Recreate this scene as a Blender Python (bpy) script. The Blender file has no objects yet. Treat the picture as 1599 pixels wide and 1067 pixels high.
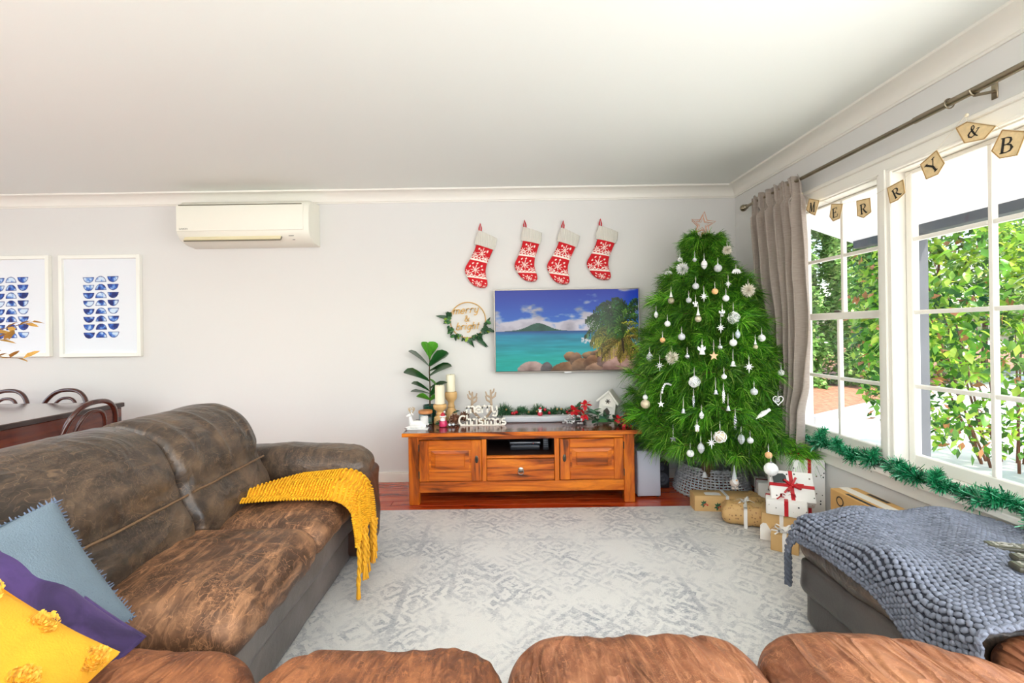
import bpy, bmesh, math, random
import numpy as np
from mathutils import Vector, Matrix, noise as mn

random.seed(7); rng = np.random.default_rng(7)
scene = bpy.context.scene
COL = scene.collection
PI = math.pi
def R(d): return math.radians(d)

# ------------------------------------------------------------------ camera, world, lights, exposure
FPX, CX, CY, CZ, TH = 710.0, 783.0, 518.0, 1.24, R(.85)
cd = bpy.data.cameras.new('camera'); cam = bpy.data.objects.new('camera', cd); COL.objects.link(cam)
cd.sensor_width = 36; cd.lens = FPX*36/1599; cd.clip_start = .05
cd.shift_x = (799.5-CX)/1599; cd.shift_y = -(533.5-CY)/1599
cam.matrix_world = Matrix.Translation((0, 0, CZ)) @ Matrix.Rotation(R(90), 4, 'X') @ Matrix.Rotation(-TH, 4, 'Z')
scene.camera = cam

w = bpy.data.worlds.new('world'); scene.world = w; w.use_nodes = True
nt = w.node_tree; bg = nt.nodes['Background']
sky = nt.nodes.new('ShaderNodeTexSky'); sky.sky_type = 'NISHITA'
sky.sun_disc = False; sky.sun_elevation = R(58); sky.sun_rotation = R(140); sky.air_density = 1.2; sky.dust_density = 2.5
nt.links.new(sky.outputs[0], bg.inputs[0]); bg.inputs[1].default_value = .42

def lamp(name, kind, loc, rot, energy, color=(1, 1, 1), **kw):
    l = bpy.data.lights.new(name, kind); l.energy = energy; l.color = color
    for k, v in kw.items(): setattr(l, k, v)
    o = bpy.data.objects.new(name, l); COL.objects.link(o); o.location = loc; o.rotation_euler = rot
    return o
lamp('sun', 'SUN', (6, 8, 9), (R(30), R(22), 0), 6.0, (1, .95, .86), angle=R(2))
# unseen fill lamps, added to brighten the room from behind, beside, above and below
lamp('rear_fill_light', 'AREA', (-.6, -2.35, 1.25), (R(90), 0, 0), 52, (.97, .98, 1), shape='RECTANGLE', size=4.4, size_y=2.0)  # added fill from behind the camera
lamp('dining_fill_light', 'AREA', (-5.6, 1.6, 1.3), (R(90), 0, R(-90)), 10, (.97, .98, 1), shape='RECTANGLE', size=2.6, size_y=1.8)  # added fill from the dining side, out of view
lamp('side_fill_light', 'AREA', (2.16, -.35, 1.32), (R(90), 0, R(90)), 44, (.96, .98, 1), shape='RECTANGLE', size=2.3, size_y=1.4)  # added to rake light over the seats from the right
lamp('ceiling_fill_light', 'AREA', (-3.7, .2, 1.6), (R(180), 0, 0), 20, (1, .99, .96), shape='DISK', size=.5)
lamp('ceiling_fill_light', 'AREA', (-.4, -1.3, 1.7), (R(180), 0, 0), 30, (1, .99, .95), shape='DISK', size=.5)  # this and the one before are added to lift the ceiling
for i, (x, y) in enumerate(((-2.6, .2), (.4, -.9))):
    lamp('overhead_fill_light', 'AREA', (x, y, 2.36), (0, 0, 0), 12, (1, .97, .93), shape='DISK', size=.5)  # added overhead fill, out of view
vs = scene.view_settings
scene.display_settings.display_device = 'sRGB'
vs.view_transform = 'Standard'; vs.look = 'None'; vs.gamma = 1; vs.use_curve_mapping = False; vs.exposure = 0.68
scene.cycles.use_denoising = True
scene.cycles.max_bounces = 8; scene.cycles.diffuse_bounces = 5; scene.cycles.transparent_max_bounces = 12
scene.cycles.sample_clamp_indirect = 8

# ------------------------------------------------------------------ where a point of the room lies
def ray(px, py):
    u = px-CX; v = CY-py; c = math.cos(TH); s = math.sin(TH)
    return (u*c+v*s)/FPX, (-u*s+v*c)/FPX
def at(px, py, Y):
    a, b = ray(px, py); return Vector((a*Y, Y, CZ+b*Y))
def onx(px, py, X):
    a, b = ray(px, py); Y = X/a; return Vector((X, Y, CZ+b*Y))
def onz(px, py, Z):
    a, b = ray(px, py); Y = (Z-CZ)/b; return Vector((a*Y, Y, Z))

# ------------------------------------------------------------------ materials
def lin(c):
    return tuple(((v/255)/12.92 if v/255 <= .04045 else ((v/255+.055)/1.055)**2.4) for v in c)
def lin_np(a):
    a = np.asarray(a, dtype=np.float64)/255
    return np.where(a <= .04045, a/12.92, ((a+.055)/1.055)**2.4)
class NT:
    def __init__(s, name):
        s.m = bpy.data.materials.new(name); s.m.use_nodes = True; s.t = s.m.node_tree
        s.p = s.t.nodes['Principled BSDF']; s.tc = s.t.nodes.new('ShaderNodeTexCoord')
    def n(s, typ, **kw):
        o = s.t.nodes.new(typ)
        for k, v in kw.items():
            if k[0] == 'i' and k[1:].isdigit(): o.inputs[int(k[1:])].default_value = v
            else: setattr(o, k, v)
        return o
    def l(s, a, b): s.t.links.new(a, b)
    def map(s, scale=(1, 1, 1), loc=(0, 0, 0), rot=(0, 0, 0), src='Object'):
        m = s.n('ShaderNodeMapping'); s.l(s.tc.outputs[src], m.inputs[0])
        m.inputs['Scale'].default_value = scale; m.inputs['Location'].default_value = loc; m.inputs['Rotation'].default_value = rot
        return m.outputs[0]
    def noise(s, vec, scale, detail=4, rough=.55, dist=0):
        o = s.n('ShaderNodeTexNoise'); s.l(vec, o.inputs['Vector'])
        o.inputs['Scale'].default_value = scale; o.inputs['Detail'].default_value = detail
        o.inputs['Roughness'].default_value = rough; o.inputs['Distortion'].default_value = dist
        return o.outputs[0]
    def ramp(s, fac, stops, interp='LINEAR'):
        o = s.n('ShaderNodeValToRGB'); s.l(fac, o.inputs[0]); cr = o.color_ramp; cr.interpolation = interp
        while len(cr.elements) < len(stops): cr.elements.new(.5)
        for e, (p, c) in zip(cr.elements, stops):
            e.position = p; e.color = (*c, 1) if len(c) == 3 else c
        return o.outputs[0]
    def mix(s, fac, a, b, blend='MIX'):
        o = s.n('ShaderNodeMix', data_type='RGBA', blend_type=blend)
        for sock, v in ((o.inputs[0], fac), (o.inputs[6], a), (o.inputs[7], b)):
            if hasattr(v, 'links'): s.l(v, sock)
            elif isinstance(v, (int, float)): sock.default_value = v
            else: sock.default_value = (*v, 1)
        return o.outputs[2]
    def math(s, op, a, b=0.0):
        o = s.n('ShaderNodeMath', operation=op)
        for sock, v in ((o.inputs[0], a), (o.inputs[1], b)):
            if hasattr(v, 'links'): s.l(v, sock)
            else: sock.default_value = v
        return o.outputs[0]
    def bump(s, h, strength=.3, dist=.01, prev=None):
        o = s.n('ShaderNodeBump'); o.inputs['Strength'].default_value = strength; o.inputs['Distance'].default_value = dist
        s.l(h, o.inputs['Height'])
        if prev is not None: s.l(prev, o.inputs['Normal'])
        return o.outputs[0]
    def set(s, **kw):
        for k, v in kw.items():
            k = k.replace('_', ' ')
            if hasattr(v, 'links'): s.l(v, s.p.inputs[k])
            else: s.p.inputs[k].default_value = v
        return s.m
MATS = {}
def M(name, col, rough=.5, metal=0, var=0, vscale=6, bump=0, bscale=80, bdist=.004, coat=0, sheen=0, spec=.5, src='Object', stretch=(1, 1, 1), trans=0, sss=0):
    if name in MATS: return MATS[name]
    n = NT(name); c = lin(col)
    n.set(Base_Color=(*c, 1), Roughness=rough, Metallic=metal, Coat_Weight=coat, Sheen_Weight=sheen, Specular_IOR_Level=spec, Transmission_Weight=trans)
    v = n.map(stretch, src=src)
    if var:
        f = n.noise(v, vscale)
        n.set(Base_Color=n.ramp(f, [(.3, tuple(max(0, x*(1-var)) for x in c)), (.7, tuple(min(1, x*(1+var)) for x in c))]))
    if bump: n.set(Normal=n.bump(n.noise(v, bscale, 3), bump, bdist))
    MATS[name] = n.m; return n.m
def attr_mat(name, rough=.6, emit=0, coat=0, bump=0, bscale=200, spec=.5, trans=0):
    n = NT(name); a = n.n('ShaderNodeAttribute', attribute_name='Col')
    n.set(Base_Color=a.outputs['Color'], Roughness=rough, Coat_Weight=coat, Specular_IOR_Level=spec)
    if emit: n.set(Emission_Color=a.outputs['Color'], Emission_Strength=emit)
    if bump: n.set(Normal=n.bump(n.noise(n.map(), bscale, 2), bump, .003))
    if trans:
        tr = n.n('ShaderNodeBsdfTranslucent'); mx = n.n('ShaderNodeMixShader'); mx.inputs[0].default_value = trans
        n.l(a.outputs['Color'], tr.inputs[0]); out = n.t.nodes['Material Output']
        n.l(n.p.outputs[0], mx.inputs[1]); n.l(tr.outputs[0], mx.inputs[2]); n.l(mx.outputs[0], out.inputs[0])
    return n.m

def leather(name, dark, mid, worn, wear, rough=.35, scale=1.0, seed=0, folds=0, along=(5, 1.3, 3)):
    n = NT(name); v = n.map((1, 1, 1), (seed, seed*.7, 0))
    warp = n.n('ShaderNodeMix', data_type='VECTOR')   # coordinates pushed about by noise, so creases wander
    nz = n.n('ShaderNodeTexNoise'); n.l(v, nz.inputs['Vector']); nz.inputs['Scale'].default_value = 5*scale; nz.inputs['Detail'].default_value = 3
    warp.inputs[0].default_value = .14; n.l(v, warp.inputs[4]); n.l(nz.outputs['Color'], warp.inputs[5])
    wv = warp.outputs[1]
    big = n.noise(v, 3.2*scale, 5, .6); fib = n.noise(n.map((14*scale, 2.5*scale, 6*scale), rot=(0, 0, .5)), 3, 5, .65, .6)
    base = n.ramp(big, [(.3, lin(dark)), (.52, lin(mid)), (.75, lin(worn))])
    base = n.mix(n.math('MULTIPLY', n.ramp(fib, [(.48, (0, 0, 0)), (.72, (1, 1, 1))]), wear*.6), base, lin(worn))
    for i, (sc, wd, k, st) in enumerate(((5, .007, .75, (1, 2.2, 1.5)), (9, .010, .7, (2.2, 1, 1.5)), (16, .016, .55, (1.4, 1, 1)), (30, .03, .4, (1, 1.6, 1)))):
        q = n.noise(n.map(st, (seed+i*3.1, 0, i), rot=(0, 0, .4*i)), sc*scale, 2, .5, 1.2)
        line = n.ramp(n.math('ABSOLUTE', n.math('SUBTRACT', q, .5)), [(0, (1, 1, 1)), (wd, (0, 0, 0))])
        gate = n.ramp(n.noise(v, 2.6*scale+i, 3), [(.44, (0, 0, 0)), (.60, (1, 1, 1))])
        f = n.math('MULTIPLY', n.math('MULTIPLY', line, gate), k*min(1, wear))
        base = n.mix(f, base, tuple(min(1, x*1.25) for x in lin(worn)))
    b1 = n.bump(n.noise(v, 190, 2), .18, .002); b2 = n.bump(n.noise(wv, 22, 4), .30, .006, b1)
    if folds:   # slack leather: long soft creases
        q = n.noise(n.map(along, (seed, 2*seed, 0), rot=(0, 0, .35)), 2.2, 3, .5, .8); rid = n.math('POWER', n.math('SUBTRACT', 1, n.math('MULTIPLY', n.math('ABSOLUTE', n.math('SUBTRACT', q, .5)), 4)), 2)
        b2 = n.bump(rid, folds, .02, b2)
    n.set(Base_Color=base, Roughness=n.ramp(big, [(.3, (rough,)*3), (.7, (min(1, rough+.18*wear+.08),)*3)]), Normal=b2, Specular_IOR_Level=.5)
    return n.m
def wood(name, cols, rough=.35, grain='X', scale=1.0, coat=.2, warp=1.2, src='Object'):
    n = NT(name); st = {'X': (1.6, 16, 16), 'Y': (16, 1.6, 16), 'Z': (16, 16, 1.6)}[grain]
    v = n.map(tuple(s*scale for s in st), src=src)
    oi = n.n('ShaderNodeObjectInfo'); ad = n.n('ShaderNodeVectorMath', operation='ADD'); n.l(v, ad.inputs[0])
    sc = n.n('ShaderNodeVectorMath', operation='SCALE'); n.l(oi.outputs['Random'], sc.inputs[0]); sc.inputs['Scale'].default_value = 20; n.l(sc.outputs[0], ad.inputs[1])
    f = n.noise(ad.outputs[0], 1.1, 6, .6, warp); f2 = n.noise(ad.outputs[0], 5, 4, .7, .4)
    c = n.ramp(f, [(.33, lin(cols[0])), (.46, lin(cols[1])), (.7, lin(cols[2]))])
    c = n.mix(n.math('MULTIPLY', n.ramp(f2, [(.55, (0, 0, 0)), (.75, (1, 1, 1))]), .45), c, lin(cols[0]))
    c = n.mix(n.math('MULTIPLY', oi.outputs['Random'], .25), c, lin(cols[1]))
    n.set(Base_Color=c, Roughness=rough, Coat_Weight=coat, Coat_Roughness=.15, Normal=n.bump(f2, .12, .003))
    return n.m
def glass(name, tint=(1, 1, 1)):
    n = NT(name); t = n.n('ShaderNodeBsdfTransparent'); t.inputs[0].default_value = (*tint, 1)
    g = n.n('ShaderNodeBsdfGlossy'); g.inputs[1].default_value = .02
    lw = n.n('ShaderNodeLayerWeight'); lw.inputs[0].default_value = .5
    fac = n.math('ADD', n.math('MULTIPLY', n.math('POWER', lw.outputs['Facing'], 5), .8), .03)
    mx = n.n('ShaderNodeMixShader'); n.l(fac, mx.inputs[0]); n.l(t.outputs[0], mx.inputs[1]); n.l(g.outputs[0], mx.inputs[2])
    n.l(mx.outputs[0], n.t.nodes['Material Output'].inputs[0]); return n.m

# ------------------------------------------------------------------ objects
def wl(o):
    v = Vector((0, 0, 0))
    while o is not None: v += o.location; o = o.parent
    return v
def tag(o, label=None, cat=None, group=None, kind=None):
    for k, v in (('label', label), ('category', cat), ('group', group), ('kind', kind)):
        if v: o[k] = v
    return o
def thing(name, label, cat, loc=(0, 0, 0), group=None):
    o = bpy.data.objects.new(name, None); COL.objects.link(o); o.location = loc; o.empty_display_size = .05
    return tag(o, label, cat, group)
def link_mesh(name, me, mat, parent=None, origin=None, smooth=True):
    if mat is not None and not me.materials: me.materials.append(mat)
    if smooth:
        me.polygons.foreach_set('use_smooth', [True]*len(me.polygons)); me.set_sharp_from_angle(angle=R(42))
    o = bpy.data.objects.new(name, me); COL.objects.link(o)
    if parent is not None: o.parent = parent
    if origin is not None: o.location = origin
    return o
class MB:
    def __init__(s): s.V = []; s.F = []; s.C = None
    def add(s, vs, fs):
        k = len(s.V); s.V.extend(vs); s.F.extend([tuple(i+k for i in f) for f in fs]); return s
    def box(s, x0, x1, y0, y1, z0, z1, T=None):
        x0, x1 = sorted((x0, x1)); y0, y1 = sorted((y0, y1)); z0, z1 = sorted((z0, z1))
        vs = [Vector(p) for p in ((x0, y0, z0), (x1, y0, z0), (x1, y1, z0), (x0, y1, z0), (x0, y0, z1), (x1, y0, z1), (x1, y1, z1), (x0, y1, z1))]
        if T is not None: vs = [T @ v for v in vs]
        return s.add(vs, [(0, 3, 2, 1), (4, 5, 6, 7), (0, 1, 5, 4), (1, 2, 6, 5), (2, 3, 7, 6), (3, 0, 4, 7)])
    def rbox(s, x0, x1, y0, y1, z0, z1, r, T=None, seg=2):
        bm = bmesh.new(); bmesh.ops.create_cube(bm, size=1)
        for v in bm.verts: v.co = Vector(((x0+x1)/2+v.co.x*abs(x1-x0), (y0+y1)/2+v.co.y*abs(y1-y0), (z0+z1)/2+v.co.z*abs(z1-z0)))
        bmesh.ops.bevel(bm, geom=bm.edges[:], offset=r, segments=seg, affect='EDGES', profile=.5)
        bm.verts.index_update(); vs = [(T @ v.co if T is not None else v.co.copy()) for v in bm.verts]
        fs = [tuple(v.index for v in f.verts) for f in bm.faces]; bm.free(); return s.add(vs, fs)
    def grid(s, fn, nu, nv, cu=False, cv=False):
        vs = []; a = nu if cu else nu+1; b = nv if cv else nv+1
        for i in range(a):
            for j in range(b): vs.append(Vector(fn(i/nu, j/nv)))
        fs = []
        for i in range(nu):
            for j in range(nv):
                i2 = (i+1) % a; j2 = (j+1) % b
                fs.append((i*b+j, i2*b+j, i2*b+j2, i*b+j2))
        return s.add(vs, fs)
    def lathe(s, prof, c=(0, 0, 0), n=20, T=None):
        c = Vector(c); vs = []
        for r, z in prof:
            for k in range(n):
                a = 2*PI*k/n; v = Vector((r*math.cos(a), r*math.sin(a), z))
                vs.append((T @ v if T is not None else v)+c)
        fs = [(i*n+k, i*n+(k+1) % n, (i+1)*n+(k+1) % n, (i+1)*n+k) for i in range(len(prof)-1) for k in range(n)]
        fs += [tuple(range(n-1, -1, -1)), tuple((len(prof)-1)*n+k for k in range(n))]
        return s.add(vs, fs)
    def ell(s, c, r, nu=12, nv=8, T=None):
        if isinstance(r, (int, float)): r = (r, r, r)
        c = Vector(c); vs = []; fs = []
        def tr(v): return (T @ v if T is not None else v)+c
        vs.append(tr(Vector((0, 0, -r[2]))))
        for j in range(1, nv):
            t = -PI/2+PI*j/nv
            for i in range(nu):
                a = 2*PI*i/nu; vs.append(tr(Vector((r[0]*math.cos(t)*math.cos(a), r[1]*math.cos(t)*math.sin(a), r[2]*math.sin(t)))))
        vs.append(tr(Vector((0, 0, r[2])))); last = len(vs)-1
        for i in range(nu): fs.append((0, 1+(i+1) % nu, 1+i)); fs.append((last, 1+(nv-2)*nu+i, 1+(nv-2)*nu+(i+1) % nu))
        for j in range(nv-2):
            for i in range(nu): a = 1+j*nu+i; b = 1+j*nu+(i+1) % nu; fs.append((a, b, b+nu, a+nu))
        return s.add(vs, fs)
    def tube(s, pts, r, n=8, closed=False, flat=1.0):
        pts = [Vector(p) for p in pts]; m = len(pts); rs = r if isinstance(r, (list, tuple)) else [r]*m
        tn = []
        for i in range(m):
            a = pts[(i-1) % m] if closed or i > 0 else pts[0]; b = pts[(i+1) % m] if closed or i < m-1 else pts[-1]
            d = b-a; tn.append(d.normalized() if d.length > 1e-9 else Vector((0, 0, 1)))
        ref = Vector((0, 0, 1)) if abs(tn[0].z) < .9 else Vector((1, 0, 0))
        nr = tn[0].cross(ref).normalized(); vs = []
        for i in range(m):
            nr = (nr-tn[i]*nr.dot(tn[i]))
            nr = nr.normalized() if nr.length > 1e-6 else tn[i].orthogonal().normalized()
            bn = tn[i].cross(nr)
            for k in range(n):
                a = 2*PI*k/n; vs.append(pts[i]+(nr*math.cos(a)+bn*math.sin(a)*flat)*rs[i])
        fs = []
        for i in range(m if closed else m-1):
            j = (i+1) % m
            for k in range(n): fs.append((i*n+k, i*n+(k+1) % n, j*n+(k+1) % n, j*n+k))
        if not closed: fs += [tuple(range(n-1, -1, -1)), tuple((m-1)*n+k for k in range(n))]
        return s.add(vs, fs)
    def prism(s, poly, fn, depth):
        """poly: 2-D outline, fn maps (a, b) to a point, depth a vector."""
        n = len(poly); d = Vector(depth); base = [Vector(fn(a, b)) for a, b in poly]
        fs = [tuple(range(n)), tuple(range(2*n-1, n-1, -1))]+[(i, i+n, (i+1) % n+n, (i+1) % n) for i in range(n)]
        return s.add(base+[b+d for b in base], fs)
    def ribbon(s, pts, wd, nrm, th):
        """a flat stroke of width wd (float or list) in the plane with normal nrm, th thick"""
        pts = [Vector(p) for p in pts]; nrm = Vector(nrm).normalized(); m = len(pts); ws = wd if isinstance(wd, (list, tuple)) else [wd]*m
        vs = []
        for i in range(m):
            t = (pts[min(i+1, m-1)]-pts[max(i-1, 0)]).normalized(); sd = nrm.cross(t).normalized()*ws[i]/2
            vs += [pts[i]-sd, pts[i]+sd, pts[i]+sd+nrm*th, pts[i]-sd+nrm*th]
        fs = [(0, 1, 2, 3), tuple((m-1)*4+k for k in (3, 2, 1, 0))]
        for i in range(m-1):
            for k in range(4): fs.append((i*4+k, (i+1)*4+k, (i+1)*4+(k+1) % 4, i*4+(k+1) % 4))
        return s.add(vs, fs)
    def build(s, name, mat, parent=None, smooth=True, fix=True, local=False):
        o = Vector((0, 0, 0)) if (parent is None or local) else wl(parent)
        me = bpy.data.meshes.new(name); me.from_pydata([tuple(v-o) for v in s.V], [], s.F); me.update()
        if fix and len(s.V) < 60000:
            bm = bmesh.new(); bm.from_mesh(me); bmesh.ops.recalc_face_normals(bm, faces=bm.faces[:]); bm.to_mesh(me); bm.free()
        if s.C is not None:
            at_ = me.color_attributes.new('Col', 'FLOAT_COLOR', 'POINT')
            at_.data.foreach_set('color', np.concatenate([s.C, np.ones((len(s.C), 1))], 1).astype(np.float32).ravel())
        return link_mesh(name, me, mat, parent, None, smooth)
def mesh_np(name, V, F, mat, parent=None, colors=None, smooth=True):
    """large meshes: V (n,3) in world space, F (m,k) all of k corners"""
    V = np.asarray(V, dtype=np.float32); F = np.asarray(F, dtype=np.int32)
    if parent is not None: V = V-np.array(wl(parent), dtype=np.float32)
    me = bpy.data.meshes.new(name); me.vertices.add(len(V)); me.vertices.foreach_set('co', V.ravel())
    k = F.shape[1]; me.loops.add(F.size); me.loops.foreach_set('vertex_index', F.ravel())
    me.polygons.add(len(F)); me.polygons.foreach_set('loop_start', np.arange(0, F.size, k, dtype=np.int32))
    me.update(calc_edges=True); me.validate()
    if colors is not None:
        a = me.color_attributes.new('Col', 'FLOAT_COLOR', 'POINT')
        a.data.foreach_set('color', np.concatenate([colors, np.ones((len(colors), 1))], 1).astype(np.float32).ravel())
    if mat is not None: me.materials.append(mat)
    if smooth: me.polygons.foreach_set('use_smooth', [True]*len(F))
    o = bpy.data.objects.new(name, me); COL.objects.link(o)
    if parent is not None: o.parent = parent
    return o
def painted(name, img, corner, du, dv, mat, parent):
    """img (h, w, 3) in 0..255 printed on a flat panel whose top-left is corner; du, dv run along the width and down the height"""
    h, w_, _ = img.shape; c = np.array(corner); du = np.array(du); dv = np.array(dv)
    jj, ii = np.meshgrid(np.arange(w_)/(w_-1), np.arange(h)/(h-1))
    V = c+jj[..., None]*du+ii[..., None]*dv
    idx = np.arange(h*w_).reshape(h, w_)
    F = np.stack([idx[:-1, :-1], idx[1:, :-1], idx[1:, 1:], idx[:-1, 1:]], -1).reshape(-1, 4)
    return mesh_np(name, V.reshape(-1, 3), F, mat, parent, lin_np(img.reshape(-1, 3)), smooth=False)
def fbm(h, w_, sx, sy, oct=4, seed=0):
    r = np.random.default_rng(seed); out = np.zeros((h, w_)); amp = 1; tot = 0
    for o in range(oct):
        gx, gy = max(2, int(sx*2**o)+2), max(2, int(sy*2**o)+2); g = r.random((gy, gx))
        x = np.linspace(0, gx-1.001, w_); y = np.linspace(0, gy-1.001, h); xi = x.astype(int); yi = y.astype(int); fx = x-xi; fy = y-yi
        fx = fx*fx*(3-2*fx); fy = fy*fy*(3-2*fy); fx = fx[None, :]; fy = fy[:, None]
        v = g[yi][:, xi]*(1-fx)*(1-fy)+g[yi][:, xi+1]*fx*(1-fy)+g[yi+1][:, xi]*(1-fx)*fy+g[yi+1][:, xi+1]*fx*fy
        out += amp*v; tot += amp; amp *= .5
    return out/tot
def basis(n, up=(0, 0, 1)):
    z = Vector(n).normalized(); u = Vector(up)
    if abs(z.dot(u)) > .98: u = Vector((1, 0, 0))
    x = u.cross(z).normalized(); y = z.cross(x)
    return Matrix((x, y, z)).transposed()
def M4(m3, loc): return Matrix.Translation(loc) @ m3.to_4x4()
def copy_tree(o, parent=None):
    c = o.copy(); COL.objects.link(c)
    if parent is not None: c.parent = parent
    for ch in list(o.children): copy_tree(ch, c)
    return c

# ------------------------------------------------------------------ the room
YW, XR, XL, YR, ZC = 3.80, 1.97, -5.4, -2.2, 2.42
wall_m = NT('wall_paint'); wall_m.set(Base_Color=(*lin((221, 220, 217)), 1), Roughness=.75, Normal=wall_m.bump(wall_m.noise(wall_m.map(), 220, 2), .08, .002)); wall_m = wall_m.m
MATS['wall'] = wall_m
ceil_m = M('ceiling_paint', (237, 241, 236), .85, bump=.05, bscale=150)
trim_m = M('white_trim_paint', (236, 233, 224), .4)
def struct(name, mb, mat, label, cat, parent=None, smooth=False):
    o = mb.build(name, mat, parent, smooth)
    if parent is None: tag(o, label, cat, kind='structure')
    return o
G0, G1, GZ0, GZ1 = 1.13, 3.10, .53, 2.02           # the hole for the windows in the right wall (Y, Z)
struct('wall_back', MB().box(XL-.1, XR+.16, YW, YW+.12, 0, ZC), wall_m, 'plain pale grey painted wall behind the television', 'wall')
m = MB(); m.box(XR, XR+.14, YR, -1.5, 0, ZC); m.box(XR, XR+.14, .85, G0, 0, ZC); m.box(XR, XR+.14, -1.5, .85, 0, .56); m.box(XR, XR+.14, -1.5, .85, 2.05, ZC); m.box(XR, XR+.14, G1, YW, 0, ZC); m.box(XR, XR+.14, G0, G1, 0, GZ0); m.box(XR, XR+.14, G0, G1, GZ1, ZC)  # the unseen nearer hole is added to let the side fill in
struct('wall_right', m, wall_m, 'pale grey painted wall holding the large white windows', 'wall')
m = MB(); m.box(XL-.12, XL, YR, .3, 0, ZC); m.box(XL-.12, XL, 2.9, YW, 0, ZC); m.box(XL-.12, XL, .3, 2.9, 0, .4); m.box(XL-.12, XL, .3, 2.9, 2.2, ZC)  # unseen opening added to let the dining fill in
struct('wall_left', m, wall_m, 'pale grey wall of the dining end with an added wide opening', 'wall')
m = MB(); m.box(XL-.1, -2.8, YR-.12, YR, 0, ZC); m.box(1.6, XR+.16, YR-.12, YR, 0, ZC); m.box(-2.8, 1.6, YR-.12, YR, 2.25, ZC)  # unseen unglazed opening added to let the rear fill in
struct('wall_rear', m, wall_m, 'pale grey wall opposite the television with an added wide opening', 'wall')
struct('ceiling', MB().box(XL-.12, XR+.16, YR-.12, YW+.12, ZC, ZC+.1), ceil_m, 'flat off white painted ceiling', 'ceiling')
def cornice(name, p0, p1, inward, label):
    p0 = Vector(p0); p1 = Vector(p1); inn = Vector(inward); prof = [(0, -.092), (.010, -.092), (.012, -.084)]
    for k in range(9):
        a = PI/2*k/8; prof.append((.018+.072*(1-math.cos(a)), -.080+.066*math.sin(a)))
    prof += [(.098, -.012), (.100, 0), (0, 0)]
    m = MB(); n = len(prof)
    vs = [p+inn*a+Vector((0, 0, b)) for p in (p0, p1) for a, b in prof]
    m.add(vs, [tuple(range(n)), tuple(range(2*n-1, n-1, -1))]+[(i, i+n, (i+1) % n+n, (i+1) % n) for i in range(n)])
    struct(name, m, trim_m, label, 'cornice', smooth=True)
cornice('trim_1', (XL, YW, ZC), (XR, YW, ZC), (0, -1, 0), 'white coved cornice along the top of the back wall')
cornice('trim_2', (XR, YR, ZC), (XR, YW, ZC), (-1, 0, 0), 'white coved cornice above the windows on the right wall')
def skirting(name, x0, x1, y0, y1, label):
    m = MB(); m.box(x0, x1, y0, y1, 0, .07); e = .004
    m.box(x0+(e if x1 - x0 < .1 else 0), x1, y0+(e if y1-y0 < .1 else 0), y1, .07, .08)
    struct(name, m, trim_m, label, 'skirting board')
skirting('baseboard_back', XL, XR, YW-.016, YW, 'low white skirting board along the back wall')
skirting('baseboard_right', XR-.016, XR, YR, YW-.017, 'low white skirting board below the windows')

floor_m = wood('polished_red_floorboards', ((112, 30, 10), (178, 58, 18), (210, 100, 42)), .2, 'X', 1.0, .5)
fl = struct('floor', MB().box(XL-.12, XR+.16, YR-.12, YW+.12, -.12, -.012), M('floor_joists', (60, 25, 15), .8), 'polished red brown timber floor showing between rug and back wall', 'floor')
y = YW-.002; k = 0
while y > 2.0:
    xs = [XL+.01]+sorted(random.uniform(XL+.4, XR-.3) for _ in range(3))+[XR-.005]
    for a, b in zip(xs[:-1], xs[1:]):
        MB().rbox(a+.0008, b-.0008, y-.0885, y-.0008, -.012, 0, .0012, seg=1).build('floor_board', floor_m, fl, False)
    y -= .09; k += 1
MB().box(XL, XR, .35, y, -.012, 0).build('floor_board', floor_m, fl, False)
yt_ = .345
while yt_ > YR+.1:   # unseen pale tiles, added to weaken the red bounce onto the ceiling
    xt = XL+.01
    while xt < XR-.05:
        MB().box(xt+.002, min(XR-.005, xt+.598), yt_-.598, yt_-.002, -.012, -.001).build('added_floor_tile', M('pale_tile', (206, 204, 198), .4), fl, False); xt += .6
    yt_ -= .6
# ------------------------------------------------------------------ windows
pane_m = glass('window_glass')
def bar(parent, name, x0, x1, y0, y1, z0, z1, r=.004):
    return MB().rbox(x0, x1, y0, y1, z0, z1, r, seg=1).build(name, trim_m, parent, False)
def sash(parent, xg, y0, y1, z0, z1, cols, rows, stile, top, bot):
    t = .017
    bar(parent, 'stile', xg-t, xg+t, y0, y0+stile, z0, z1); bar(parent, 'stile', xg-t, xg+t, y1-stile, y1, z0, z1)
    bar(parent, 'rail', xg-t, xg+t, y0+stile, y1-stile, z1-top, z1); bar(parent, 'rail', xg-t, xg+t, y0+stile, y1-stile, z0, z0+bot)
    ya, yb, za, zb = y0+stile, y1-stile, z0+bot, z1-top
    ys = [ya]+cols+[yb]; zs = [za]+rows+[zb]; g = .010
    for c in cols: bar(parent, 'muntin', xg-.013, xg+.013, c-g, c+g, za, zb, .003)
    for r in rows:
        for a, b in zip(ys[:-1], ys[1:]):
            bar(parent, 'muntin', xg-.013, xg+.013, a+(g if a in cols else 0), b-(g if b in cols else 0), r-g, r+g, .003)
    for a, b in zip(ys[:-1], ys[1:]):
        for c, d in zip(zs[:-1], zs[1:]):
            MB().box(xg-.0015, xg+.0015, a+.004, b-.004, c+.004, d-.004).build('pane', pane_m, parent, False)
w1 = tag(thing('window_1', 'tall white double-hung window next to the curtain, eight panes', 'window', (XR, 2.7, .515)), kind='structure')
sash(w1, 2.062, 2.345, 3.085, 1.285, 2.005, [2.73], [1.665], .045, .012, .035)
sash(w1, 2.026, 2.345, 3.085, .545, 1.325, [2.72], [.93], .045, .042, .05)
MB().rbox(2.008, 2.022, 2.70, 2.745, 1.325, 1.338, .003).build('sash_lock', M('lock_metal', (120, 115, 105), .3, 1), w1)
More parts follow.
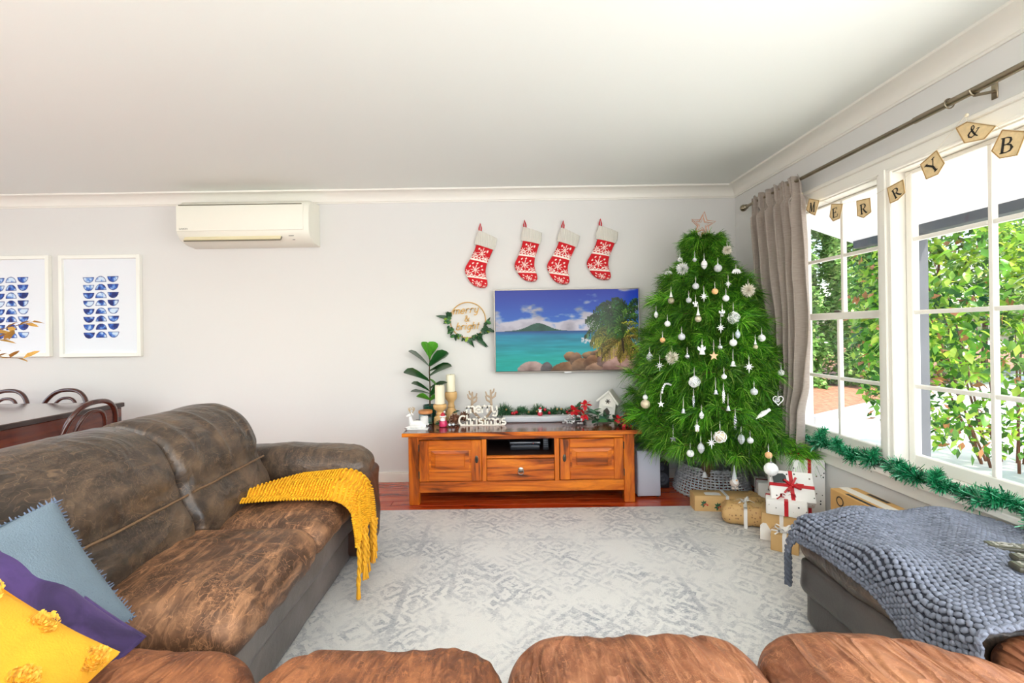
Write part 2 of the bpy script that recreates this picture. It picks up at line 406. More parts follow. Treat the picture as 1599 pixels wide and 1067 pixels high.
w2 = tag(thing('window_2', 'wide white fixed window of small panes beyond the mullion', 'window', (XR, 1.7, .515)), kind='structure')
sash(w2, 2.045, 1.145, 2.275, .545, 2.005, [1.525, 1.885], [.94, 1.305, 1.665], .036, .02, .06)
# frame: jambs, head, mullion, inner sill (setting)
m = MB(); m.box(XR, XR+.14, G1-.014, G1, .515, 2.02); m.box(XR, XR+.14, G0, G0+.014, .515, 2.02); m.box(XR, XR+.14, G0, G1, 2.006, 2.02); m.box(XR+.02, XR+.14, G0, G1, .515, .545)
struct('trim_3', m, trim_m, 'white window jambs and head lining', 'window frame')
m = MB(); m.rbox(XR-.012, XR+.13, 2.277, 2.343, .515, 2.012, .004, seg=1); m.rbox(XR-.020, XR-.008, 2.268, 2.352, .52, 2.03, .004, seg=1); m.rbox(XR-.030, XR-.018, 2.290, 2.330, .52, 2.03, .004, seg=1)
struct('trim_4', m, trim_m, 'white mullion post between the two windows', 'window frame')
m = MB(); ax = XR-.018
for (y0, y1, z0, z1) in ((G1-.005, G1+.065, .50, 2.015), (G0-.065, G0+.005, .50, 2.015)): m.rbox(ax, XR, y0, y1, z0, z1, .003, seg=1)
m.rbox(ax, XR, G0-.065, G1+.065, 2.015, 2.085, .003, seg=1); m.rbox(ax-.014, XR, G0-.075, G1+.075, 2.078, 2.10, .004, seg=1); m.rbox(ax-.006, XR, G0-.065, G1+.065, 2.012, 2.024, .003, seg=1)
struct('trim_5', m, trim_m, 'white moulded architrave around the windows', 'window frame')
m = MB(); m.rbox(XR-.055, XR+.03, G0-.08, G1+.08, .485, .515, .006); m.rbox(XR-.022, XR, G0-.06, G1+.06, .415, .485, .003, seg=1)
struct('trim_6', m, trim_m, 'white window sill board with apron', 'window sill')

# ------------------------------------------------------------------ outside
conc = M('driveway_concrete', (222, 220, 214), .9, var=.06, vscale=3)
tag(MB().box(XR+.14, 45, -14, 45, -.45, -.25).build('ground', conc, None, False), 'pale sunlit concrete driveway outside the windows', 'driveway', kind='structure')
mul = NT('bark_mulch'); v = mul.map(); vo = mul.n('ShaderNodeTexVoronoi'); mul.l(v, vo.inputs['Vector']); vo.inputs['Scale'].default_value = 9
mul.set(Base_Color=mul.mix(mul.noise(v, 14, 4), lin((92, 52, 36)), lin((172, 122, 92))), Roughness=.9, Normal=mul.bump(vo.outputs['Distance'], .8, .04))
m = MB()
def mulch_pt(u, v_):
    a = Vector((3.2, 6.1)).lerp(Vector((26, 20.5)), u); b = Vector((3.2, 15)).lerp(Vector((26, 34)), u); p = a.lerp(b, v_)
    return (p.x, p.y, -.25+.14*min(1, v_*8)+.02*mn.noise(Vector((p.x*3, p.y*3, 0)))+.10*v_)
m.grid(mulch_pt, 60, 30)
tag(m.build('ground', mul.m, None), 'reddish bark mulch bed beyond the driveway', 'mulch bed', kind='structure')
def kerb_fn(t, k):
    p = Vector((3.2, 6.1)).lerp(Vector((26, 20.5)), t)
    return p
m = MB(); d = Vector((22.8, 14.4)).normalized(); nn = Vector((-d.y, d.x)); a = Vector((3.2, 6.1)); b = Vector((26, 20.5))
m.add([Vector((*q, z)) for z in (-.25, -.15) for q in (a-nn*.12, b-nn*.12, b+nn*.02, a+nn*.02)], [(0, 3, 2, 1), (4, 5, 6, 7), (0, 1, 5, 4), (1, 2, 6, 5), (2, 3, 7, 6), (3, 0, 4, 7)])
tag(m.build('kerb', M('kerb_concrete', (150, 148, 146), .9, var=.1), None, False), 'grey concrete kerb edging the mulch bed', 'kerb', kind='structure')
soff_m = M('soffit_paint', (250, 250, 248), .8)
m = MB(); m.add([Vector(p) for p in ((2.11, -3, 2.55), (3.58, -3, 2.03), (3.58, 4.5, 2.03), (2.11, 4.5, 2.55), (2.11, -3, 2.63), (3.58, -3, 2.11), (3.58, 4.5, 2.11), (2.11, 4.5, 2.63))],
    [(0, 1, 2, 3), (7, 6, 5, 4), (0, 4, 5, 1), (1, 5, 6, 2), (2, 6, 7, 3), (3, 7, 4, 0)])
tag(m.build('roof_eave', soff_m, None, False), 'white sloping eave soffit outside the windows', 'eave', kind='structure')
slate = M('slate_paint', (66, 70, 76), .6, var=.12, vscale=3)
tag(MB().rbox(3.46, 3.56, -3, 4.46, 2.0, 2.175, .004, seg=1).build('porch_beam', slate, None, False), 'slate grey beam carrying the eave outside', 'beam', kind='structure')
tag(MB().rbox(3.46, 3.55, 3.77, 3.86, -.25, 2.0, .004, seg=1).build('porch_post', slate, None, False), 'slate grey porch post outside the wide window', 'post', kind='structure')
leaf_m = attr_mat('leaf', .45, trans=.35)
def leaf_cloud(name, C, size, cols, mat, parent, aspect=.45, droop=.3, fold=.25, r=rng):
    """C (n,3) leaf positions; folded two-triangle leaves with random facing"""
    n = len(C); a = r.uniform(0, 2*PI, n); el = r.normal(-droop, .45, n)
    d = np.stack([np.cos(a)*np.cos(el), np.sin(a)*np.cos(el), np.sin(el)], 1)
    up = r.normal(0, .45, (n, 3))+[0, 0, 1]; s = np.cross(d, up); s /= np.linalg.norm(s, axis=1)[:, None]; u = np.cross(s, d)
    L = r.uniform(size[0], size[1], n)[:, None]; W = L*aspect*.5
    V = np.stack([C, C+d*L*.45+s*W+u*W*fold, C+d*L, C+d*L*.45-s*W+u*W*fold], 1).reshape(-1, 3)
    i = np.arange(n)*4; F = np.concatenate([np.stack([i, i+2, i+1], 1), np.stack([i, i+3, i+2], 1)])
    c = lin_np(np.array(cols))[r.integers(0, len(cols), n)]*r.uniform(.75, 1.25, (n, 1))
    return mesh_np(name, V, F, mat, parent, np.clip(np.repeat(c, 4, 0), 0, 1), smooth=False)
twig_m = M('twig_bark', (96, 62, 42), .8, var=.3)
def hedge(label, x0, x1, y0, dy, h, n, cols, size, seed):
    r = np.random.default_rng(seed); t = thing('hedge_shrub', label, 'shrub', ((x0+x1)/2, y0+dy/2, -.1))
    u = r.random(n); z = r.random(n)**.9; f = .22*np.sin(u*23+z*5)+.16*np.sin(u*51+z*17+1)+.12*np.sin(z*31+u*11)
    x = x0+(x1-x0)*u; y = y0+dy*(.25+f*.9+.25*r.random(n)**2+.25*(1-np.sqrt(np.clip(1-(2*u-1)**6, 0, 1))))+.5*(z-.3)**2
    o = leaf_cloud('foliage', np.stack([x, y, -.1+h*z], 1), size, cols, leaf_m, t, r=r, aspect=.55); o['kind'] = 'stuff'
    xs = np.linspace(x0+.3, x1-.3, int((x1-x0)/1.1)+1)
    for q in xs:
        m = MB(); p = Vector((q, y0+dy*.6, -.12)); m.tube([p, p+Vector((random.uniform(-.2, .2), 0, h*.4)), p+Vector((random.uniform(-.4, .4), .1, h*.85))], [.07, .05, .02], 7); m.build('stem', twig_m, t)
    return t
hedge('pale grey green fine-leaved hedge at the far side of the driveway', 5.6, 8.6, 9.9, 1.6, 4.6, 28000, [(112, 158, 76), (140, 182, 96), (92, 134, 62), (168, 196, 116), (70, 108, 48)], (.09, .17), 3)
hedge('bright yellow green hedge behind the mulch bed, right of the pale hedge', 9.0, 18.5, 10.6, 2.2, 4.4, 30000, [(120, 168, 50), (160, 196, 62), (196, 214, 80), (84, 132, 38), (60, 104, 34)], (.10, .19), 4)
# large shrub just outside: its biggest leaves are parts, the rest one mass
sh = thing('flowering_shrub', 'large glossy-leaved shrub with reddish tips outside the wide window', 'shrub', (5.3, 4.7, -.25))
r = np.random.default_rng(11)
def shrub_pts(n):
    out = []
    while len(out) < n:
        p = r.normal(0, 1, 3); p /= np.linalg.norm(p); q = r.uniform(.55, 1.0)**.5
        k_ = (p[0]**2+p[1]**2)**-.22; c = np.array([5.35, 4.75, 1.40])+p*q*np.array([1.45*k_, 1.25*k_, 1.75])
        if c[2] < 0 or c[0] < 3.75: continue
        if c[2] < .8 and r.random() < .25: continue
        if p[0]*.72+p[1]*.6 > .45: continue
        out.append(c)
    return np.array(out)
gcol = [(98, 158, 40), (140, 186, 52), (66, 118, 34), (176, 206, 72), (48, 92, 30), (112, 166, 60)]
o = leaf_cloud('foliage', shrub_pts(9500), (.08, .13), gcol+gcol+[(196, 130, 86)], leaf_m, sh, aspect=.5, droop=.55, r=r); o['kind'] = 'stuff'
m = MB(); fs = []
prof = [(0, 0), (.15, .6), (.38, 1), (.65, .8), (.88, .3), (1, 0)]
vsl = []
for t, wd in prof: vsl += [Vector((t, wd*.27, .08*wd-.25*t*t)), Vector((t, 0, -.25*t*t)), Vector((t, -wd*.27, .08*wd-.25*t*t))]
for i in range(5): fs += [(i*3, i*3+3, i*3+4, i*3+1), (i*3+1, i*3+4, i*3+5, i*3+2)]
m.add(vsl, fs)
lf = NT('glossy_leaf'); oi = lf.n('ShaderNodeObjectInfo')
lf.set(Base_Color=lf.ramp(oi.outputs['Random'], [(.0, lin((60, 112, 34))), (.35, lin((108, 164, 44))), (.7, lin((158, 198, 62))), (.95, lin((190, 206, 90))), (1, lin((206, 140, 90)))]), Roughness=.3)
tr = lf.n('ShaderNodeBsdfTranslucent'); tr.inputs[0].default_value = (*lin((150, 200, 50)), 1); mx = lf.n('ShaderNodeMixShader'); mx.inputs[0].default_value = .3
lf.l(lf.p.outputs[0], mx.inputs[1]); lf.l(tr.outputs[0], mx.inputs[2]); lf.l(mx.outputs[0], lf.t.nodes['Material Output'].inputs[0])
leaf0 = m.build('leaf', lf.m, sh, local=True)
pts = shrub_pts(2600)-np.array([5.3, 4.7, -.25]); dist = np.linalg.norm(pts+np.array([5.3, 4.7, -1.49]), axis=1)
for k, q in enumerate(pts[np.argsort(dist)[:290]]):
    o = leaf0 if k == 0 else leaf0.copy()
    if k: COL.objects.link(o); o.parent = sh
    o.location = q; s_ = random.uniform(.09, .14); o.scale = (s_,)*3; o.rotation_euler = (random.uniform(-.6, .6), random.uniform(.1, 1.0), random.uniform(0, 2*PI))
for k in range(15):
    a = random.uniform(0, 2*PI); p0 = Vector((5.3+.25*math.cos(a), 4.7+.25*math.sin(a), -.25)); e = Vector((5.35+1.15*math.cos(a), 4.75+1.0*math.sin(a), random.uniform(.4, 2.7)))
    if e.x < 3.9: e.x = 3.9
    mid = p0.lerp(e, .5)+Vector((0, 0, .35)); MB().tube([p0, p0.lerp(mid, .6)+Vector((0, 0, .1)), mid, e], [.013, .010, .007, .003], 6).build('branch', twig_m, sh)

# ------------------------------------------------------------------ curtain, rod, bunting, sill garland
brass = M('aged_nickel', (150, 138, 118), .32, 1, var=.15)
XRod = 1.885
p0 = onx(1161, 325, XRod); rod = thing('curtain_rod', 'long thin brushed metal curtain rod above the windows', 'curtain rod', (XRod, 2.4, p0.z))
MB().tube([(XRod, p0.y-.02, p0.z), (XRod, 2.02, p0.z)], .0115, 12).build('rod', brass, rod)
MB().tube([(XRod, 2.06, p0.z), (XRod, .9, p0.z)], .0145, 12).build('rod', brass, rod)
m = MB(); m.ell((XRod, p0.y, p0.z), .026, 16, 10); m.lathe([(.011, 0), (.018, .004), (.018, .012), (.011, .018)], (XRod, p0.y-.03, p0.z), 14, Matrix.Rotation(R(90), 3, 'X')); m.build('finial', brass, rod)
for yb in (3.36, 1.80):
    m = MB(); m.rbox(XR-.006, XR, yb-.012, yb+.012, p0.z-.035, p0.z+.035, .002, seg=1); m.tube([(XR-.004, yb, p0.z-.005), (XRod, yb, p0.z-.02)], .006, 8)
    m.tube([(XRod+.019*math.cos(a), yb, p0.z+.019*math.sin(a)) for a in [PI*k/8+PI for k in range(9)]], .004, 6); m.build('bracket', brass, rod)
m = MB(); m.tube([(XRod+.02*math.cos(2*PI*k/16), 1.90, p0.z-.002+.02*math.sin(2*PI*k/16)) for k in range(16)], .003, 6, True); m.build('ring', brass, rod)
cur_m = NT('taupe_linen'); v = cur_m.map()
wv = cur_m.n('ShaderNodeTexWave', bands_direction='Z'); cur_m.l(cur_m.map((1, 1, 1)), wv.inputs['Vector']); wv.inputs['Scale'].default_value = 75; wv.inputs['Distortion'].default_value = 3; wv.inputs['Detail'].default_value = 2
cur_m.set(Base_Color=cur_m.mix(cur_m.noise(cur_m.map((30, 30, 260)), 1, 3), lin((140, 127, 117)), lin((184, 171, 160))), Roughness=.8, Sheen_Weight=.2, Normal=cur_m.bump(wv.outputs['Fac'], .25, .002)); cur_m = cur_m.m
prof = [(0, 3.365, 2.86), (.02, 3.37, 2.84), (.06, 3.375, 2.83), (.25, 3.34, 2.80), (.45, 3.27, 2.775), (.6, 3.17, 2.80), (.70, 3.12, 2.855), (.8, 3.16, 2.86), (.9, 3.20, 2.83), (1, 3.22, 2.82)]
def lerp_prof(t):
    for (a, l0, r0), (b, l1, r1) in zip(prof[:-1], prof[1:]):
        if t <= b:
            k = (t-a)/(b-a); k = k*k*(3-2*k) if b > .1 else k; return l0+(l1-l0)*k, r0+(r1-r0)*k
    return prof[-1][1:]
ztop = p0.z+.032
def curt(u, v):
    l, r_ = lerp_prof(v); z = ztop-v*(ztop-.03); y = l+(r_-l)*u
    ph = u*2*PI*6.5+.7*math.sin(u*9)+.35*math.sin(v*4+u*5); amp = (.012 if v < .05 else .03+.012*math.sin(v*3))*(1.15-.3*math.sin(v*PI))
    if v < .045: amp = .016+.008*math.sin(ph*2.3)
    if .045 <= v < .07: amp = .008
    bulge = .10*max(0, v-.45)*(1 if v < .8 else 1.0)
    return (XRod-.012+amp*math.sin(ph)+.008*math.sin(ph*2.1+v*7)-bulge*.25, y+.014*math.cos(ph), z+(.006*math.sin(ph*1.7) if v < .04 else 0))
m = MB(); m.grid(curt, 150, 70); cu = m.build('curtain', cur_m, None); s_ = cu.modifiers.new('s', 'SOLIDIFY'); s_.thickness = .003
tag(cu, 'taupe linen curtain gathered at the corner end of the rod', 'curtain')

# bunting: letters as strokes in a unit box (x right, y up)
S_ = .06
LET = {
 'M': [([(.12, 0), (.2, 1)], .07), ([(.2, 1), (.48, .05)], .15), ([(.48, .05), (.82, 1)], .06), ([(.82, 1), (.88, 0)], .15), ([(.0, .02), (.26, .02)], S_), ([(.70, .02), (1.02, .02)], S_), ([(.06, .98), (.26, .98)], S_), ([(.76, .98), (.98, .98)], S_)],
 'E': [([(.2, 0), (.2, 1)], .15), ([(.05, .97), (.8, .97), (.82, .75)], .06), ([(.05, .03), (.85, .03), (.9, .28)], .06), ([(.2, .52), (.6, .52)], .06), ([(.6, .42), (.6, .64)], .05)],
 'R': [([(.2, 0), (.2, 1)], .15), ([(.03, .97), (.5, .97), (.7, .9), (.78, .75), (.7, .58), (.5, .5), (.25, .5)], [.06, .06, .1, .16, .1, .06, .06]), ([(.45, .5), (.62, .25), (.85, .02), (1.0, .02)], [.1, .15, .15, .07]), ([(.05, .02), (.38, .02)], S_)],
 'Y': [([(.08, 1), (.5, .45)], .15), ([(.9, 1), (.5, .45)], .06), ([(.5, .48), (.5, 0)], .15), ([(-.06, .98), (.28, .98)], S_), ([(.74, .98), (1.05, .98)], S_), ([(.33, .02), (.68, .02)], S_)],
 'B': [([(.2, 0), (.2, 1)], .15), ([(.03, .97), (.5, .97), (.7, .9), (.74, .76), (.66, .6), (.45, .53), (.22, .53)], [.06, .06, .1, .15, .1, .06, .06]), ([(.45, .53), (.75, .46), (.86, .28), (.76, .1), (.5, .03), (.03, .03)], [.06, .1, .16, .1, .06, .06])],
 '&': [([(1.05, .62), (.9, .45), (.66, .12), (.40, 0), (.14, .08), (.06, .28), (.22, .48), (.5, .64), (.6, .82), (.48, .98), (.32, .92), (.3, .74), (.44, .5), (.74, .14), (1.0, .0)], [.05, .05, .06, .1, .14, .14, .1, .07, .08, .06, .08, .1, .15, .14, .06]), ([(.82, .64), (1.14, .64)], .05)],
}
burlap = M('burlap_card', (226, 200, 152), .9, var=.12, vscale=40, bump=.3, bscale=300); burl_e = M('burlap_edge', (176, 142, 92), .9); ink = M('black_ink', (34, 32, 28), .7)
XB = 1.915
flags = [('M', [(1263.9, 310), (1279.5, 313), (1273, 336.5), (1267, 334.5), (1258.8, 328)], -8),
         ('E', [(1298.5, 318.5), (1316, 318.5), (1311, 341.5), (1301, 346), (1295.5, 338.5)], 3),
         ('R', [(1337.5, 314), (1358.5, 309), (1360.3, 331.5), (1348.5, 340.5), (1338.7, 337.5)], 4),
         ('R', [(1385.2, 294), (1410.5, 280.5), (1413.5, 301), (1402, 312.5), (1390, 318)], 24),
         ('Y', [(1437, 257), (1462.7, 234.5), (1475.3, 255), (1464.7, 272.6), (1446.2, 280.5)], 32),
         ('&', [(1510, 190), (1556, 196.5), (1537.5, 217.5), (1506, 224), (1492.2, 199.8)], -6),
         ('B', [(1565, 202.5), (1604, 205), (1588.7, 243), (1561, 248), (1548, 236)], -8)]
bt = thing('letter_bunting', 'string of burlap pennants with black letters hung across the windows', 'bunting', (XB, 2.4, 2.0))
tops = []
for ch, poly, tilt in flags:
    P = [onx(x, y_, XB) for x, y_ in poly]; c = sum(P, Vector())/5; tops.append((P[0], P[1]))
    f = MB(); f.prism([(p.y, p.z) for p in P], lambda a, b: (XB, a, b), (.002, 0, 0)); fo = f.build('pennant', burlap, bt, False)
    e = MB()
    for i in range(5): e.ribbon([P[i]+(c-P[i])*.04, P[(i+1) % 5]+(c-P[(i+1) % 5])*.04], .004, (-1, 0, 0), .0016)
    e.build('pennant_edge', burl_e, fo, False)
    ht = .58*(max(p.z for p in P)-min(p.z for p in P))*(.9 if ch != '&' else .8); ht = max(.036, min(.058, ht))
    a = R(tilt); ex = Vector((0, -math.cos(a), math.sin(a))); ez = Vector((0, math.sin(a), math.cos(a)))
    g = MB()
    for st, wd in LET[ch]:
        pts = [c+Vector((-.0004, 0, 0))+ex*((x-.5)*ht*.85)+ez*((y_-.5)*ht+.002) for x, y_ in st]
        ws = [q*ht for q in wd] if isinstance(wd, list) else wd*ht
        g.ribbon(pts, ws, (-1, 0, 0), .0012)
    g.build('letter', ink, fo, False)
sp = [onx(1251, 303, XB)]
for a, b in tops: sp += [a, b]
hook = onx(1508, 181, XB); k = 11
sp.insert(k, hook); 
MB().tube([p+Vector((-.001, 0, .001)) for p in sp], .0012, 5).build('string', M('twine', (222, 214, 196), .9), bt)
for q in (sp[0], hook): MB().ell(q+Vector((.004, 0, .002)), (.006, .008, .008), 8, 6).build('hook', M('cream_plastic', (236, 224, 196), .5), bt)

def tinsel(name, path, rad, n, ln, cols, mat, parent, wd=.0022, seed=5):
    """thousands of fine strands standing out from a wire"""
    r = np.random.default_rng(seed); P = np.array([tuple(p) for p in path]); seg = np.linalg.norm(np.diff(P, axis=0), axis=1); cum = np.concatenate([[0], np.cumsum(seg)])
    t = r.random(n)*cum[-1]; i = np.clip(np.searchsorted(cum, t)-1, 0, len(seg)-1); k = ((t-cum[i])/seg[i])[:, None]; C = P[i]*(1-k)+P[i+1]*k
    d = r.normal(0, 1, (n, 3)); d /= np.linalg.norm(d, axis=1)[:, None]; rr = rad*(.35+.65*r.random((n, 1)))
    mod = (1+.35*np.sin(t*38)+.25*np.sin(t*17+1))[:, None]
    s = np.cross(d, r.normal(0, 1, (n, 3))); s /= np.linalg.norm(s, axis=1)[:, None]; L = ln*(.6+.8*r.random((n, 1)))*mod; rr = rr*mod
    tip = C+d*(rr*.4+L)+r.normal(0, .004, (n, 3)); b = C+d*rr*.15
    V = np.stack([b-s*wd, b+s*wd, tip+s*wd*.6, tip-s*wd*.6], 1).reshape(-1, 3); j = np.arange(n)*4; F = np.stack([j, j+1, j+2, j+3], 1)
    c = np.repeat(lin_np(np.array(cols))[r.integers(0, len(cols), n)]*r.uniform(.7, 1.3, (n, 1)), 4, 0)
    o = mesh_np(name, V, F, mat, parent, np.clip(c, 0, 1), False); o['kind'] = 'stuff'; return o
shiny_green = attr_mat('foil_strand', .25, spec=.9)
gl = thing('tinsel_garland', 'shiny green tinsel garland lying along the window sill', 'garland', (1.93, 2.3, .53))
path = []
for k in range(70):
    y_ = 3.06-k*(3.06-1.2)/69; path.append(Vector((1.925+.018*math.sin(k*.9)+.012*math.sin(k*2.3), y_, .545+.014*math.sin(k*.55)+.010*math.sin(k*1.7)-.02*(math.sin(k*.31)**8))))
MB().tube(path, .004, 6).build('wire', M('green_wire', (20, 90, 50), .5), gl)
tinsel('strands', path, .034, 15000, .024, [(18, 130, 78), (10, 104, 62), (40, 168, 108), (8, 84, 48), (120, 214, 170)], shiny_green, gl)
for k, q in enumerate(range(5, 68, 7)):
    p = path[q]; tp = [p, p+Vector((-.02, -.01+.02*(k % 3-1), .03)), p+Vector((-.028+.05*(k % 2), .02*(k % 3-1), .06))]
    tinsel('sprig', tp, .016, 420, .016, [(18, 130, 78), (10, 104, 62), (60, 180, 120)], shiny_green, gl, seed=20+k)
# ------------------------------------------------------------------ rug
rg = NT('distressed_rug'); v0 = rg.tc.outputs['Object']
sx = rg.n('ShaderNodeSeparateXYZ'); rg.l(v0, sx.inputs[0])
mx_ = rg.math('ABSOLUTE', sx.outputs[0]); my_ = rg.math('ABSOLUTE', sx.outputs[1])
cm = rg.n('ShaderNodeCombineXYZ'); rg.l(mx_, cm.inputs[0]); rg.l(my_, cm.inputs[1])
wz = rg.n('ShaderNodeTexNoise'); rg.l(cm.outputs[0], wz.inputs['Vector']); wz.inputs['Scale'].default_value = 9
wm = rg.n('ShaderNodeMix', data_type='VECTOR'); wm.inputs[0].default_value = .05; rg.l(cm.outputs[0], wm.inputs[4]); rg.l(wz.outputs['Color'], wm.inputs[5])
def orn(scale, lo, hi):   # mirrored cells read as a woven, symmetrical ornament
    vo = rg.n('ShaderNodeTexVoronoi', distance='MANHATTAN'); rg.l(wm.outputs[1], vo.inputs['Vector']); vo.inputs['Scale'].default_value = scale
    q = rg.math('FRACT', rg.math('MULTIPLY', vo.outputs['Distance'], 2.6)); return rg.ramp(q, [(lo, (0, 0, 0)), (hi, (1, 1, 1))])
nz = rg.noise(cm.outputs[0], 24, 5, .78, .4)
o1 = rg.math('MULTIPLY', orn(7, .42, .56), rg.ramp(nz, [(.42, (0, 0, 0)), (.50, (1, 1, 1))]))
o1 = rg.math('MAXIMUM', o1, rg.math('MULTIPLY', rg.ramp(rg.noise(cm.outputs[0], 26, 4, .7), [(.54, (0, 0, 0)), (.58, (1, 1, 1))]), .75))
# frames of the border
def band(d, c, wdt):
    q = rg.math('ABSOLUTE', rg.math('SUBTRACT', d, c)); return rg.ramp(q, [(wdt, (1, 1, 1)), (wdt*1.5, (0, 0, 0))])
bands = rg.math('MAXIMUM', rg.math('MAXIMUM', band(mx_, .78, .012), band(mx_, .56, .010)), rg.math('MAXIMUM', band(my_, .62, .012), band(my_, .88, .010)))
o1 = rg.math('MAXIMUM', o1, rg.math('MULTIPLY', bands, .8))
worn = rg.ramp(rg.noise(v0, 3.1, 6, .68, .3), [(.40, (0, 0, 0)), (.60, (1, 1, 1))])
fine = rg.ramp(rg.noise(rg.map((70, 140, 1)), 1, 3, .7), [(.38, (0, 0, 0)), (.62, (1, 1, 1))])
spk = rg.ramp(rg.noise(rg.map((260, 260, 1)), 1, 2), [(.36, (.4, .4, .4)), (.6, (1, 1, 1))])
f = rg.math('MULTIPLY', rg.math('MULTIPLY', o1, worn), rg.math('ADD', rg.math('MULTIPLY', fine, .6), .4))
base = rg.mix(rg.noise(v0, 1.6, 4), lin((216, 215, 212)), lin((232, 232, 230)))
c = rg.mix(f, base, lin((140, 146, 158)))
c = rg.mix(rg.math('MULTIPLY', rg.ramp(rg.noise(v0, 1.3, 5, .6), [(.5, (0, 0, 0)), (.68, (1, 1, 1))]), rg.math('MULTIPLY', fine, .55)), c, lin((150, 154, 163)))
c = rg.mix(spk, rg.mix(.25, c, lin((120, 120, 122))), c)
rg.set(Base_Color=c, Roughness=.95, Sheen_Weight=.15, Normal=rg.bump(rg.noise(rg.map((300, 300, 1)), 1, 2), .5, .004))
rug = MB(); rug.rbox(-1.35, 1.55, -1.1, 1.1, 0, .012, .004)
RUGC = Vector((.30, 2.055, .001)); o = rug.build('area_rug', rg.m, None); o.location = RUGC
tag(o, 'large distressed pale grey oriental rug in front of the television unit', 'rug')

# ------------------------------------------------------------------ leather seating
dk = leather('dark_brown_leather', (46, 38, 32), (60, 50, 43), (122, 98, 76), .95, .24, seed=1, folds=.22, along=(2, 2.5, 3))
dk_seat = leather('worn_brown_leather', (56, 40, 30), (88, 60, 42), (190, 138, 98), 1.15, .40, seed=4)
dk_side = leather('bounce_lit_leather', (80, 73, 70), (100, 92, 88), (124, 114, 108), .15, .30, seed=9)  # tone lightened to include light bounced off the rug
tan_d = leather('worn_tan_leather', (52, 32, 22), (112, 66, 42), (176, 112, 70), 1.3, .44, scale=1.8, seed=2, folds=.55)
tan = leather('tan_leather', (78, 44, 28), (138, 84, 56), (190, 132, 94), 1.1, .38, scale=1.6, seed=5, folds=.8)
piping_m = M('tan_stitching', (120, 92, 66), .6)
def nz3(x, y, z=0): return mn.noise(Vector((x, y, z)))
def wrinkle(p, amt=1.0, stretch=(1, 1), seed=0):
    """soft creases: rounded ridges of noise drawn out along one way"""
    x, y = p; x2 = x+.07*nz3(x*2.5, y*2.5, seed); y2 = y+.07*nz3(x*2.5, y*2.5, seed+9)
    a = math.exp(-(nz3(x2*stretch[0]*5, y2*stretch[1]*5, seed)/.16)**2); b = math.exp(-(nz3(x2*stretch[0]*11, y2*stretch[1]*11, seed+4)/.2)**2)
    g = max(0, .45+.8*nz3(x*2.2, y*2.2, seed+7))
    return amt*(a*.0075+b*.0028)*(.15+1.1*g)
def pad(x0, x1, y0, y1, z0, z1, name, mat, parent, rad=.09, crown=.03, wr=1.0, stretch=(1, 1), n=(44, 44, 10), seed=0, shape=None, tuck=.0):
    """upholstered block: rounded box, crowned top, creased leather"""
    cx, cy, cz = (x0+x1)/2, (y0+y1)/2, (z0+z1)/2; hx, hy, hz = (x1-x0)/2, (y1-y0)/2, (z1-z0)/2; r = min(rad, hx*.98, hy*.98); rz = min(rad, hz*.95)
    bm = bmesh.new(); verts = {}
    def key(i, j, k):
        if (i, j, k) not in verts:
            a, b, c_ = 2*i/n[0]-1, 2*j/n[1]-1, 2*k/n[2]-1
            p = Vector((a*hx, b*hy, c_*hz)); q = Vector((max(-hx+r, min(hx-r, p.x)), max(-hy+r, min(hy-r, p.y)), max(-hz+rz, min(hz-rz, p.z)))); d = p-q
            dn = Vector((d.x/r, d.y/r, d.z/rz)); l = dn.length
            if l > 1e-6:
                m_ = max(abs(dn.x), abs(dn.y), abs(dn.z)); dn = dn/l*m_; p = q+Vector((dn.x*r, dn.y*r, dn.z*rz))
            top = max(0, c_)
            p.z += crown*(1-a*a)*(1-b*b)*top
            nrm = Vector((d.x/r, d.y/r, d.z/rz)).normalized() if l > 1e-6 else Vector((0, 0, 1))
            P = Vector((cx, cy, cz))+p
            edge = (max(abs(a), abs(b)))**6
            h = wrinkle((P.x, P.y+P.z*.7), wr, stretch, seed)+.006*nz3(P.x*6, P.y*6, P.z*6+seed)
            P += nrm*(h-.004)
            if shape: P = shape(P, a, b, c_)
            verts[i, j, k] = bm.verts.new(P)
        return verts[i, j, k]
    def face(*ks): bm.faces.new([key(*q) for q in ks])
    N0, N1, N2 = n
    for i in range(N0):
        for j in range(N1):
            face((i, j, 0), (i, j+1, 0), (i+1, j+1, 0), (i+1, j, 0)); face((i, j, N2), (i+1, j, N2), (i+1, j+1, N2), (i, j+1, N2))
    for i in range(N0):
        for k in range(N2):
            face((i, 0, k), (i+1, 0, k), (i+1, 0, k+1), (i, 0, k+1)); face((i, N1, k), (i, N1, k+1), (i+1, N1, k+1), (i+1, N1, k))
    for j in range(N1):
        for k in range(N2):
            face((0, j, k), (0, j, k+1), (0, j+1, k+1), (0, j+1, k)); face((N0, j, k), (N0, j+1, k), (N0, j+1, k+1), (N0, j, k+1))
    o_ = wl(parent) if parent else Vector()
    for v in bm.verts: v.co -= o_
    me = bpy.data.meshes.new(name); bm.to_mesh(me); bm.free(); me.polygons.foreach_set('use_smooth', [True]*len(me.polygons)); me.materials.append(mat)
    o = bpy.data.objects.new(name, me); COL.objects.link(o)
    if parent: o.parent = parent
    return o
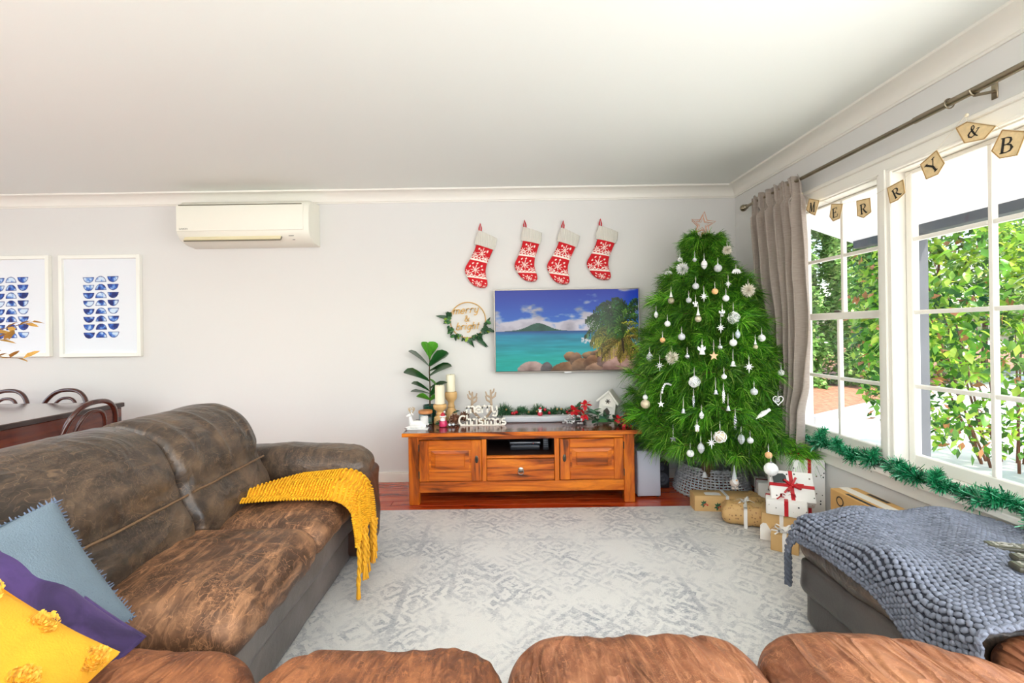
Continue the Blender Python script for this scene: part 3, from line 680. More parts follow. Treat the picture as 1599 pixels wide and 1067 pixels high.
def back_pad(ys, ye, prof, name, mat, parent, seed=0, n=64, inset=.5, wr=1.0):
    """back cushion: closed profile in (X, Z) swept along Y, ends drawn in"""
    P = [Vector((a, 0, b)) for a, b in prof]; m = len(P); dense = []
    for i in range(m):                                        # Catmull-Rom round the profile
        p0, p1, p2, p3 = P[i-1], P[i], P[(i+1) % m], P[(i+2) % m]
        for k in range(8):
            t = k/8; dense.append(.5*((2*p1)+(p2-p0)*t+(2*p0-5*p1+4*p2-p3)*t*t+(3*p1-p0-3*p2+p3)*t**3))
    c = sum(dense, Vector())/len(dense); D = len(dense); Y = (ye-ys)
    def fn(u, v):
        t = 2*u-1; e = abs(t); s = (1-max(0, (e-.86)/.14)**2.2*.40) if e < .995 else .55
        q = dense[int(round(v*D)) % D]; nrm = (q-c).normalized(); p = c+(q-c)*s
        yy = ys+Y*u; h = wrinkle((yy*1.0, (q.x+q.z)*1.1), wr*(1+3.0*max(0, e-.6)), (1.0, .55), seed)+.008*nz3(yy*5, q.z*5, seed)
        h += .012*(1-e**4)+.007*max(0, e-.62)/.38*math.sin((q.z*34+q.x*20)+5*nz3(yy*7, q.z*7, seed))*(.5+nz3(yy*3, q.z*5, seed+2))
        return (p.x+nrm.x*h, yy, p.z+nrm.z*h)
    mb = MB(); mb.grid(fn, n, D, cv=True); k = D
    mb.F += [tuple(range(D-1, -1, -1)), tuple(n*D+i for i in range(D))]
    return mb.build(name, mat, parent)
# left sofa: along the left of the rug, facing right
so = thing('leather_sofa', 'dark brown cracked leather sofa with a high back at the rug edge, left side', 'sofa', (-1.25, 1.8, 0))
so['label'] = 'dark brown cracked leather sofa with high back, yellow throw over its far end'
pad(-1.70, -.80, 1.20, 2.66, .19, .37, 'front_panel', dk_side, so, rad=.03, crown=0, wr=.6, n=(30, 60, 10), seed=3)
pad(-1.68, -.825, 1.21, 2.64, .03, .195, 'base', dk_side, so, rad=.02, crown=0, wr=.4, n=(20, 50, 8), seed=5)
pad(-1.36, -.745, 1.24, 1.865, .30, .465, 'seat_cushion', dk_seat, so, rad=.085, crown=.035, wr=1.0, stretch=(.6, 1.2), n=(60, 60, 14), seed=6)
pad(-1.36, -.755, 1.87, 2.40, .30, .445, 'seat_cushion', dk_seat, so, rad=.08, crown=.015, wr=1.0, stretch=(.6, 1.2), n=(56, 50, 14), seed=8)
bp = [(-1.215, .43), (-1.20, .52), (-1.255, .625), (-1.27, .72), (-1.34, .83), (-1.46, .885), (-1.58, .875), (-1.66, .78), (-1.68, .6), (-1.66, .42), (-1.5, .36), (-1.32, .37)]
back_pad(.86, 1.80, bp, 'back_cushion', dk, so, seed=12, n=80)
back_pad(1.765, 2.36, bp, 'back_cushion', dk, so, seed=15, n=70)
for y0, y1 in ((.92, 1.77), (1.80, 2.33)):   # stitched seam where the lumbar roll begins
    MB().tube([(-1.229+.004*nz3(q*7, 2)+.0, y0+(y1-y0)*q, .622+.004*nz3(q*9, 5)) for q in [i/24 for i in range(25)]], .0045, 6).build('piping', piping_m, so)
MB().rbox(-1.74, -1.60, .95, 2.50, .04, .80, .04, seg=3).build('back_frame', dk_side, so)
def arm_shape(P, a, b, c_):
    P.z += .02*math.sin((a+1)*1.6)*max(0, c_); return P
pad(-1.62, -.735, 2.40, 2.68, .43, .592, 'arm_pad', dk, so, rad=.10, crown=.022, wr=1.2, stretch=(1.2, .6), n=(60, 30, 16), seed=21, shape=arm_shape)
pad(-1.66, -.725, 2.40, 2.69, .04, .50, 'arm', leather('arm_front_leather', (52, 34, 27), (70, 46, 36), (92, 66, 52), .3, .3, seed=14), so, rad=.05, crown=0, wr=.8, n=(40, 20, 24), seed=23)
# near sofa: its seats run along the bottom of the view
ns = thing('leather_sofa', 'tan brown suede-worn leather sofa nearest the camera, only its seats in view', 'sofa', (.2, .75, 0))
def slump(P, a, b, c_):
    # soft folds run from the back of the seat to its rolled front edge, deepest at the joints
    ph = P.x*21+5*nz3(P.x*2.2, P.y*2.2, 3)+P.y*11*(1 if P.x > .3 else -1); f = abs(math.sin(ph))**.4-.7
    g = max(0, nz3(P.x*3.3, P.y*2.4, 8)+.35)
    P.z += .055*f*max(0, c_)*g*(1-.5*abs(b)**4)+.004*math.sin(ph*2.7+2)*max(0, c_)*g; return P
def slump_right(P, a, b, c_):
    P = slump(P, a, b, c_)
    if P.x > .74: P.y -= .20*((P.x-.74)/.46)**2*(b+1)/2
    return P
W = dict(stretch=(1.7, .55), n=(84, 60, 14), wr=.9, crown=.03)
pad(-1.17, -.60, .42, 1.185, .26, .475, 'seat_cushion', tan_d, ns, rad=.13, seed=31, shape=slump, **W)
pad(-.61, .003, .42, 1.19, .26, .462, 'seat_cushion', tan_d, ns, rad=.13, seed=33, shape=slump, **W)
pad(-.003, .625, .42, 1.215, .26, .472, 'seat_cushion', tan, ns, rad=.13, seed=37, shape=slump, **W)
pad(.615, 1.20, .42, 1.215, .26, .478, 'seat_cushion', tan, ns, rad=.13, seed=39, shape=slump_right, **W)
pad(-1.16, 1.19, .30, 1.15, .05, .30, 'base', dk_side, ns, rad=.03, crown=0, wr=.4, n=(60, 20, 8), seed=41)
for k, (a, b) in enumerate(((-1.17, -.60), (-.60, .01), (.01, .62), (.62, 1.19))):
    pad(a, b, .18, .44, .36, (.872 if k == 2 else .84), 'back_cushion', tan, ns, rad=.10, crown=.02, wr=1.2, n=(30, 16, 24), seed=50+k)
MB().rbox(-1.17, 1.19, .10, .26, .05, .76, .04, seg=3).build('back_frame', dk_side, ns)
ch_side = leather('charcoal_leather', (50, 46, 45), (66, 62, 60), (86, 79, 74), .2, .30, seed=6)
# chaise at the right, under the grey throw
ch = thing('leather_chaise', 'dark leather chaise below the windows, mostly under a grey knitted throw', 'chaise', (1.55, 1.4, 0))
pad(1.185, 1.915, 1.20, 1.88, .29, .44, 'seat_cushion', dk, ch, rad=.07, crown=.02, wr=.9, stretch=(.7, 1.3), n=(50, 50, 16), seed=61)
pad(1.235, 1.92, .50, 1.205, .27, .455, 'seat_cushion', tan, ch, rad=.09, crown=.02, wr=1.0, n=(50, 40, 14), seed=63)
pad(1.195, 1.91, .50, 1.865, .165, .315, 'front_panel', ch_side, ch, rad=.03, crown=0, wr=.9, n=(20, 40, 10), seed=65)
pad(1.225, 1.92, .52, 1.87, .03, .172, 'base', ch_side, ch, rad=.02, crown=0, wr=.5, n=(20, 40, 8), seed=67)

# ------------------------------------------------------------------ knitted throws: every stitch a small loop
def ell_template(nu=6, nv=4):
    m = MB(); m.ell((0, 0, 0), 1, nu, nv); V = np.array([tuple(v) for v in m.V]); F = []
    for f in m.F: F += [(f[0], f[i], f[i+1]) for i in range(1, len(f)-1)]
    return V, np.array(F)
ET, EF = ell_template()
def knit(name, S, us, vs_, su, sv, thick, mat, parent, alt=.6, mask=None, vary=.12, shear=True):
    """S(u, v) -> point; stitches su long, sv wide laid on the grid us x vs_ (two leaning loops each)"""
    VV = []; n = 0; cols = []
    r = np.random.default_rng(3)
    for i, u in enumerate(us):
        for j, v in enumerate(vs_):
            if mask and not mask(u, v): continue
            p = Vector(S(u, v)); du = Vector(S(u+.002, v))-p; dv = Vector(S(u, v+.002))-p
            if du.length < 1e-7 or dv.length < 1e-7: continue
            du.normalize(); dv = (dv-du*dv.dot(du)); dv.normalize(); nn_ = du.cross(dv)
            if nn_.z < -.2: nn_ = -nn_
            sg = (1 if (i+j) % 2 else -1) if shear else (1 if i % 2 else -1)
            ax = (du*math.cos(alt)+dv*math.sin(alt)*(sg if shear else 1)); ay = nn_.cross(ax)
            A = np.array([tuple(ax*su), tuple(ay*sv), tuple(nn_*thick)]); c0 = np.array(tuple(p+nn_*thick*.6))
            VV.append(ET@A+c0); cols.append(1+vary*r.normal())
    k = len(ET); N = len(VV); V = np.concatenate(VV); F = (EF[None]+(np.arange(N)*k)[:, None, None]).reshape(-1, 3)
    C = np.repeat(np.array(cols), k)
    return V, F, C
def throw_obj(name, V, F, C, col, mat, parent):
    cc = np.clip(lin_np(np.array(col))[None]*C[:, None], 0, 1); o = mesh_np(name, V, F, mat, parent, cc); o['kind'] = 'stuff'; return o
yarn = attr_mat('wool_yarn', .85, bump=.4, bscale=500, spec=.2)
# grey throw over the chaise
gt = thing('knitted_throw', 'chunky grey knitted throw spread over the chaise under the windows', 'throw', (1.55, 1.5, .47))
def gs(u, v):
    # u: from the hanging left hem across the top to the wall; v: from the near hem to the far edge
    y = 1.135+.765*v; hang = .028+.095*math.exp(-((v-.18)/.20)**2)+.02*v**8; w_ = .73+hang; s = u*w_
    fold = .012*math.sin(y*17+u*4+1.5*math.sin(u*6))*(.3+.7*v)+.010*math.sin(u*15-y*9)+.007*nz3(u*6, v*6, 2)
    crown = .035*(1-(2*min(1, max(0, (s-hang)/.73))-1)**2)*(1-(2*v-1)**4)
    z = .474+crown+fold; rr = .045
    if s < hang: x = 1.185+.006*math.sin(y*23); z = .425-(hang-s)*.95+fold*.3
    elif s < hang+rr*1.4:
        a = (s-hang)/(rr*1.4)*PI/2; x = 1.185+rr*(1-math.cos(a)); z = .425+(z-.425)*math.sin(a)
    else: x = 1.185+rr+(s-hang-rr*1.4)
    x = min(x, 1.945)
    if v > .90: z -= .10*((v-.90)/.10)**2
    z -= .025*max(0, v-.55)*(1-u)
    y += .015*math.sin(u*5)*(1 if v < .2 else 0)+.012*math.sin(u*7)*(v > .8)*v
    return (x, y, z)
V, F, C = knit('k', gs, np.arange(0, 1.0001, 1/46), np.arange(0, 1.0001, 1/48), .0128, .0086, .0070, None, None, alt=.80)
throw_obj('stitches', V, F, C, (120, 126, 140), yarn, gt)
m = MB(); m.grid(gs, 40, 40); m.build('backing', M('shaded_grey_wool', (66, 70, 82), .95), gt)  # darker sheet puts the shade between stitches into its colour
hem = MB()
for side in (0, 1):
    pts = [Vector(gs(t, 0) if side == 0 else gs(0, t))+Vector((-.002, 0, .004)) for t in [i/60 for i in range(61)]]
    for ph in (0, PI): hem.tube([p+Vector((.005*math.cos(i*1.1+ph), .003*math.sin(i*1.1+ph), .005*math.sin(i*1.1+ph))) for i, p in enumerate(pts)], .0055, 6)
hem.build('hem', M('grey_wool_hem', (112, 118, 132), .9, bump=.3), gt)
p = Vector(gs(0, 1)); tas = MB()
for ph in (0, 2*PI/3, 4*PI/3): tas.tube([p+Vector((-.012+.008*math.cos(i*.9+ph), -.02+.008*math.sin(i*.9+ph), .03-i*.0085)) for i in range(16)], .008, 6)
tas.build('tassel', M('dark_grey_wool', (84, 90, 102), .9, bump=.3), gt)
# yellow throw in the corner of the dark sofa
yt = thing('knitted_throw', 'mustard yellow knitted throw with tassels over the dark sofa seat', 'throw', (-.95, 2.2, .48))
def ysurf(u, v):
    t = min(1, u/.72); lo = 2.035+.05*t; wdt = .30*(min(1, (t+.05)/.5))**.8; y = lo+wdt*v
    x = -1.28+.56*t; crown = .075*math.sin(v*PI*.75)**1.2*(.3+.7*t)
    z = .480+.010*math.sin(v*14+u*5)+crown*.9-.02*(1-v)*0
    if u > .60:
        k = min(1, (u-.60)/.12); x = -1.28+.56*(.60/.72)+.115*math.sin(k*PI/2); z -= .06*(1-math.cos(k*PI/2))*1.4
    if u > .72: z -= (u-.72)*.62*(.75+.35*v); x += .015*math.sin((u-.72)*6)+.01*math.sin(v*13); y += .0
    return (x, y, z)
V, F, C = knit('k', ysurf, np.arange(0.02, 1.0001, 1/58), np.arange(0, 1.0001, 1/28), .0088, .0050, .0068, None, None, alt=1.05, shear=False)
throw_obj('stitches', V, F, C, (238, 174, 38), yarn, yt)
yw = M('mustard_wool', (236, 172, 38), .9, bump=.3)
m = MB(); m.grid(ysurf, 40, 14); m.build('backing', yw, yt)
for i in range(9):
    v = .02+i*.12; p = Vector(ysurf(1.0, min(1, v))); p.x += .012*(i % 2); ln = random.uniform(.13, .20)-.05*(i > 5); ts = MB()
    for ph in (0, PI): ts.tube([p+Vector((.008+.005*math.cos(k*.8+ph)+.004*math.sin(i+k*.2), .005*math.sin(k*.8+ph), .02-ln*k/18)) for k in range(19)], .0062, 6)
    to = ts.build('tassel', yw, yt); q = p+Vector((.006, 0, .02-ln)); tf = MB(); tf.ell(q, (.011, .011, .012), 8, 6)
    for k in range(16):
        a = random.uniform(0, 2*PI); rr = random.uniform(.003, .011); tf.tube([q+Vector((rr*.8*math.cos(a), rr*.8*math.sin(a), 0)), q+Vector((rr*1.5*math.cos(a), rr*1.5*math.sin(a), -.055-random.uniform(0, .012)))], .0026, 4)
    tf.build('tuft', yw, to)

# ------------------------------------------------------------------ cushions
def pillow(name, A, e1, e2, a1, a2, thick, mat, label, sub=40, seed=0, pinch=.045):
    """corner A, unit edges e1, e2 of lengths a1, a2; plump in the middle, eared corners"""
    e1 = Vector(e1).normalized(); e2 = Vector(e2); e2 = (e2-e1*e2.dot(e1)).normalized(); nn_ = e1.cross(e2)
    A = Vector(A); c = A+e1*a1/2+e2*a2/2; t = thing(name, label, 'cushion', c)
    def surf(sg):
        def fn(u, v):
            a, b = 2*u-1, 2*v-1; ba = a*(1-pinch*(1-b*b)*abs(a)); bb = b*(1-pinch*(1-a*a)*abs(b))
            h = thick*((1-abs(a)**2.6)*(1-abs(b)**2.6))**.55+.006*nz3(a*3, b*3, seed+sg)*(1-a*a)*(1-b*b)+.012*nz3(a*1.4, b*1.4, seed)
            return c+e1*ba*a1/2+e2*bb*a2/2+nn_*(sg*h)
        return fn
    m = MB(); m.grid(surf(1), sub, sub); m.grid(surf(-1), sub, sub); m.build('cover', mat, t)
    return t, surf(1), c, e1, e2, nn_, a1, a2, pinch
def fringe(t, info, mat, n=46, ln=.012):
    _, S, c, e1, e2, nn_, a1, a2, pinch = info; m = MB(); k = 0
    for (u0, v0, u1, v1, out) in ((0, 0, 1, 0, -e2), (1, 0, 1, 1, e1), (1, 1, 0, 1, e2), (0, 1, 0, 0, -e1)):
        for i in range(n):
            f = i/n; p = S(u0+(u1-u0)*f, v0+(v1-v0)*f); d = (out+nn_*random.uniform(-.6, .6)+e1*random.uniform(-.5, .5)+e2*random.uniform(-.5, .5)).normalized()
            m.tube([p-out*.004, p+d*ln*random.uniform(.5, 1.2)], [.0035, .0012], 4)
    o = m.build('frayed_edge', mat, t); o['kind'] = 'stuff'
blue = NT('blue_grey_felt'); blue.set(Base_Color=blue.mix(blue.ramp(blue.noise(blue.map(), 220, 2), [(.64, (0, 0, 0)), (.74, (.7, .7, .7))]), lin((108, 124, 136)), lin((84, 98, 114))), Roughness=.95, Normal=blue.bump(blue.noise(blue.map(), 260, 3), .5, .004))
inf = pillow('cushion', (-.985, 1.20, .50), (-.50, -.02, .82), (-.15, -1, -.1), .37, .44, .06, blue.m, 'blue grey felt cushion with frayed edges against the sofa back', seed=2)
fringe(inf[0], inf, M('frayed_thread', (96, 108, 130), .95))
vel = NT('purple_velvet'); vel.set(Base_Color=vel.mix(vel.ramp(vel.noise(vel.map((1, 1, 1)), 9, 4, .6, .8), [(.35, (0, 0, 0)), (.65, (1, 1, 1))]), lin((42, 26, 68)), lin((74, 52, 108))), Roughness=.75, Sheen_Weight=.2, Sheen_Tint=(.7, .55, 1, 1), Normal=vel.bump(vel.noise(vel.map(), 18, 3), .3, .01))
inf = pillow('cushion', (-.890, 1.115, .500), (-.72, -.06, .665), (-.07, -1, -.26), .56, .43, .060, vel.m, 'purple velvet cushion between the blue and the yellow cushions', seed=5)
m = MB(); S = inf[1]
m.tube([S(t, 0) for t in [i/40 for i in range(41)]]+[S(1, t) for t in [i/40 for i in range(1, 41)]]+[S(1-t, 1) for t in [i/40 for i in range(1, 41)]]+[S(0, 1-t) for t in [i/40 for i in range(1, 40)]], .005, 6, True)
m.build('piping', vel.m, inf[0])
yel = M('yellow_cotton', (236, 172, 40), .85, var=.08, vscale=20, bump=.5, bscale=240, bdist=.003); yel2 = attr_mat('yellow_tuft_yarn', .85, bump=.3)
inf = pillow('cushion', (-.850, 1.00, .545), (-.78, -.10, .60), (-.065, -.963, -.26), .50, .46, .07, yel, 'mustard yellow cushion with raised tufted dots, front of the pile', seed=9)
S = inf[1]; nn_ = inf[5]; r = np.random.default_rng(4)
for i in range(5):
    for j in range(5):
        u, v = .05+i*.25+(.125 if j % 2 else 0), .09+j*.21
        if u > .97: continue
        p = S(u, v); P_ = []; cc = []
        for q in range(150):
            a = r.uniform(0, 2*PI); rad = .024*math.sqrt(r.random()); d = inf[3]*math.cos(a)+inf[4]*math.sin(a); o_ = p+d*rad+nn_*.002; sd = (inf[3]*math.cos(a+1.6)+inf[4]*math.sin(a+1.6))*.002
            tip = o_+nn_*(.004+.004*r.random())*(1-(rad/.034)**3*.5)+d*.006*r.random(); P_ += [o_-sd, o_+sd, tip+sd*1.3, tip-sd*1.3]; cc.append(1+.12*r.normal())
        n_ = len(cc); ii = np.arange(n_)*4
        o = mesh_np('tufted_dot', np.array([tuple(x) for x in P_]), np.stack([ii, ii+1, ii+2, ii+3], 1), yel2, inf[0], np.clip(lin_np(np.array((246, 192, 74)))[None]*np.repeat(np.array(cc), 4)[:, None], 0, 1), False)

# remotes on the grey throw
rem_m = M('remote_plastic', (70, 68, 56), .4); rem_b = M('remote_rubber', (150, 148, 138), .5); rem_d = M('remote_black', (36, 36, 34), .35)
def remote(c, yaw, ln, wdt, label, mat=rem_m, tilt=0.0):
    t = thing('remote_control', label, 'remote control', c, 'remote controls on the grey throw'); c = Vector(c); m = MB(); m.rbox(c.x-ln/2, c.x+ln/2, c.y-wdt/2, c.y+wdt/2, c.z, c.z+.018, .006); m.build('body', mat, t)
    m = MB(); m.rbox(c.x-ln/2+.004, c.x+ln/2-.004, c.y-wdt/2+.003, c.y+wdt/2-.003, c.z+.017, c.z+.0195, .001, seg=1); m.build('face_plate', M('remote_face', (88, 86, 70), .35), t)
    for i in range(5):
        for j in (-1, 0, 1):
            if i == 1: continue
            m = MB(); m.ell((c.x-ln/2+.022+i*.026, c.y+j*wdt*.26, c.z+.020), (.006, .0045, .0025), 8, 5); m.build('button', rem_b, t)
    m = MB(); m.tube([(c.x-ln/2+.048+.016*math.cos(2*PI*k/20), c.y+.012*math.sin(2*PI*k/20), c.z+.020) for k in range(20)], .0025, 6, True); m.ell((c.x-ln/2+.048, c.y, c.z+.02), (.007, .006, .003), 10, 6); m.build('dial', rem_b, t)
    t.rotation_euler = (0, tilt, yaw); return t
remote((1.635, 1.425, .522), R(-18), .20, .042, 'slim grey remote farthest back on the grey throw')
remote((1.62, 1.355, .522), R(-14), .17, .040, 'grey remote in the middle of the three on the throw')
remote((1.575, 1.305, .522), R(-13), .19, .044, 'grey remote with round dial, nearest on the throw')

# ------------------------------------------------------------------ dining end
maho = wood('dark_mahogany', ((48, 18, 10), (84, 32, 18), (120, 50, 26)), .25, 'Y', .8, .4)
dark_e = M('dark_table_edge', (52, 38, 34), .3, coat=.3, var=.2); top_m = wood('table_top_gloss', ((70, 48, 40), (96, 70, 60), (124, 96, 84)), .12, 'Y', .6, .6)
dt = thing('dining_table', 'long dark mahogany dining table behind the sofa', 'dining table', (-3.35, 2.45, 0))
TX1, TX0, TY1, TY0 = -2.80, -3.90, 3.36, 1.55
m = MB(); m.rbox(TX0, TX1, TY0, TY1, .725, .76, .004, seg=1); o = m.build('table_top', top_m, dt, False)
m = MB(); m.rbox(TX1-.004, TX1+.006, TY0, TY1+.004, .728, .758, .003, seg=1); m.rbox(TX0, TX1, TY1-.004, TY1+.005, .728, .758, .003, seg=1); m.build('edge_banding', dark_e, dt, False)
m = MB(); m.rbox(TX1-.035, TX1-.008, TY0+.04, TY1-.02, .60, .726, .003, seg=1); m.rbox(TX0+.01, TX0+.035, TY0+.04, TY1-.02, .60, .726, .003, seg=1); m.rbox(TX0+.03, TX1-.03, TY1-.045, TY1-.02, .60, .726, .003, seg=1); m.rbox(TX0+.03, TX1-.03, TY0+.03, TY0+.05, .60, .726, .003, seg=1); m.build('apron', maho, dt, False)
for x in (TX0+.045, TX1-.045):
    for y in (TY0+.05, TY1-.05): MB().rbox(x-.04, x+.04, y-.04, y+.04, 0, .725, .006).build('leg', maho, dt)
bent = M('bentwood_dark', (72, 34, 26), .22, coat=.5, var=.25, vscale=9)
def bentwood(label, loc, yaw, first=[None]):
    """chair at the origin facing +X"""
    if first[0] is None:
        t = thing('bentwood_chair', label, 'chair', (0, 0, 0), 'bentwood chairs at the dining table')
        m = MB(); m.lathe([(.01, .445), (.195, .445), (.205, .452), (.205, .468), (.195, .474), (.01, .468)], n=32); m.build('seat', bent, t)
        def hoop(w_, h, z0):
            pts = []
            for k in range(33):
                a = PI*k/32; s = math.copysign(abs(math.cos(a))**.8, math.cos(a)); zz = z0+h*math.sin(a)**.75; pts.append((-.175-.13*(zz-.46)/.45*.9, w_*s*(1+.08*math.sin(a)), zz))
            return pts
        MB().tube(hoop(.195, .375, .46), .0155, 10).build('back_hoop', bent, t); MB().tube(hoop(.115, .315, .46), .0115, 10).build('inner_hoop', bent, t)
        for sx in (1, -1):
            for sy in (1, -1): MB().tube([(.14*sx, .14*sy, .45), (.17*sx, .165*sy, .2), (.20*sx, .185*sy, 0)], [.017, .015, .012], 10).build('leg', bent, t)
        MB().tube([(.155*math.cos(2*PI*k/28), .155*math.sin(2*PI*k/28), .26) for k in range(28)], .009, 8, True).build('stretcher', bent, t); first[0] = t
    else:
        t = copy_tree(first[0]); t['label'] = label
    t.location = loc; t.rotation_euler = (0, 0, yaw); return t
bentwood('dark bentwood chair between the dining table and the leather sofa', (-2.84, 2.88, 0), R(180))
bentwood('dark bentwood chair at the table end by the wall, below the right print', (-3.38, 3.27, 0), R(-90))
bentwood('dark bentwood chair at the table end, cut by the picture edge', (-3.84, 3.27, 0), R(-90))
# dried sprig leaning in at the picture's edge, in a vase on the table
vz = thing('vase_of_dried_leaves', 'vase of dry golden eucalyptus stems on the dining table', 'vase', (-2.98, 2.1, .762))
m = MB(); m.lathe([(.03, .762), (.055, .80), (.06, .86), (.035, .93), (.028, .97), (.032, .985), (.026, .985), (.022, .96)], (-2.98, 2.1, 0), 24); m.build('vase_body', M('stoneware', (200, 194, 184), .5, var=.1), vz)
dry = M('dry_leaf', (196, 150, 70), .7, var=.25, vscale=12); stem_m = M('dry_stem', (120, 84, 48), .8)
lm = MB(); lm.add([Vector(q) for q in ((0, 0, 0), (.4, .28, .06), (1, 0, -.05), (.4, -.28, .06), (.45, 0, 0), (.78, .18, .02), (.78, -.18, .02))], [(0, 4, 1), (1, 4, 5), (5, 4, 2), (2, 4, 6), (6, 4, 3), (3, 4, 0)])
leafd = lm.build('leaf', dry, vz, local=True); firstd = True
for px0, py0, dpt in ((50, 503, 2.25), (36, 560, 2.2), (15, 530, 2.15), (-60, 470, 2.1)):
    e = at(px0, py0, dpt); b = Vector((-2.98, 2.1, .95)); mid = b.lerp(e, .5)+Vector((-.02, 0, .10 if py0 > 520 else .06)); pts = [b, b.lerp(mid, .55)+Vector((0, 0, .03)), mid, mid.lerp(e, .5)+Vector((0, 0, .015)), e]
    st = MB().tube(pts, [.003, .0028, .0025, .002, .0012], 6).build('stem', stem_m, vz)
    for k in range(18):
        f = .35+.65*k/17; i = min(3, int(f*4)); p = pts[i].lerp(pts[i+1], f*4-i)
        o = leafd if firstd else leafd.copy()
        if not firstd: COL.objects.link(o); o.parent = vz
        firstd = False; o.location = p-wl(vz); s_ = random.uniform(.05, .078); o.scale = (s_,)*3; o.rotation_euler = (random.uniform(-.8, .8), random.uniform(-.7, .5), (0 if e.x > b.x else PI)+random.uniform(-1.0, 1.0))
# ------------------------------------------------------------------ stroke lettering (x-height 1)
def arc(cx, cy, rx, ry, a0, a1, n=10): return [(cx+rx*math.cos(R(a0+(a1-a0)*k/n)), cy+ry*math.sin(R(a0+(a1-a0)*k/n))) for k in range(n+1)]
GLY = {
 'm': (1.25, [[(0, 0), (0, 1)], [(0, .6)]+arc(.3, .68, .3, .3, 180, 0)+[(.6, 0)], [(.6, .6)]+arc(.9, .68, .3, .3, 180, 0)+[(1.2, 0)]]),
 'e': (.85, [[(.04, .5), (.78, .5)]+arc(.41, .5, .40, .5, 0, 320, 16)]),
 'r': (.6, [[(0, 0), (0, 1)], [(0, .6)]+arc(.3, .68, .3, .3, 180, 40)]),
 'y': (.8, [[(0, 1), (.05, .45)]+arc(.35, .35, .3, .33, 180, 350, 8), [(.7, 1), (.7, -.2)]+arc(.38, -.25, .32, .3, 0, -150, 8)]),
 'C': (1.25, [arc(.65, .75, .62, .78, 50, 310, 18)]),
 'h': (.75, [[(0, 0), (0, 1.65)], [(0, .6)]+arc(.32, .66, .32, .32, 180, 0)+[(.64, 0)]]),
 'i': (.3, [[(.05, 0), (.05, 1)], [(.05, 1.28), (.05, 1.42)]]),
 's': (.75, [arc(.35, .74, .30, .26, 40, 270, 9)+arc(.35, .25, .32, .25, 80, -150, 9)]),
 't': (.5, [[(.2, 1.5), (.2, .1), (.4, 0)], [(-.05, 1), (.5, 1)]]),
 'a': (.9, [arc(.38, .48, .38, .48, 20, 340, 14), [(.76, 1), (.76, 0)]]),
 'b': (.85, [[(0, 1.7), (0, 0)], arc(.38, .48, .38, .48, 160, -170, 14)]),
 'g': (.85, [arc(.38, .48, .36, .46, 20, 340, 14), [(.74, 1), (.74, -.3)]+arc(.40, -.35, .34, .3, 0, -150, 8)]),
 '&': (1.0, [[(.95, .75), (.6, .1), (.3, 0), (.08, .2), (.2, .5), (.55, .85), (.5, 1.15), (.3, 1.1), (.28, .85), (.9, 0)]]),
}
def words(mb, text, origin, ex, ez, xh, wd, nrm, th, gap=.28, shear=0.0, flat=True):
    x = 0; ex = Vector(ex); ez = Vector(ez)
    for ch in text:
        adv, st = GLY[ch]
        for p in st:
            pts = [Vector(origin)+ex*((x+a+shear*b)*xh)+ez*(b*xh) for a, b in p]
            mb.ribbon(pts, wd, nrm, th)
        x += adv+gap
    return x*xh
def text_width(text, gap=.28): return sum(GLY[c][0]+gap for c in text)-gap

# ------------------------------------------------------------------ split air conditioner
acm = M('aged_white_plastic', (238, 236, 222), .4); acd = M('flap_beige', (226, 216, 178), .45); acg = M('slot_grey', (120, 116, 98), .6)
AX0, AX1 = -2.545, -1.505
ac = thing('air_conditioner', 'cream wall-mounted split air conditioner below the cornice', 'air conditioner', ((AX0+AX1)/2, YW, 2.14))
prof = [(0, 2.318), (.10, 2.318), (.18, 2.305), (.225, 2.27), (.238, 2.20), (.240, 2.10), (.232, 2.045), (.20, 2.0), (.13, 1.972), (.06, 1.965), (0, 1.965)]
def acbody(x0, x1, name, inset=0):
    m = MB(); n = len(prof); xs = [(x0, .93), (x0+.02, 1), (x1-.02, 1), (x1, .93)]
    for i, (x, s_) in enumerate(xs):
        m.V += [Vector((x, YW-.001-(d*s_), 2.14+(z-2.14)*(s_ if d > .02 else .99))) for d, z in prof]
    for i in range(3): m.F += [(i*n+k, (i+1)*n+k, (i+1)*n+(k+1) % n, i*n+(k+1) % n) for k in range(n)]
    m.F += [tuple(range(n)), tuple(range(4*n-1, 3*n-1, -1))]
    return m.build(name, acm, ac)
acbody(AX0, AX1, 'casing')
yf = YW-.2435
m = MB(); m.rbox(AX0+.012, AX1-.035, yf, yf+.02, 2.062, 2.262, .004); m.build('front_panel', acm, ac)
m = MB(); m.rbox(AX0+.02, AX1-.05, yf+.012, yf+.03, 2.266, 2.273, .002, seg=1); m.build('intake_slot', acg, ac, False)
m = MB(); T = Matrix.Translation((0, YW-.212, 2.015)) @ Matrix.Rotation(R(-35), 4, 'X'); m.rbox(AX0+.06, AX1-.22, -.008, .004, -.028, .026, .003, T); m.build('flap', acd, ac)
m = MB(); m.rbox(AX0+.055, AX1-.215, -.004, .006, .026, .031, .001, T, 1); m.rbox(AX0+.06, AX1-.22, -.002, .008, -.034, -.029, .001, T, 1); m.rbox(AX1-.2195, AX1-.215, -.004, .006, -.03, .028, .001, T, 1); m.build('flap_gap', acg, ac, False)
fc = bpy.data.curves.new('t', 'FONT'); fc.body = 'DAIKIN'; fc.size = .020; fc.extrude = .0004; to = bpy.data.objects.new('t', fc); COL.objects.link(to)
dg = bpy.context.evaluated_depsgraph_get(); tm = bpy.data.meshes.new_from_object(to.evaluated_get(dg)); bpy.data.objects.remove(to)
tm.transform(Matrix.Translation(Vector((AX0+.035, yf-.0006, 2.074))-wl(ac)) @ Matrix.Rotation(R(90), 4, 'X')); lo = link_mesh('lettering', tm, M('logo_grey', (128, 126, 116), .5), ac, smooth=False)
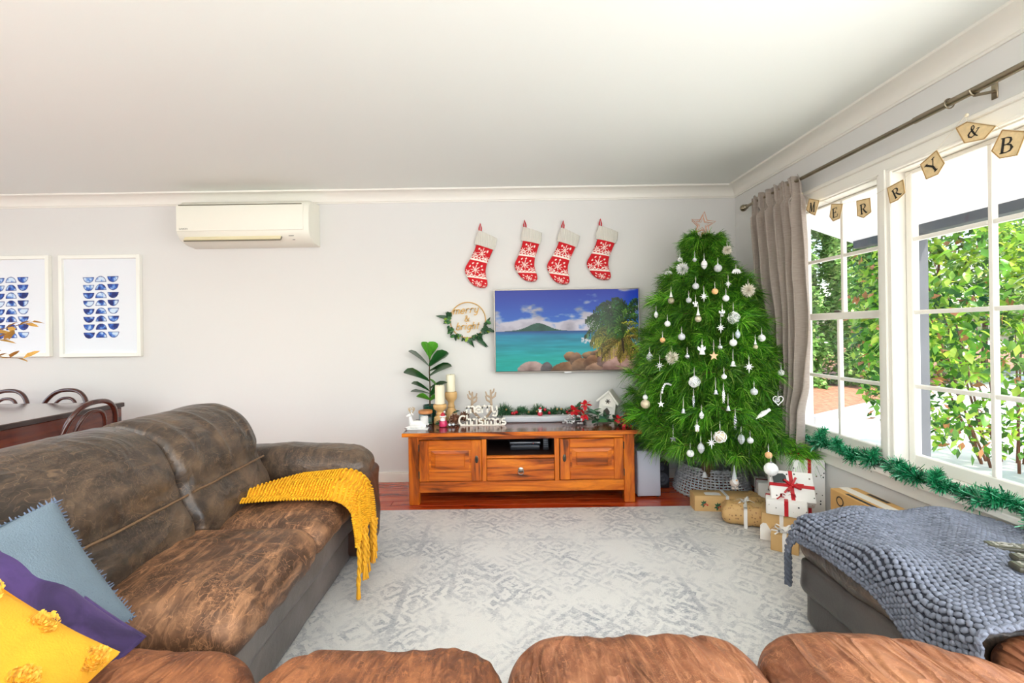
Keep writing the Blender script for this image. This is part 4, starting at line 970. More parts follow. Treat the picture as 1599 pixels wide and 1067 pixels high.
for x, z, w_ in ((AX1-.16, 2.022, .04), (AX1-.14, 1.995, .02)):
    m = MB(); m.rbox(x, x+w_, -.0015, .003, -.004, .004, .001, Matrix.Translation((0, YW-.215-(2.02-z)*-.9, z)) @ Matrix.Rotation(R(-35), 4, 'X'), 1); m.build('indicator', M('logo_grey', (128, 126, 116), .5), ac, False)

# ------------------------------------------------------------------ two framed prints
prt = attr_mat('print_paper', .7); frm = M('white_frame', (240, 240, 232), .4)
def bowls(seed=1):
    h, w_ = 190, 126; r = np.random.default_rng(seed); img = np.ones((h, w_, 3))*np.array((231, 235, 241)); yy, xx = np.mgrid[0:h, 0:w_]
    n1 = fbm(h, w_, 7, 10, 4, seed+3); cols = [27, 63, 99]
    img += (fbm(h, w_, 20, 30, 3, seed)[..., None]-.5)*5
    for ci, cx in enumerate(cols):
        for k in range(8):
            cy = 10+k*22.6+(2 if ci == 0 else 0); dome = ci == 1; rx, ry = 16.5, 17.5
            if dome: ins = (((xx-cx)/rx)**2+((yy-(cy+17))/ry)**2 < 1) & (yy < cy+17)
            else: ins = (((xx-cx)/rx)**2+((yy-cy)/ry)**2 < 1) & (yy > cy)
            d = np.sqrt(((xx-cx)/rx)**2+((yy-(cy+17 if dome else cy))/ry)**2); flat = np.abs(yy-(cy+17 if dome else cy))
            q = np.clip((n1-.5)*3.2+r.uniform(.15, .85), 0, 1)[..., None]
            deep, mid, pale = np.array((24, 36, 104.)), np.array((52, 104, 196.)), np.array((206, 224, 242.))
            c = np.where(q < .5, deep+(mid-deep)*q*2, mid+(pale-mid)*(q-.5)*2)
            rim = ((d > .86) | (flat < 2.2))[..., None]; c = np.where(rim, c*.45+deep*.55, c)
            img = np.where(ins[..., None], c, img)
    return img
pimg = bowls()
def picture(x0, x1, z0, z1, label):
    t = thing('framed_print', label, 'picture', ((x0+x1)/2, YW, (z0+z1)/2), 'blue watercolour prints on the back wall')
    y0, y1 = YW-.034, YW-.001; b = .030; sp = .034
    for (a, c, d, e) in ((x0, x0+b, z0, z1), (x1-b, x1, z0, z1), (x0+b, x1-b, z1-b, z1), (x0+b, x1-b, z0, z0+b)): MB().rbox(a, c, y0, y1, d, e, .002, seg=1).build('frame', frm, t, False)
    MB().box(x0+b, x1-b, YW-.014, YW-.006, z0+b, z1-b).build('mount', M('mount_card', (231, 235, 241), .7), t, False)
    w_, h = x1-x0, z1-z0; px0, px1 = x0+.235*w_, x1-.242*w_; pz1, pz0 = z1-.172*h, z0+.175*h
    painted('print', pimg, (px0, YW-.0145, pz1), (px1-px0, 0, 0), (0, 0, -(pz1-pz0)), prt, t)
    return t
a = at(90, 399, YW-.034); b = at(219.5, 556.5, YW-.034)
picture(a.x, b.x, b.z, a.z, 'white framed print of stacked blue bowls nearer the air conditioner')
picture(a.x-.74, b.x-.755, b.z+.008, a.z+.003, 'white framed print of stacked blue bowls, half out of the picture')

# ------------------------------------------------------------------ television
def beach():
    h, w_ = 150, 264; yy, xx = np.mgrid[0:h, 0:w_]; y = yy/(h-1); x = xx/(w_-1); img = np.zeros((h, w_, 3)); hz = .505
    def C(*c): return np.array(c, float)
    t = np.clip(y/hz, 0, 1)[..., None]; img[:] = C(8, 44, 160)*(1-t)+C(40, 118, 205)*t
    cl = fbm(h, w_, 4, 9, 5, 2); cl2 = fbm(h, w_, 9, 8, 5, 5)
    thr = .63-.20*np.clip((y-.2)/.2, 0, 1)*(1-.5*np.clip((x-.5)/.4, 0, 1)); k = np.clip((cl*.6+cl2*.4-thr+.06)/.10, 0, 1)[..., None]
    img = img*(1-k)+(C(206, 200, 208)-55*np.clip(cl2-.45, 0, .4)[..., None]*2.5)*k
    sea = y > hz; s = np.clip((y-hz)/(1-hz), 0, 1)[..., None]; rip = (fbm(h, w_, 6, 40, 3, 8)-.5)[..., None]*46
    sc = np.where(s < .12, C(2, 70, 140)+(C(0, 132, 164)-C(2, 70, 140))*s/.12, C(0, 132, 164)+(C(10, 176, 164)-C(0, 132, 164))*np.clip((s-.12)/.6, 0, 1)); img = np.where(sea[..., None], sc+rip, img)
    isl = hz-.075*np.exp(-((x-.30)/.09)**2)-.028*np.exp(-((x-.28)/.17)**2)+.004; g = (y > isl) & (y < hz) & (x > .05) & (x < .66)
    img = np.where(g[..., None], C(16, 78, 58)+40*(fbm(h, w_, 30, 20, 3, 4)-.5)[..., None], img)
    rn = fbm(h, w_, 16, 14, 4, 12)[..., None]
    foam = (np.abs(y-(.60+.1*np.sin(x*9)+.20*(1-x))) < .012) & (x > .6); foam |= (y > .62) & (y < .70) & (x > .60) & (x < .8) & (cl2 > .5)
    img = np.where(foam[..., None], C(205, 212, 214), img)
    rocks = [(.25, 1.02, .10, .14, (170, 142, 132)), (.355, 1.02, .045, .13, (92, 84, 84)), (.50, 1.02, .12, .13, (130, 92, 58)), (.52, .83, .045, .06, (146, 104, 62)), (.56, .87, .045, .09, (128, 92, 64)),
             (.62, .95, .09, .11, (146, 108, 74)), (.66, .82, .06, .05, (150, 112, 70)), (.73, .80, .07, .05, (140, 104, 72)), (.70, .92, .09, .11, (140, 98, 62)), (.80, .82, .1, .07, (132, 98, 66)), (.74, 1.0, .12, .10, (160, 124, 98)), (.90, .78, .1, .08, (120, 90, 62)), (.86, .9, .14, .12, (126, 94, 70)), (1.0, .88, .30, .17, (150, 116, 104)), (.95, 1.02, .22, .2, (158, 122, 110))]
    for cx, cy, rx, ry, c in rocks:
        d = ((x-cx)/rx)**2+((y-cy)/ry)**2; ins = d < 1+.35*(rn[..., 0]-.5); img = np.where(ins[..., None], C(*c)*(.45+.75*np.clip(1.0-(y-cy+ry)/(2*ry), 0, 1))[..., None]+90*(rn-.5), img)
    r = np.random.default_rng(3)
    def dab(px, py, c, sz=1):
        i, j = int(py*(h-1)), int(px*(w_-1))
        img[max(0, i-sz+1):i+sz, max(0, j-sz+1):j+sz] = c
    pals = [((10, 40, 16), (22, 62, 24), (44, 84, 28)), ((34, 70, 22), (74, 108, 36), (30, 58, 22)), ((96, 110, 36), (138, 132, 44), (70, 92, 30)), ((120, 104, 36), (86, 74, 28), (150, 132, 60))]
    for (cx, cy, fr) in ((.93, .24, [(-165, .20, 0), (170, .22, 0), (150, .21, 0), (125, .16, 0), (60, .14, 0), (15, .14, 1), (200, .2, 1), (225, .2, 0)]), (.85, .44, [(178, .20, 1), (158, .22, 1), (138, .22, 0), (112, .20, 0), (80, .20, 0), (55, .2, 1), (30, .2, 1), (5, .2, 2), (198, .18, 2), (215, .18, 2), (240, .15, 1)]),
                        (.90, .60, [(178, .19, 2), (160, .2, 2), (200, .18, 3), (222, .17, 3), (250, .13, 3), (290, .12, 3), (320, .14, 2), (130, .18, 1), (95, .16, 1), (50, .14, 2), (10, .14, 3)])):
        for a, l, pi in fr:
            a = R(a+r.uniform(-8, 8)); P_ = pals[pi]; prev = None
            for k in np.linspace(0, 1, 52):
                X = cx+l*1.15*k*math.cos(a); Y = cy-l*1.75*k*math.sin(a)+.55*l*k*k
                if prev is not None:
                    ta = math.atan2((Y-prev[1])/1.76, X-prev[0])
                    for sd in (-1, 1):
                        la = ta+sd*r.uniform(.7, 1.1); ll = l*.34*(math.sin(min(1, .12+k*.95)*PI)**.7); col = np.array(P_[int(r.integers(3))])*r.uniform(.75, 1.25)*(1.15 if sd < 0 else .8)
                        for e in np.linspace(0, 1, 14):
                            px, py = X+ll*e*math.cos(la), Y+ll*1.76*e*math.sin(la)+.05*e*e
                            if 0 <= px < 1 and 0 <= py < 1: dab(px, py, col*(.8+.4*e), 1)
                prev = (X, Y)
    for k in np.linspace(0, 1, 40): dab(.885+.01*k, .62+.17*k, (52, 40, 30), 2)
    return np.clip(img, 0, 255)
TVY = YW-.072
tl, tr_, bl, br = at(771, 453, TVY), at(1000, 449, TVY), at(773, 583, TVY), at(999, 579, TVY)
tx0, tx1, tz1, tz0 = (tl.x+bl.x)/2, (tr_.x+br.x)/2, (tl.z+tr_.z)/2, (bl.z+br.z)/2
tv = thing('television', 'wall-mounted flat television showing a tropical beach', 'television', ((tx0+tx1)/2, YW, (tz0+tz1)/2))
MB().rbox(tx0, tx1, TVY+.004, TVY+.040, tz0, tz1, .003).build('casing', M('tv_black', (24, 24, 26), .35), tv, False)
MB().rbox(tx0+.25, tx1-.25, TVY+.038, YW-.0005, tz0+.15, tz1-.15, .004).build('wall_bracket', M('tv_black', (24, 24, 26), .35), tv, False)
m = MB(); e = .0075
for a_, b_, c_, d_ in ((tx0, tx0+e, tz0, tz1), (tx1-e, tx1, tz0, tz1), (tx0+e, tx1-e, tz1-e, tz1), (tx0+e, tx1-e, tz0, tz0+e)): m.rbox(a_, b_, TVY, TVY+.03, c_, d_, .002, seg=1)
m.build('bezel', M('tv_silver', (176, 168, 160), .3, .7), tv, False)
MB().rbox((tx0+tx1)/2-.03, (tx0+tx1)/2+.03, TVY-.001, TVY+.02, tz0-.009, tz0+.003, .002, seg=1).build('badge', M('badge_silver', (214, 214, 216), .3, .6), tv, False)
scr = attr_mat('tv_screen', .30, emit=.52, spec=.25); scr.node_tree.nodes['Principled BSDF'].inputs['Base Color'].links and scr.node_tree.links.remove(scr.node_tree.nodes['Principled BSDF'].inputs['Base Color'].links[0])
scr.node_tree.nodes['Principled BSDF'].inputs['Base Color'].default_value = (.01, .01, .012, 1)
painted('screen', beach(), (tx0+.010, TVY+.0035, tz1-.010), (tx1-tx0-.020, 0, 0), (0, 0, -(tz1-tz0-.022)), scr, tv)

# ------------------------------------------------------------------ stockings
knit_m = attr_mat('knit_pattern', .9, bump=.5, bscale=320); cuff_m = NT('ribbed_cuff'); wv = cuff_m.n('ShaderNodeTexWave', bands_direction='X'); cuff_m.l(cuff_m.map(), wv.inputs['Vector']); wv.inputs['Scale'].default_value = 38
cuff_m.set(Base_Color=(*lin((248, 244, 232)), 1), Roughness=.95, Normal=cuff_m.bump(wv.outputs['Fac'], .9, .006)); cuff_m = cuff_m.m; red_felt = M('red_felt', (196, 22, 34), .9, bump=.4, bscale=300)
FLK = [(0, 8, 6), (-9.5, 12, 4), (9.5, 13, 4), (0, 29, 6.2), (-9.5, 34, 4.2), (9.5, 35, 4.2), (-2, 51, 6), (8, 57, 4.2), (-9, 58, 4.2), (1, 62, 3.5)]; DOT = [(-6, 21.5), (7, 23), (-8, 25.5), (9, 27), (-6.5, 4), (7, 4), (-7.5, 45.5), (5, 46), (10, 49), (-10.5, 50), (0, 21), (5, 13.5), (-5, 13.5), (5, 36), (-5, 36)]
def stock_paint(s, t):
    red = (205, 20, 32); wh = (246, 238, 228); x, y = t*13.2, s*66
    for ly in (17.3, 40.5):
        if abs(y-ly) < .95: return wh
    for ly in (15.0, 38.2): 
        if abs(y-ly-.9*math.sin(x*1.3)) < .6: return wh
    for cx, cy, r_ in FLK:
        dx, dy = x-cx, y-cy; d = math.hypot(dx, dy)
        if d < r_:
            a = math.atan2(dy, dx); k = abs(math.sin(4*a))/4*d if r_ > 5 else abs(math.sin(3*a))/3*d
            if k < .34 and d > .6: return wh
            if r_ > 5 and .58*r_ < d < .78*r_ and abs(math.sin(4*a)) < .62: return wh
    for cx, cy in DOT:
        if abs(x-cx)+abs(y-cy) < 1.35: return wh
    return red
ST = [((178, 268), (342, 318)), ((160, 320), (312, 384)), ((138, 365), (296, 420)), ((105, 425), (278, 465)), ((72, 480), (266, 520)), ((63, 525), (266, 560)), ((78, 570), (275, 600)), ((104, 618), (281, 640)), ((140, 660), (279, 668)), ((185, 685), (262, 690)), ((212, 692), (240, 694))]
SCL = 6.27
def stocking(label, loop_px, rot, sx=1.0, sy=1.0):
    """loft between the left and the right edge of the sock; drawn from the hanging loop down"""
    Yc = YW-.026; o = at(loop_px[0], loop_px[1], Yc); k = Yc/FPX/SCL; ca, sa = math.cos(R(rot)), math.sin(R(rot))
    t = thing('christmas_stocking', label, 'stocking', (o.x, YW, o.z), 'knitted stockings pinned above the television')
    def P(q, y=0.0):
        dx, dz = (q[0]-220)*k*sx, -(q[1]-60)*k*sy; return Vector((o.x+dx*ca+dz*sa, Yc+y, o.z-dx*sa+dz*ca))
    def dense(n):
        L = [P(a) for a, b in ST]; Rr = [P(b) for a, b in ST]; out = []
        m_ = len(ST)-1
        for i in range(n+1):
            f = i/n*m_; j = min(m_-1, int(f)); u = f-j
            def cr(A):
                p0, p1, p2, p3 = A[max(0, j-1)], A[j], A[j+1], A[min(m_, j+2)]
                return .5*((2*p1)+(p2-p0)*u+(2*p0-5*p1+4*p2-p3)*u*u+(3*p1-p0-3*p2+p3)*u**3)
            out.append((cr(L), cr(Rr)))
        return out
    N, K = 150, 96; D = dense(N); m = MB(); cols = []
    for i, (l, r_) in enumerate(D):
        c, hw = (l+r_)/2, (r_-l)/2; s = i/N; th = .020*min(1, (1-s)*6+.15)
        for j in range(K):
            a = 2*PI*j/K; tt = math.cos(a); p = c+hw*tt+Vector((0, -th*math.sin(a)*(abs(math.sin(a))**-.3 if abs(math.sin(a)) > .01 else 1), 0))
            p.y += .003*nz3(p.x*22, p.z*22, loop_px[0]); m.V.append(p); cols.append(stock_paint(s, tt))
    for i in range(N):
        for j in range(K): m.F.append((i*K+j, i*K+(j+1) % K, (i+1)*K+(j+1) % K, (i+1)*K+j))
    m.F += [tuple(range(K)), tuple(N*K+j for j in range(K-1, -1, -1))]; m.C = lin_np(np.array(cols)); m.build('sock', knit_m, t)
    m = MB(); cl, cr_, bl_, br_ = P((200, 128)), P((382, 212)), P((158, 262)), P((352, 326)); n = 48
    rows = [(0, .7, .85), (0, .9, 1), (.08, 1, 1), (.5, 1, 1.05), (.92, 1, 1), (1, .95, .98), (1, .8, .9)]
    for f, th, e in rows:
        l = cl.lerp(bl_, f); r_ = cr_.lerp(br_, f); c, hw = (l+r_)/2, (r_-l)/2*e
        for j in range(n):
            a = 2*PI*j/n; p = c+hw*math.cos(a)+Vector((0, -.026*th*math.sin(a)+(.0018*(j % 2) if 0 < f < 1 else 0), 0)); p.y = min(p.y, YW-.001); m.V.append(p)
    q = len(rows)
    for i in range(q-1):
        for j in range(n): m.F.append((i*n+j, i*n+(j+1) % n, (i+1)*n+(j+1) % n, (i+1)*n+j))
    m.F += [tuple(range(n)), tuple((q-1)*n+j for j in range(n-1, -1, -1))]; m.build('cuff', cuff_m, t)
    a_, b_ = P((216, 150)), P((220, 60)); m = MB(); m.ribbon([a_+Vector((-.008, .01, 0)), (a_+b_)/2+Vector((-.009, .006, 0)), b_, (a_+b_)/2+Vector((.009, .006, 0)), a_+Vector((.008, .01, 0))], .010, (0, -1, 0), .003); m.build('hanging_loop', red_felt, t)
    m = MB(); m.ell(b_+Vector((0, .014, -.004)), (.006, .012, .006), 8, 6); m.build('wall_hook', M('clear_hook', (220, 220, 220), .2), t)
stocking('red knitted stocking with a drooping cuff, hung lowest, first from the wreath side', (750, 349), 0)
stocking('slim red knitted stocking, second from the wreath side', (819, 344), -6, .95, .96)
stocking('red knitted stocking whose white cuff gapes open, third from the wreath side', (879.5, 345), 1, 1.0, .985)
stocking('red knitted stocking, fourth and nearest the Christmas tree', (937.5, 342), -3, 1.03, .95)

# ------------------------------------------------------------------ greenery helpers
def leaf_mesh(prof, bend=.2, cup=.2):
    m = MB(); n = len(prof)
    for t, wd in prof: m.V += [Vector((t, wd, cup*wd-bend*t*t)), Vector((t, 0, -bend*t*t)), Vector((t, -wd, cup*wd-bend*t*t))]
    for i in range(n-1): m.F += [(i*3, i*3+3, i*3+4, i*3+1), (i*3+1, i*3+4, i*3+5, i*3+2)]
    return m
OVAL = [(0, .01), (.12, .14), (.35, .26), (.6, .27), (.85, .15), (1, .01)]; LANCE = [(0, .01), (.15, .07), (.4, .13), (.7, .10), (.9, .04), (1, .004)]
FIDDLE = [(0, .03), (.1, .13), (.3, .21), (.5, .30), (.75, .37), (.92, .27), (1, .08)]; PETAL = [(0, .04), (.2, .22), (.45, .34), (.75, .24), (1, .02)]
_lm = {}
def leaf_obj(name, prof, mat, parent, p, d, size, roll=0.0, bend=.2, cup=.2):
    key = (id(prof), mat.name, bend, cup); d = Vector(d).normalized(); up = Vector((0, 0, 1)) if abs(d.z) < .95 else Vector((1, 0, 0)); y = up.cross(d).normalized(); z = d.cross(y)
    rot = Matrix((d, y, z)).transposed() @ Matrix.Rotation(roll, 3, 'X')
    if key not in _lm: _lm[key] = leaf_mesh(prof, bend, cup).build(name, mat, parent, local=True); o = _lm[key]
    else: o = _lm[key].copy(); o.name = name; COL.objects.link(o); o.parent = parent
    o.location = Vector(p)-wl(parent); o.rotation_euler = rot.to_euler(); o.scale = (size,)*3; return o
g_dark = M('leaf_dark_green', (34, 76, 44), .45, var=.3, vscale=20); g_mid = M('leaf_mid_green', (62, 116, 60), .45, var=.3, vscale=20); g_lime = M('leaf_lime', (146, 178, 62), .5, var=.2); g_euc = M('leaf_eucalyptus', (88, 136, 112), .5, var=.25, vscale=20)
p_red = M('petal_red', (206, 20, 34), .6, var=.2, vscale=20); b_red = M('berry_red', (186, 14, 36), .25, coat=.4); b_dred = M('berry_dark_red', (112, 12, 26), .3, coat=.4); b_sil = M('berry_silver', (206, 206, 206), .3, .6)
# wreath
gold = M('gold_ply', (212, 168, 92), .5)
wc = at(730.5, 500, YW-.02); wr_ = thing('hoop_wreath', 'gold hoop wreath with leaves and gold lettering left of the television', 'wreath', (wc.x, YW, wc.z)); HR = .148
MB().tube([(wc.x+HR*math.cos(2*PI*k/48), YW-.012, wc.z+HR*math.sin(2*PI*k/48)) for k in range(48)], .0042, 8, True).build('hoop', gold, wr_)
m = MB(); words(m, 'merry', (wc.x-.122, YW-.014, wc.z+.048), (1, 0, .08), (0, 0, 1), .038, .0085, (0, -1, 0), .004, .33, .3); words(m, '&', (wc.x-.028, YW-.014, wc.z-.012), (1, 0, 0), (0, 0, 1), .042, .0085, (0, -1, 0), .004)
words(m, 'bright', (wc.x-.098, YW-.014, wc.z-.082), (1, 0, .05), (0, 0, 1), .036, .0085, (0, -1, 0), .004, .26, .3); m.build('lettering', gold, wr_)
random.seed(21)
for k in range(84):
    a = R(random.choice([random.gauss(175, 14), random.gauss(232, 22), random.gauss(285, 14), random.gauss(325, 16), random.gauss(340, 12)])); rr = HR+random.uniform(-.02, .02)
    p = (wc.x+rr*math.cos(a), YW-.018-random.uniform(0, .02), wc.z+rr*math.sin(a)); q = a+random.uniform(-1.2, 1.2)
    leaf_obj('leaf', OVAL, random.choice([g_dark, g_dark, g_mid, g_lime if k % 3 == 0 else g_dark]), wr_, p, (math.cos(q), random.uniform(-.6, -.05), math.sin(q)), random.uniform(.03, .05), random.uniform(-.8, .8)+1.57)
for a, q, s_ in ((172, 172, .12), (178, 120, .075), (300, 305, .13), (292, 320, .14), (275, 290, .09), (335, 60, .10), (335, 335, .11), (318, 20, .09), (310, 290, .08)):
    p = (wc.x+HR*math.cos(R(a)), YW-.02, wc.z+HR*math.sin(R(a))); leaf_obj('long_leaf', LANCE, g_dark, wr_, p, (math.cos(R(q)), -.15, math.sin(R(q))), s_, 1.57)

# ------------------------------------------------------------------ television cabinet
W3 = ((58, 20, 2), (184, 86, 10), (236, 136, 30)); cw_h = wood('cabinet_wood_across', W3, .35, 'X', .8, .25); cw_v = wood('cabinet_wood_upright', W3, .35, 'Z', .8, .25); cw_top = wood('cabinet_top_wood', ((56, 20, 12), (92, 36, 18), (128, 58, 28)), .16, 'X', .7, .6)
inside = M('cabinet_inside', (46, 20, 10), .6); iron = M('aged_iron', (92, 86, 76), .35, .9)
FY, BY, ZT = 3.265, 3.775, .522
cb = thing('tv_cabinet', 'low orange-brown timber television cabinet with two panelled doors', 'cabinet', (.13, 3.52, 0))
def cbx(name, x0, x1, z0, z1, mat, y0=FY, y1=None, r=.003, parent=None):
    return MB().rbox(x0, x1, y0, (y0+.03 if y1 is None else y1), z0, z1, r, seg=1).build(name, mat, parent or cb, False)
cbx('top', -.722, .992, .494, ZT, cw_top, FY-.018, BY, .004); cbx('top_edge', -.723, .993, .4945, .5215, cw_h, FY-.021, FY-.0175, .001)
for x0, x1 in ((-.682, -.606), (.866, .943)):
    cbx('leg', x0, x1, 0, .494, cw_v, FY, FY+.07, .005); cbx('leg', x0, x1, 0, .494, cw_v, BY-.08, BY-.01, .005)
cbx('top_rail', -.606, .866, .466, .494, cw_h, FY+.004, FY+.034); cbx('bottom_rail', -.606, .866, .088, .163, cw_h, FY+.002, FY+.034, .004)
for x0, x1 in ((-.155, -.121), (.368, .402)): cbx('stile', x0, x1, .163, .466, cw_v, FY+.004, FY+.034)
cbx('shelf_edge', -.121, .368, .327, .345, cw_h, FY+.004, FY+.034)
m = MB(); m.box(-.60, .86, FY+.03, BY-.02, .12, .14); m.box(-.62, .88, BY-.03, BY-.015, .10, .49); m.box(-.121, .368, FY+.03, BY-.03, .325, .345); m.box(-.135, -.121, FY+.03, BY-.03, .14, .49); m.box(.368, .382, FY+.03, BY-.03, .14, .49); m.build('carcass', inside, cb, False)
for x0, x1 in ((-.672, -.655), (.917, .934)): cbx('side_panel', x0, x1, .09, .494, cw_v, FY+.06, BY-.07)
def door(x0, x1, lock_left):
    z0, z1 = .168, .462; d = MB(); s_ = .066; e = .045
    L, Rr = (e+.03, s_) if lock_left else (s_, e+.03)
    MB().rbox(x0, x0+L, FY, FY+.022, z0, z1, .003, seg=1).build('door_stile', cw_v, dr := MB().box(x0+.02, x1-.02, FY+.012, FY+.018, z0+.02, z1-.02).build('door', cw_h, cb, False), False)
    MB().rbox(x1-Rr, x1, FY, FY+.022, z0, z1, .003, seg=1).build('door_stile', cw_v, dr, False)
    for a, b in ((z0, z0+.068), (z1-.062, z1)): MB().rbox(x0+L, x1-Rr, FY+.001, FY+.022, a, b, .003, seg=1).build('door_rail', cw_h, dr, False)
    a, b, c, d_ = x0+L, x1-Rr, z0+.068, z1-.062; q = .045; m = MB()
    o = [(a+.004, c+.004), (b-.004, c+.004), (b-.004, d_-.004), (a+.004, d_-.004)]; i_ = [(a+q, c+.034), (b-q, c+.034), (b-q, d_-.034), (a+q, d_-.034)]
    m.add([Vector((x, FY+.0135, z)) for x, z in o]+[Vector((x, FY+.0085, z)) for x, z in i_]+[Vector((x+(.004 if x < (a+b)/2 else -.004), FY+.002, z+(.003 if z < (c+d_)/2 else -.003))) for x, z in i_], [(8, 9, 10, 11)]+[(k, (k+1) % 4, 4+(k+1) % 4, 4+k) for k in range(4)]+[(4+k, 4+(k+1) % 4, 8+(k+1) % 4, 8+k) for k in range(4)])
    m.build('raised_panel', cw_h, dr, False)
    m = MB(); m.box(a, b, FY+.0135, FY+.016, c, d_); m.build('panel_groove', M('groove_brown', (50, 22, 10), .6), dr, False)  # dark brown sheet, showing as a thin line round the panel
    ex = x0+.035 if lock_left else x1-.035; ez = (z0+z1)/2+.01
    m = MB(); m.ell((ex, FY-.001, ez), (.013, .004, .028), 16, 8); m.build('escutcheon', iron, dr); m = MB(); m.ell((ex, FY-.0045, ez+.004), (.004, .002, .005), 8, 6); m.rbox(ex-.002, ex+.002, FY-.006, FY-.004, ez-.012, ez+.002, .0006, seg=1); m.build('keyhole', M('keyhole_black', (14, 12, 10), .8), dr)
    hx = x1+.002 if lock_left else x0-.002
    for z in (z0+.05, z1-.05): m = MB(); m.tube([(hx, FY-.001, z-.025), (hx, FY-.001, z+.025)], .004, 8); m.build('hinge', iron, dr)
door(-.604, -.157, False); door(.404, .864, True)
dw = MB().rbox(-.119, .366, FY, FY+.022, .168, .322, .003, seg=1).build('drawer', cw_h, cb, False)
m = MB(); m.lathe([(.004, 0), (.018, .001), (.020, .004), (.010, .008), (.004, .010)], (.124, FY, .245), 18, Matrix.Rotation(R(90), 3, 'X')); m.tube([(.124+.020*math.cos(2*PI*k/20), FY-.012, .232+.016*math.sin(2*PI*k/20)) for k in range(20)], .003, 6, True); m.ell((.124, FY-.013, .246), (.018, .006, .006), 10, 6); m.build('drawer_pull', M('pewter', (150, 144, 134), .3, .9), dw)
# in the open shelf
blk = M('black_plastic', (28, 30, 36), .35); gry = M('grey_plastic', (96, 102, 112), .3)
a = at(798, 712, 3.42); st = thing('set_top_box', 'black set top box in the open shelf of the cabinet', 'set top box', (.17, 3.47, .345))
MB().rbox(.052, .275, 3.40, 3.56, .350, .384, .008).build('lower_case', blk, st); MB().rbox(.045, .283, 3.39, 3.57, .387, .418, .012).build('upper_case', M('black_gloss', (34, 38, 46), .2, coat=.4), st)
MB().rbox(.06, .268, 3.387, 3.40, .382, .389, .002, seg=1).build('silver_trim', gry, st); m = MB(); m.ell((.225, 3.389, .403), (.004, .002, .004), 8, 6); m.build('indicator', M('led_red', (150, 40, 40), .3), st)
for x in (.075, .255): MB().rbox(x-.012, x+.012, 3.42, 3.54, .345, .352, .002, seg=1).build('foot', blk, st)
m = MB()
for i in range(9): m.rbox(.075+i*.018, .083+i*.018, 3.3885, 3.392, .3935, .396, .0005, seg=1)
m.build('vent_slots', blk, st, False)
rc = thing('remote_control', 'black remote standing upright beside the set top box', 'remote control', (.322, 3.44, .345)); T = Matrix.Translation((.322, 3.42, .345)) @ Matrix.Rotation(R(-12), 4, 'X')
MB().rbox(-.022, .022, -.009, .009, .001, .118, .006, T).build('body', blk, rc)
for i in range(6):
    for j in (-1, 0, 1): m = MB(); m.rbox(j*.012-.004, j*.012+.004, -.0115, -.008, .02+i*.015, .028+i*.015, .0012, T, 1); m.build('button', gry, rc, False)
cab = thing('cable', 'tangled black cables hanging at the back of the open shelf', 'cable', (.2, 3.6, .345))
for k in range(4):
    MB().tube([(.10+k*.05, 3.56, .40), (.11+k*.04, 3.62, .43+.01*k), (.2+k*.03, 3.68, .45-.012*k), (.28+k*.015, 3.72, .36+.005*k), (.30, 3.735, .352)], .0035, 6).build('strand', M('cable_grey', (70, 68, 66), .5), cab)

# ------------------------------------------------------------------ things on the cabinet
wh = M('white_ceramic', (240, 238, 234), .25, coat=.3); antl = M('antler_wood', (178, 156, 132), .7, var=.15)
def antler(mb, p, h, lean, r=.004, side=1):
    p = Vector(p); a = p+Vector((lean*.35*h, 0, h*.45)); b = p+Vector((lean*.5*h, 0, h))
    mb.tube([p, a, b], [r, r*.9, r*.6], 7)
    for f, dx, dz in ((.35, .38, .28), (.6, .36, .25), (.55, -.32, .26), (.8, -.22, .2)): q = p.lerp(b, f)+Vector((0, 0, 0)); mb.tube([q, q+Vector((dx*h*.6*side, 0, dz*h*.5)), q+Vector((dx*h*.75*side, 0, dz*h*1.25))], [r*.8, r*.75, r*.5], 6)
# reindeer tealight holder
RX, RY_ = -.635, 3.40; dr_ = thing('reindeer_figurine', 'white ceramic lying reindeer with gold antlers at the cabinet corner', 'figurine', (RX, RY_, ZT))
m = MB(); m.tube([(RX-.055, RY_, ZT+.030), (RX-.02, RY_, ZT+.034), (RX+.03, RY_, ZT+.032), (RX+.062, RY_, ZT+.026)], [.022, .030, .030, .020], 14); m.tube([(RX-.045, RY_, ZT+.04), (RX-.055, RY_, ZT+.075), (RX-.058, RY_, ZT+.098)], [.022, .014, .013], 12)
m.tube([(RX-.050, RY_, ZT+.104), (RX-.066, RY_-.002, ZT+.100), (RX-.082, RY_-.003, ZT+.092)], [.015, .014, .007], 10); m.ell((RX-.04, RY_-.01, ZT+.112), (.006, .004, .012), 8, 6, Matrix.Rotation(R(-40), 3, 'Y')); m.ell((RX-.05, RY_+.012, ZT+.112), (.006, .004, .012), 8, 6, Matrix.Rotation(R(-30), 3, 'Y'))
for dx in (-.06, .02): m.tube([(RX+dx+.01, RY_-.024, ZT+.018), (RX+dx-.03, RY_-.03, ZT+.010), (RX+dx+.005, RY_-.034, ZT+.008)], [.012, .009, .007], 8)
m.ell((RX+.072, RY_, ZT+.034), (.012, .009, .010), 8, 6); m.rbox(RX-.075, RX+.08, RY_-.04, RY_+.035, ZT, ZT+.008, .003); m.build('body', wh, dr_)
m = MB(); antler(m, (RX-.050, RY_-.005, ZT+.112), .05, -.5, .0028, -1); antler(m, (RX-.042, RY_+.008, ZT+.112), .05, .5, .0028, 1); m.build('antlers', M('gold_paint', (190, 156, 96), .35, .6), dr_)
m = MB(); m.lathe([(.026, .03), (.030, .035), (.030, .088), (.026, .088), (.025, .045)], (RX+.048, RY_+.008, ZT), 20); m.build('tealight_cup', wh, dr_)
jx, jy = -.605, 3.565; jr = thing('glass_jar', 'clear glass jar with a wooden lid behind the reindeer', 'jar', (jx, jy, ZT))
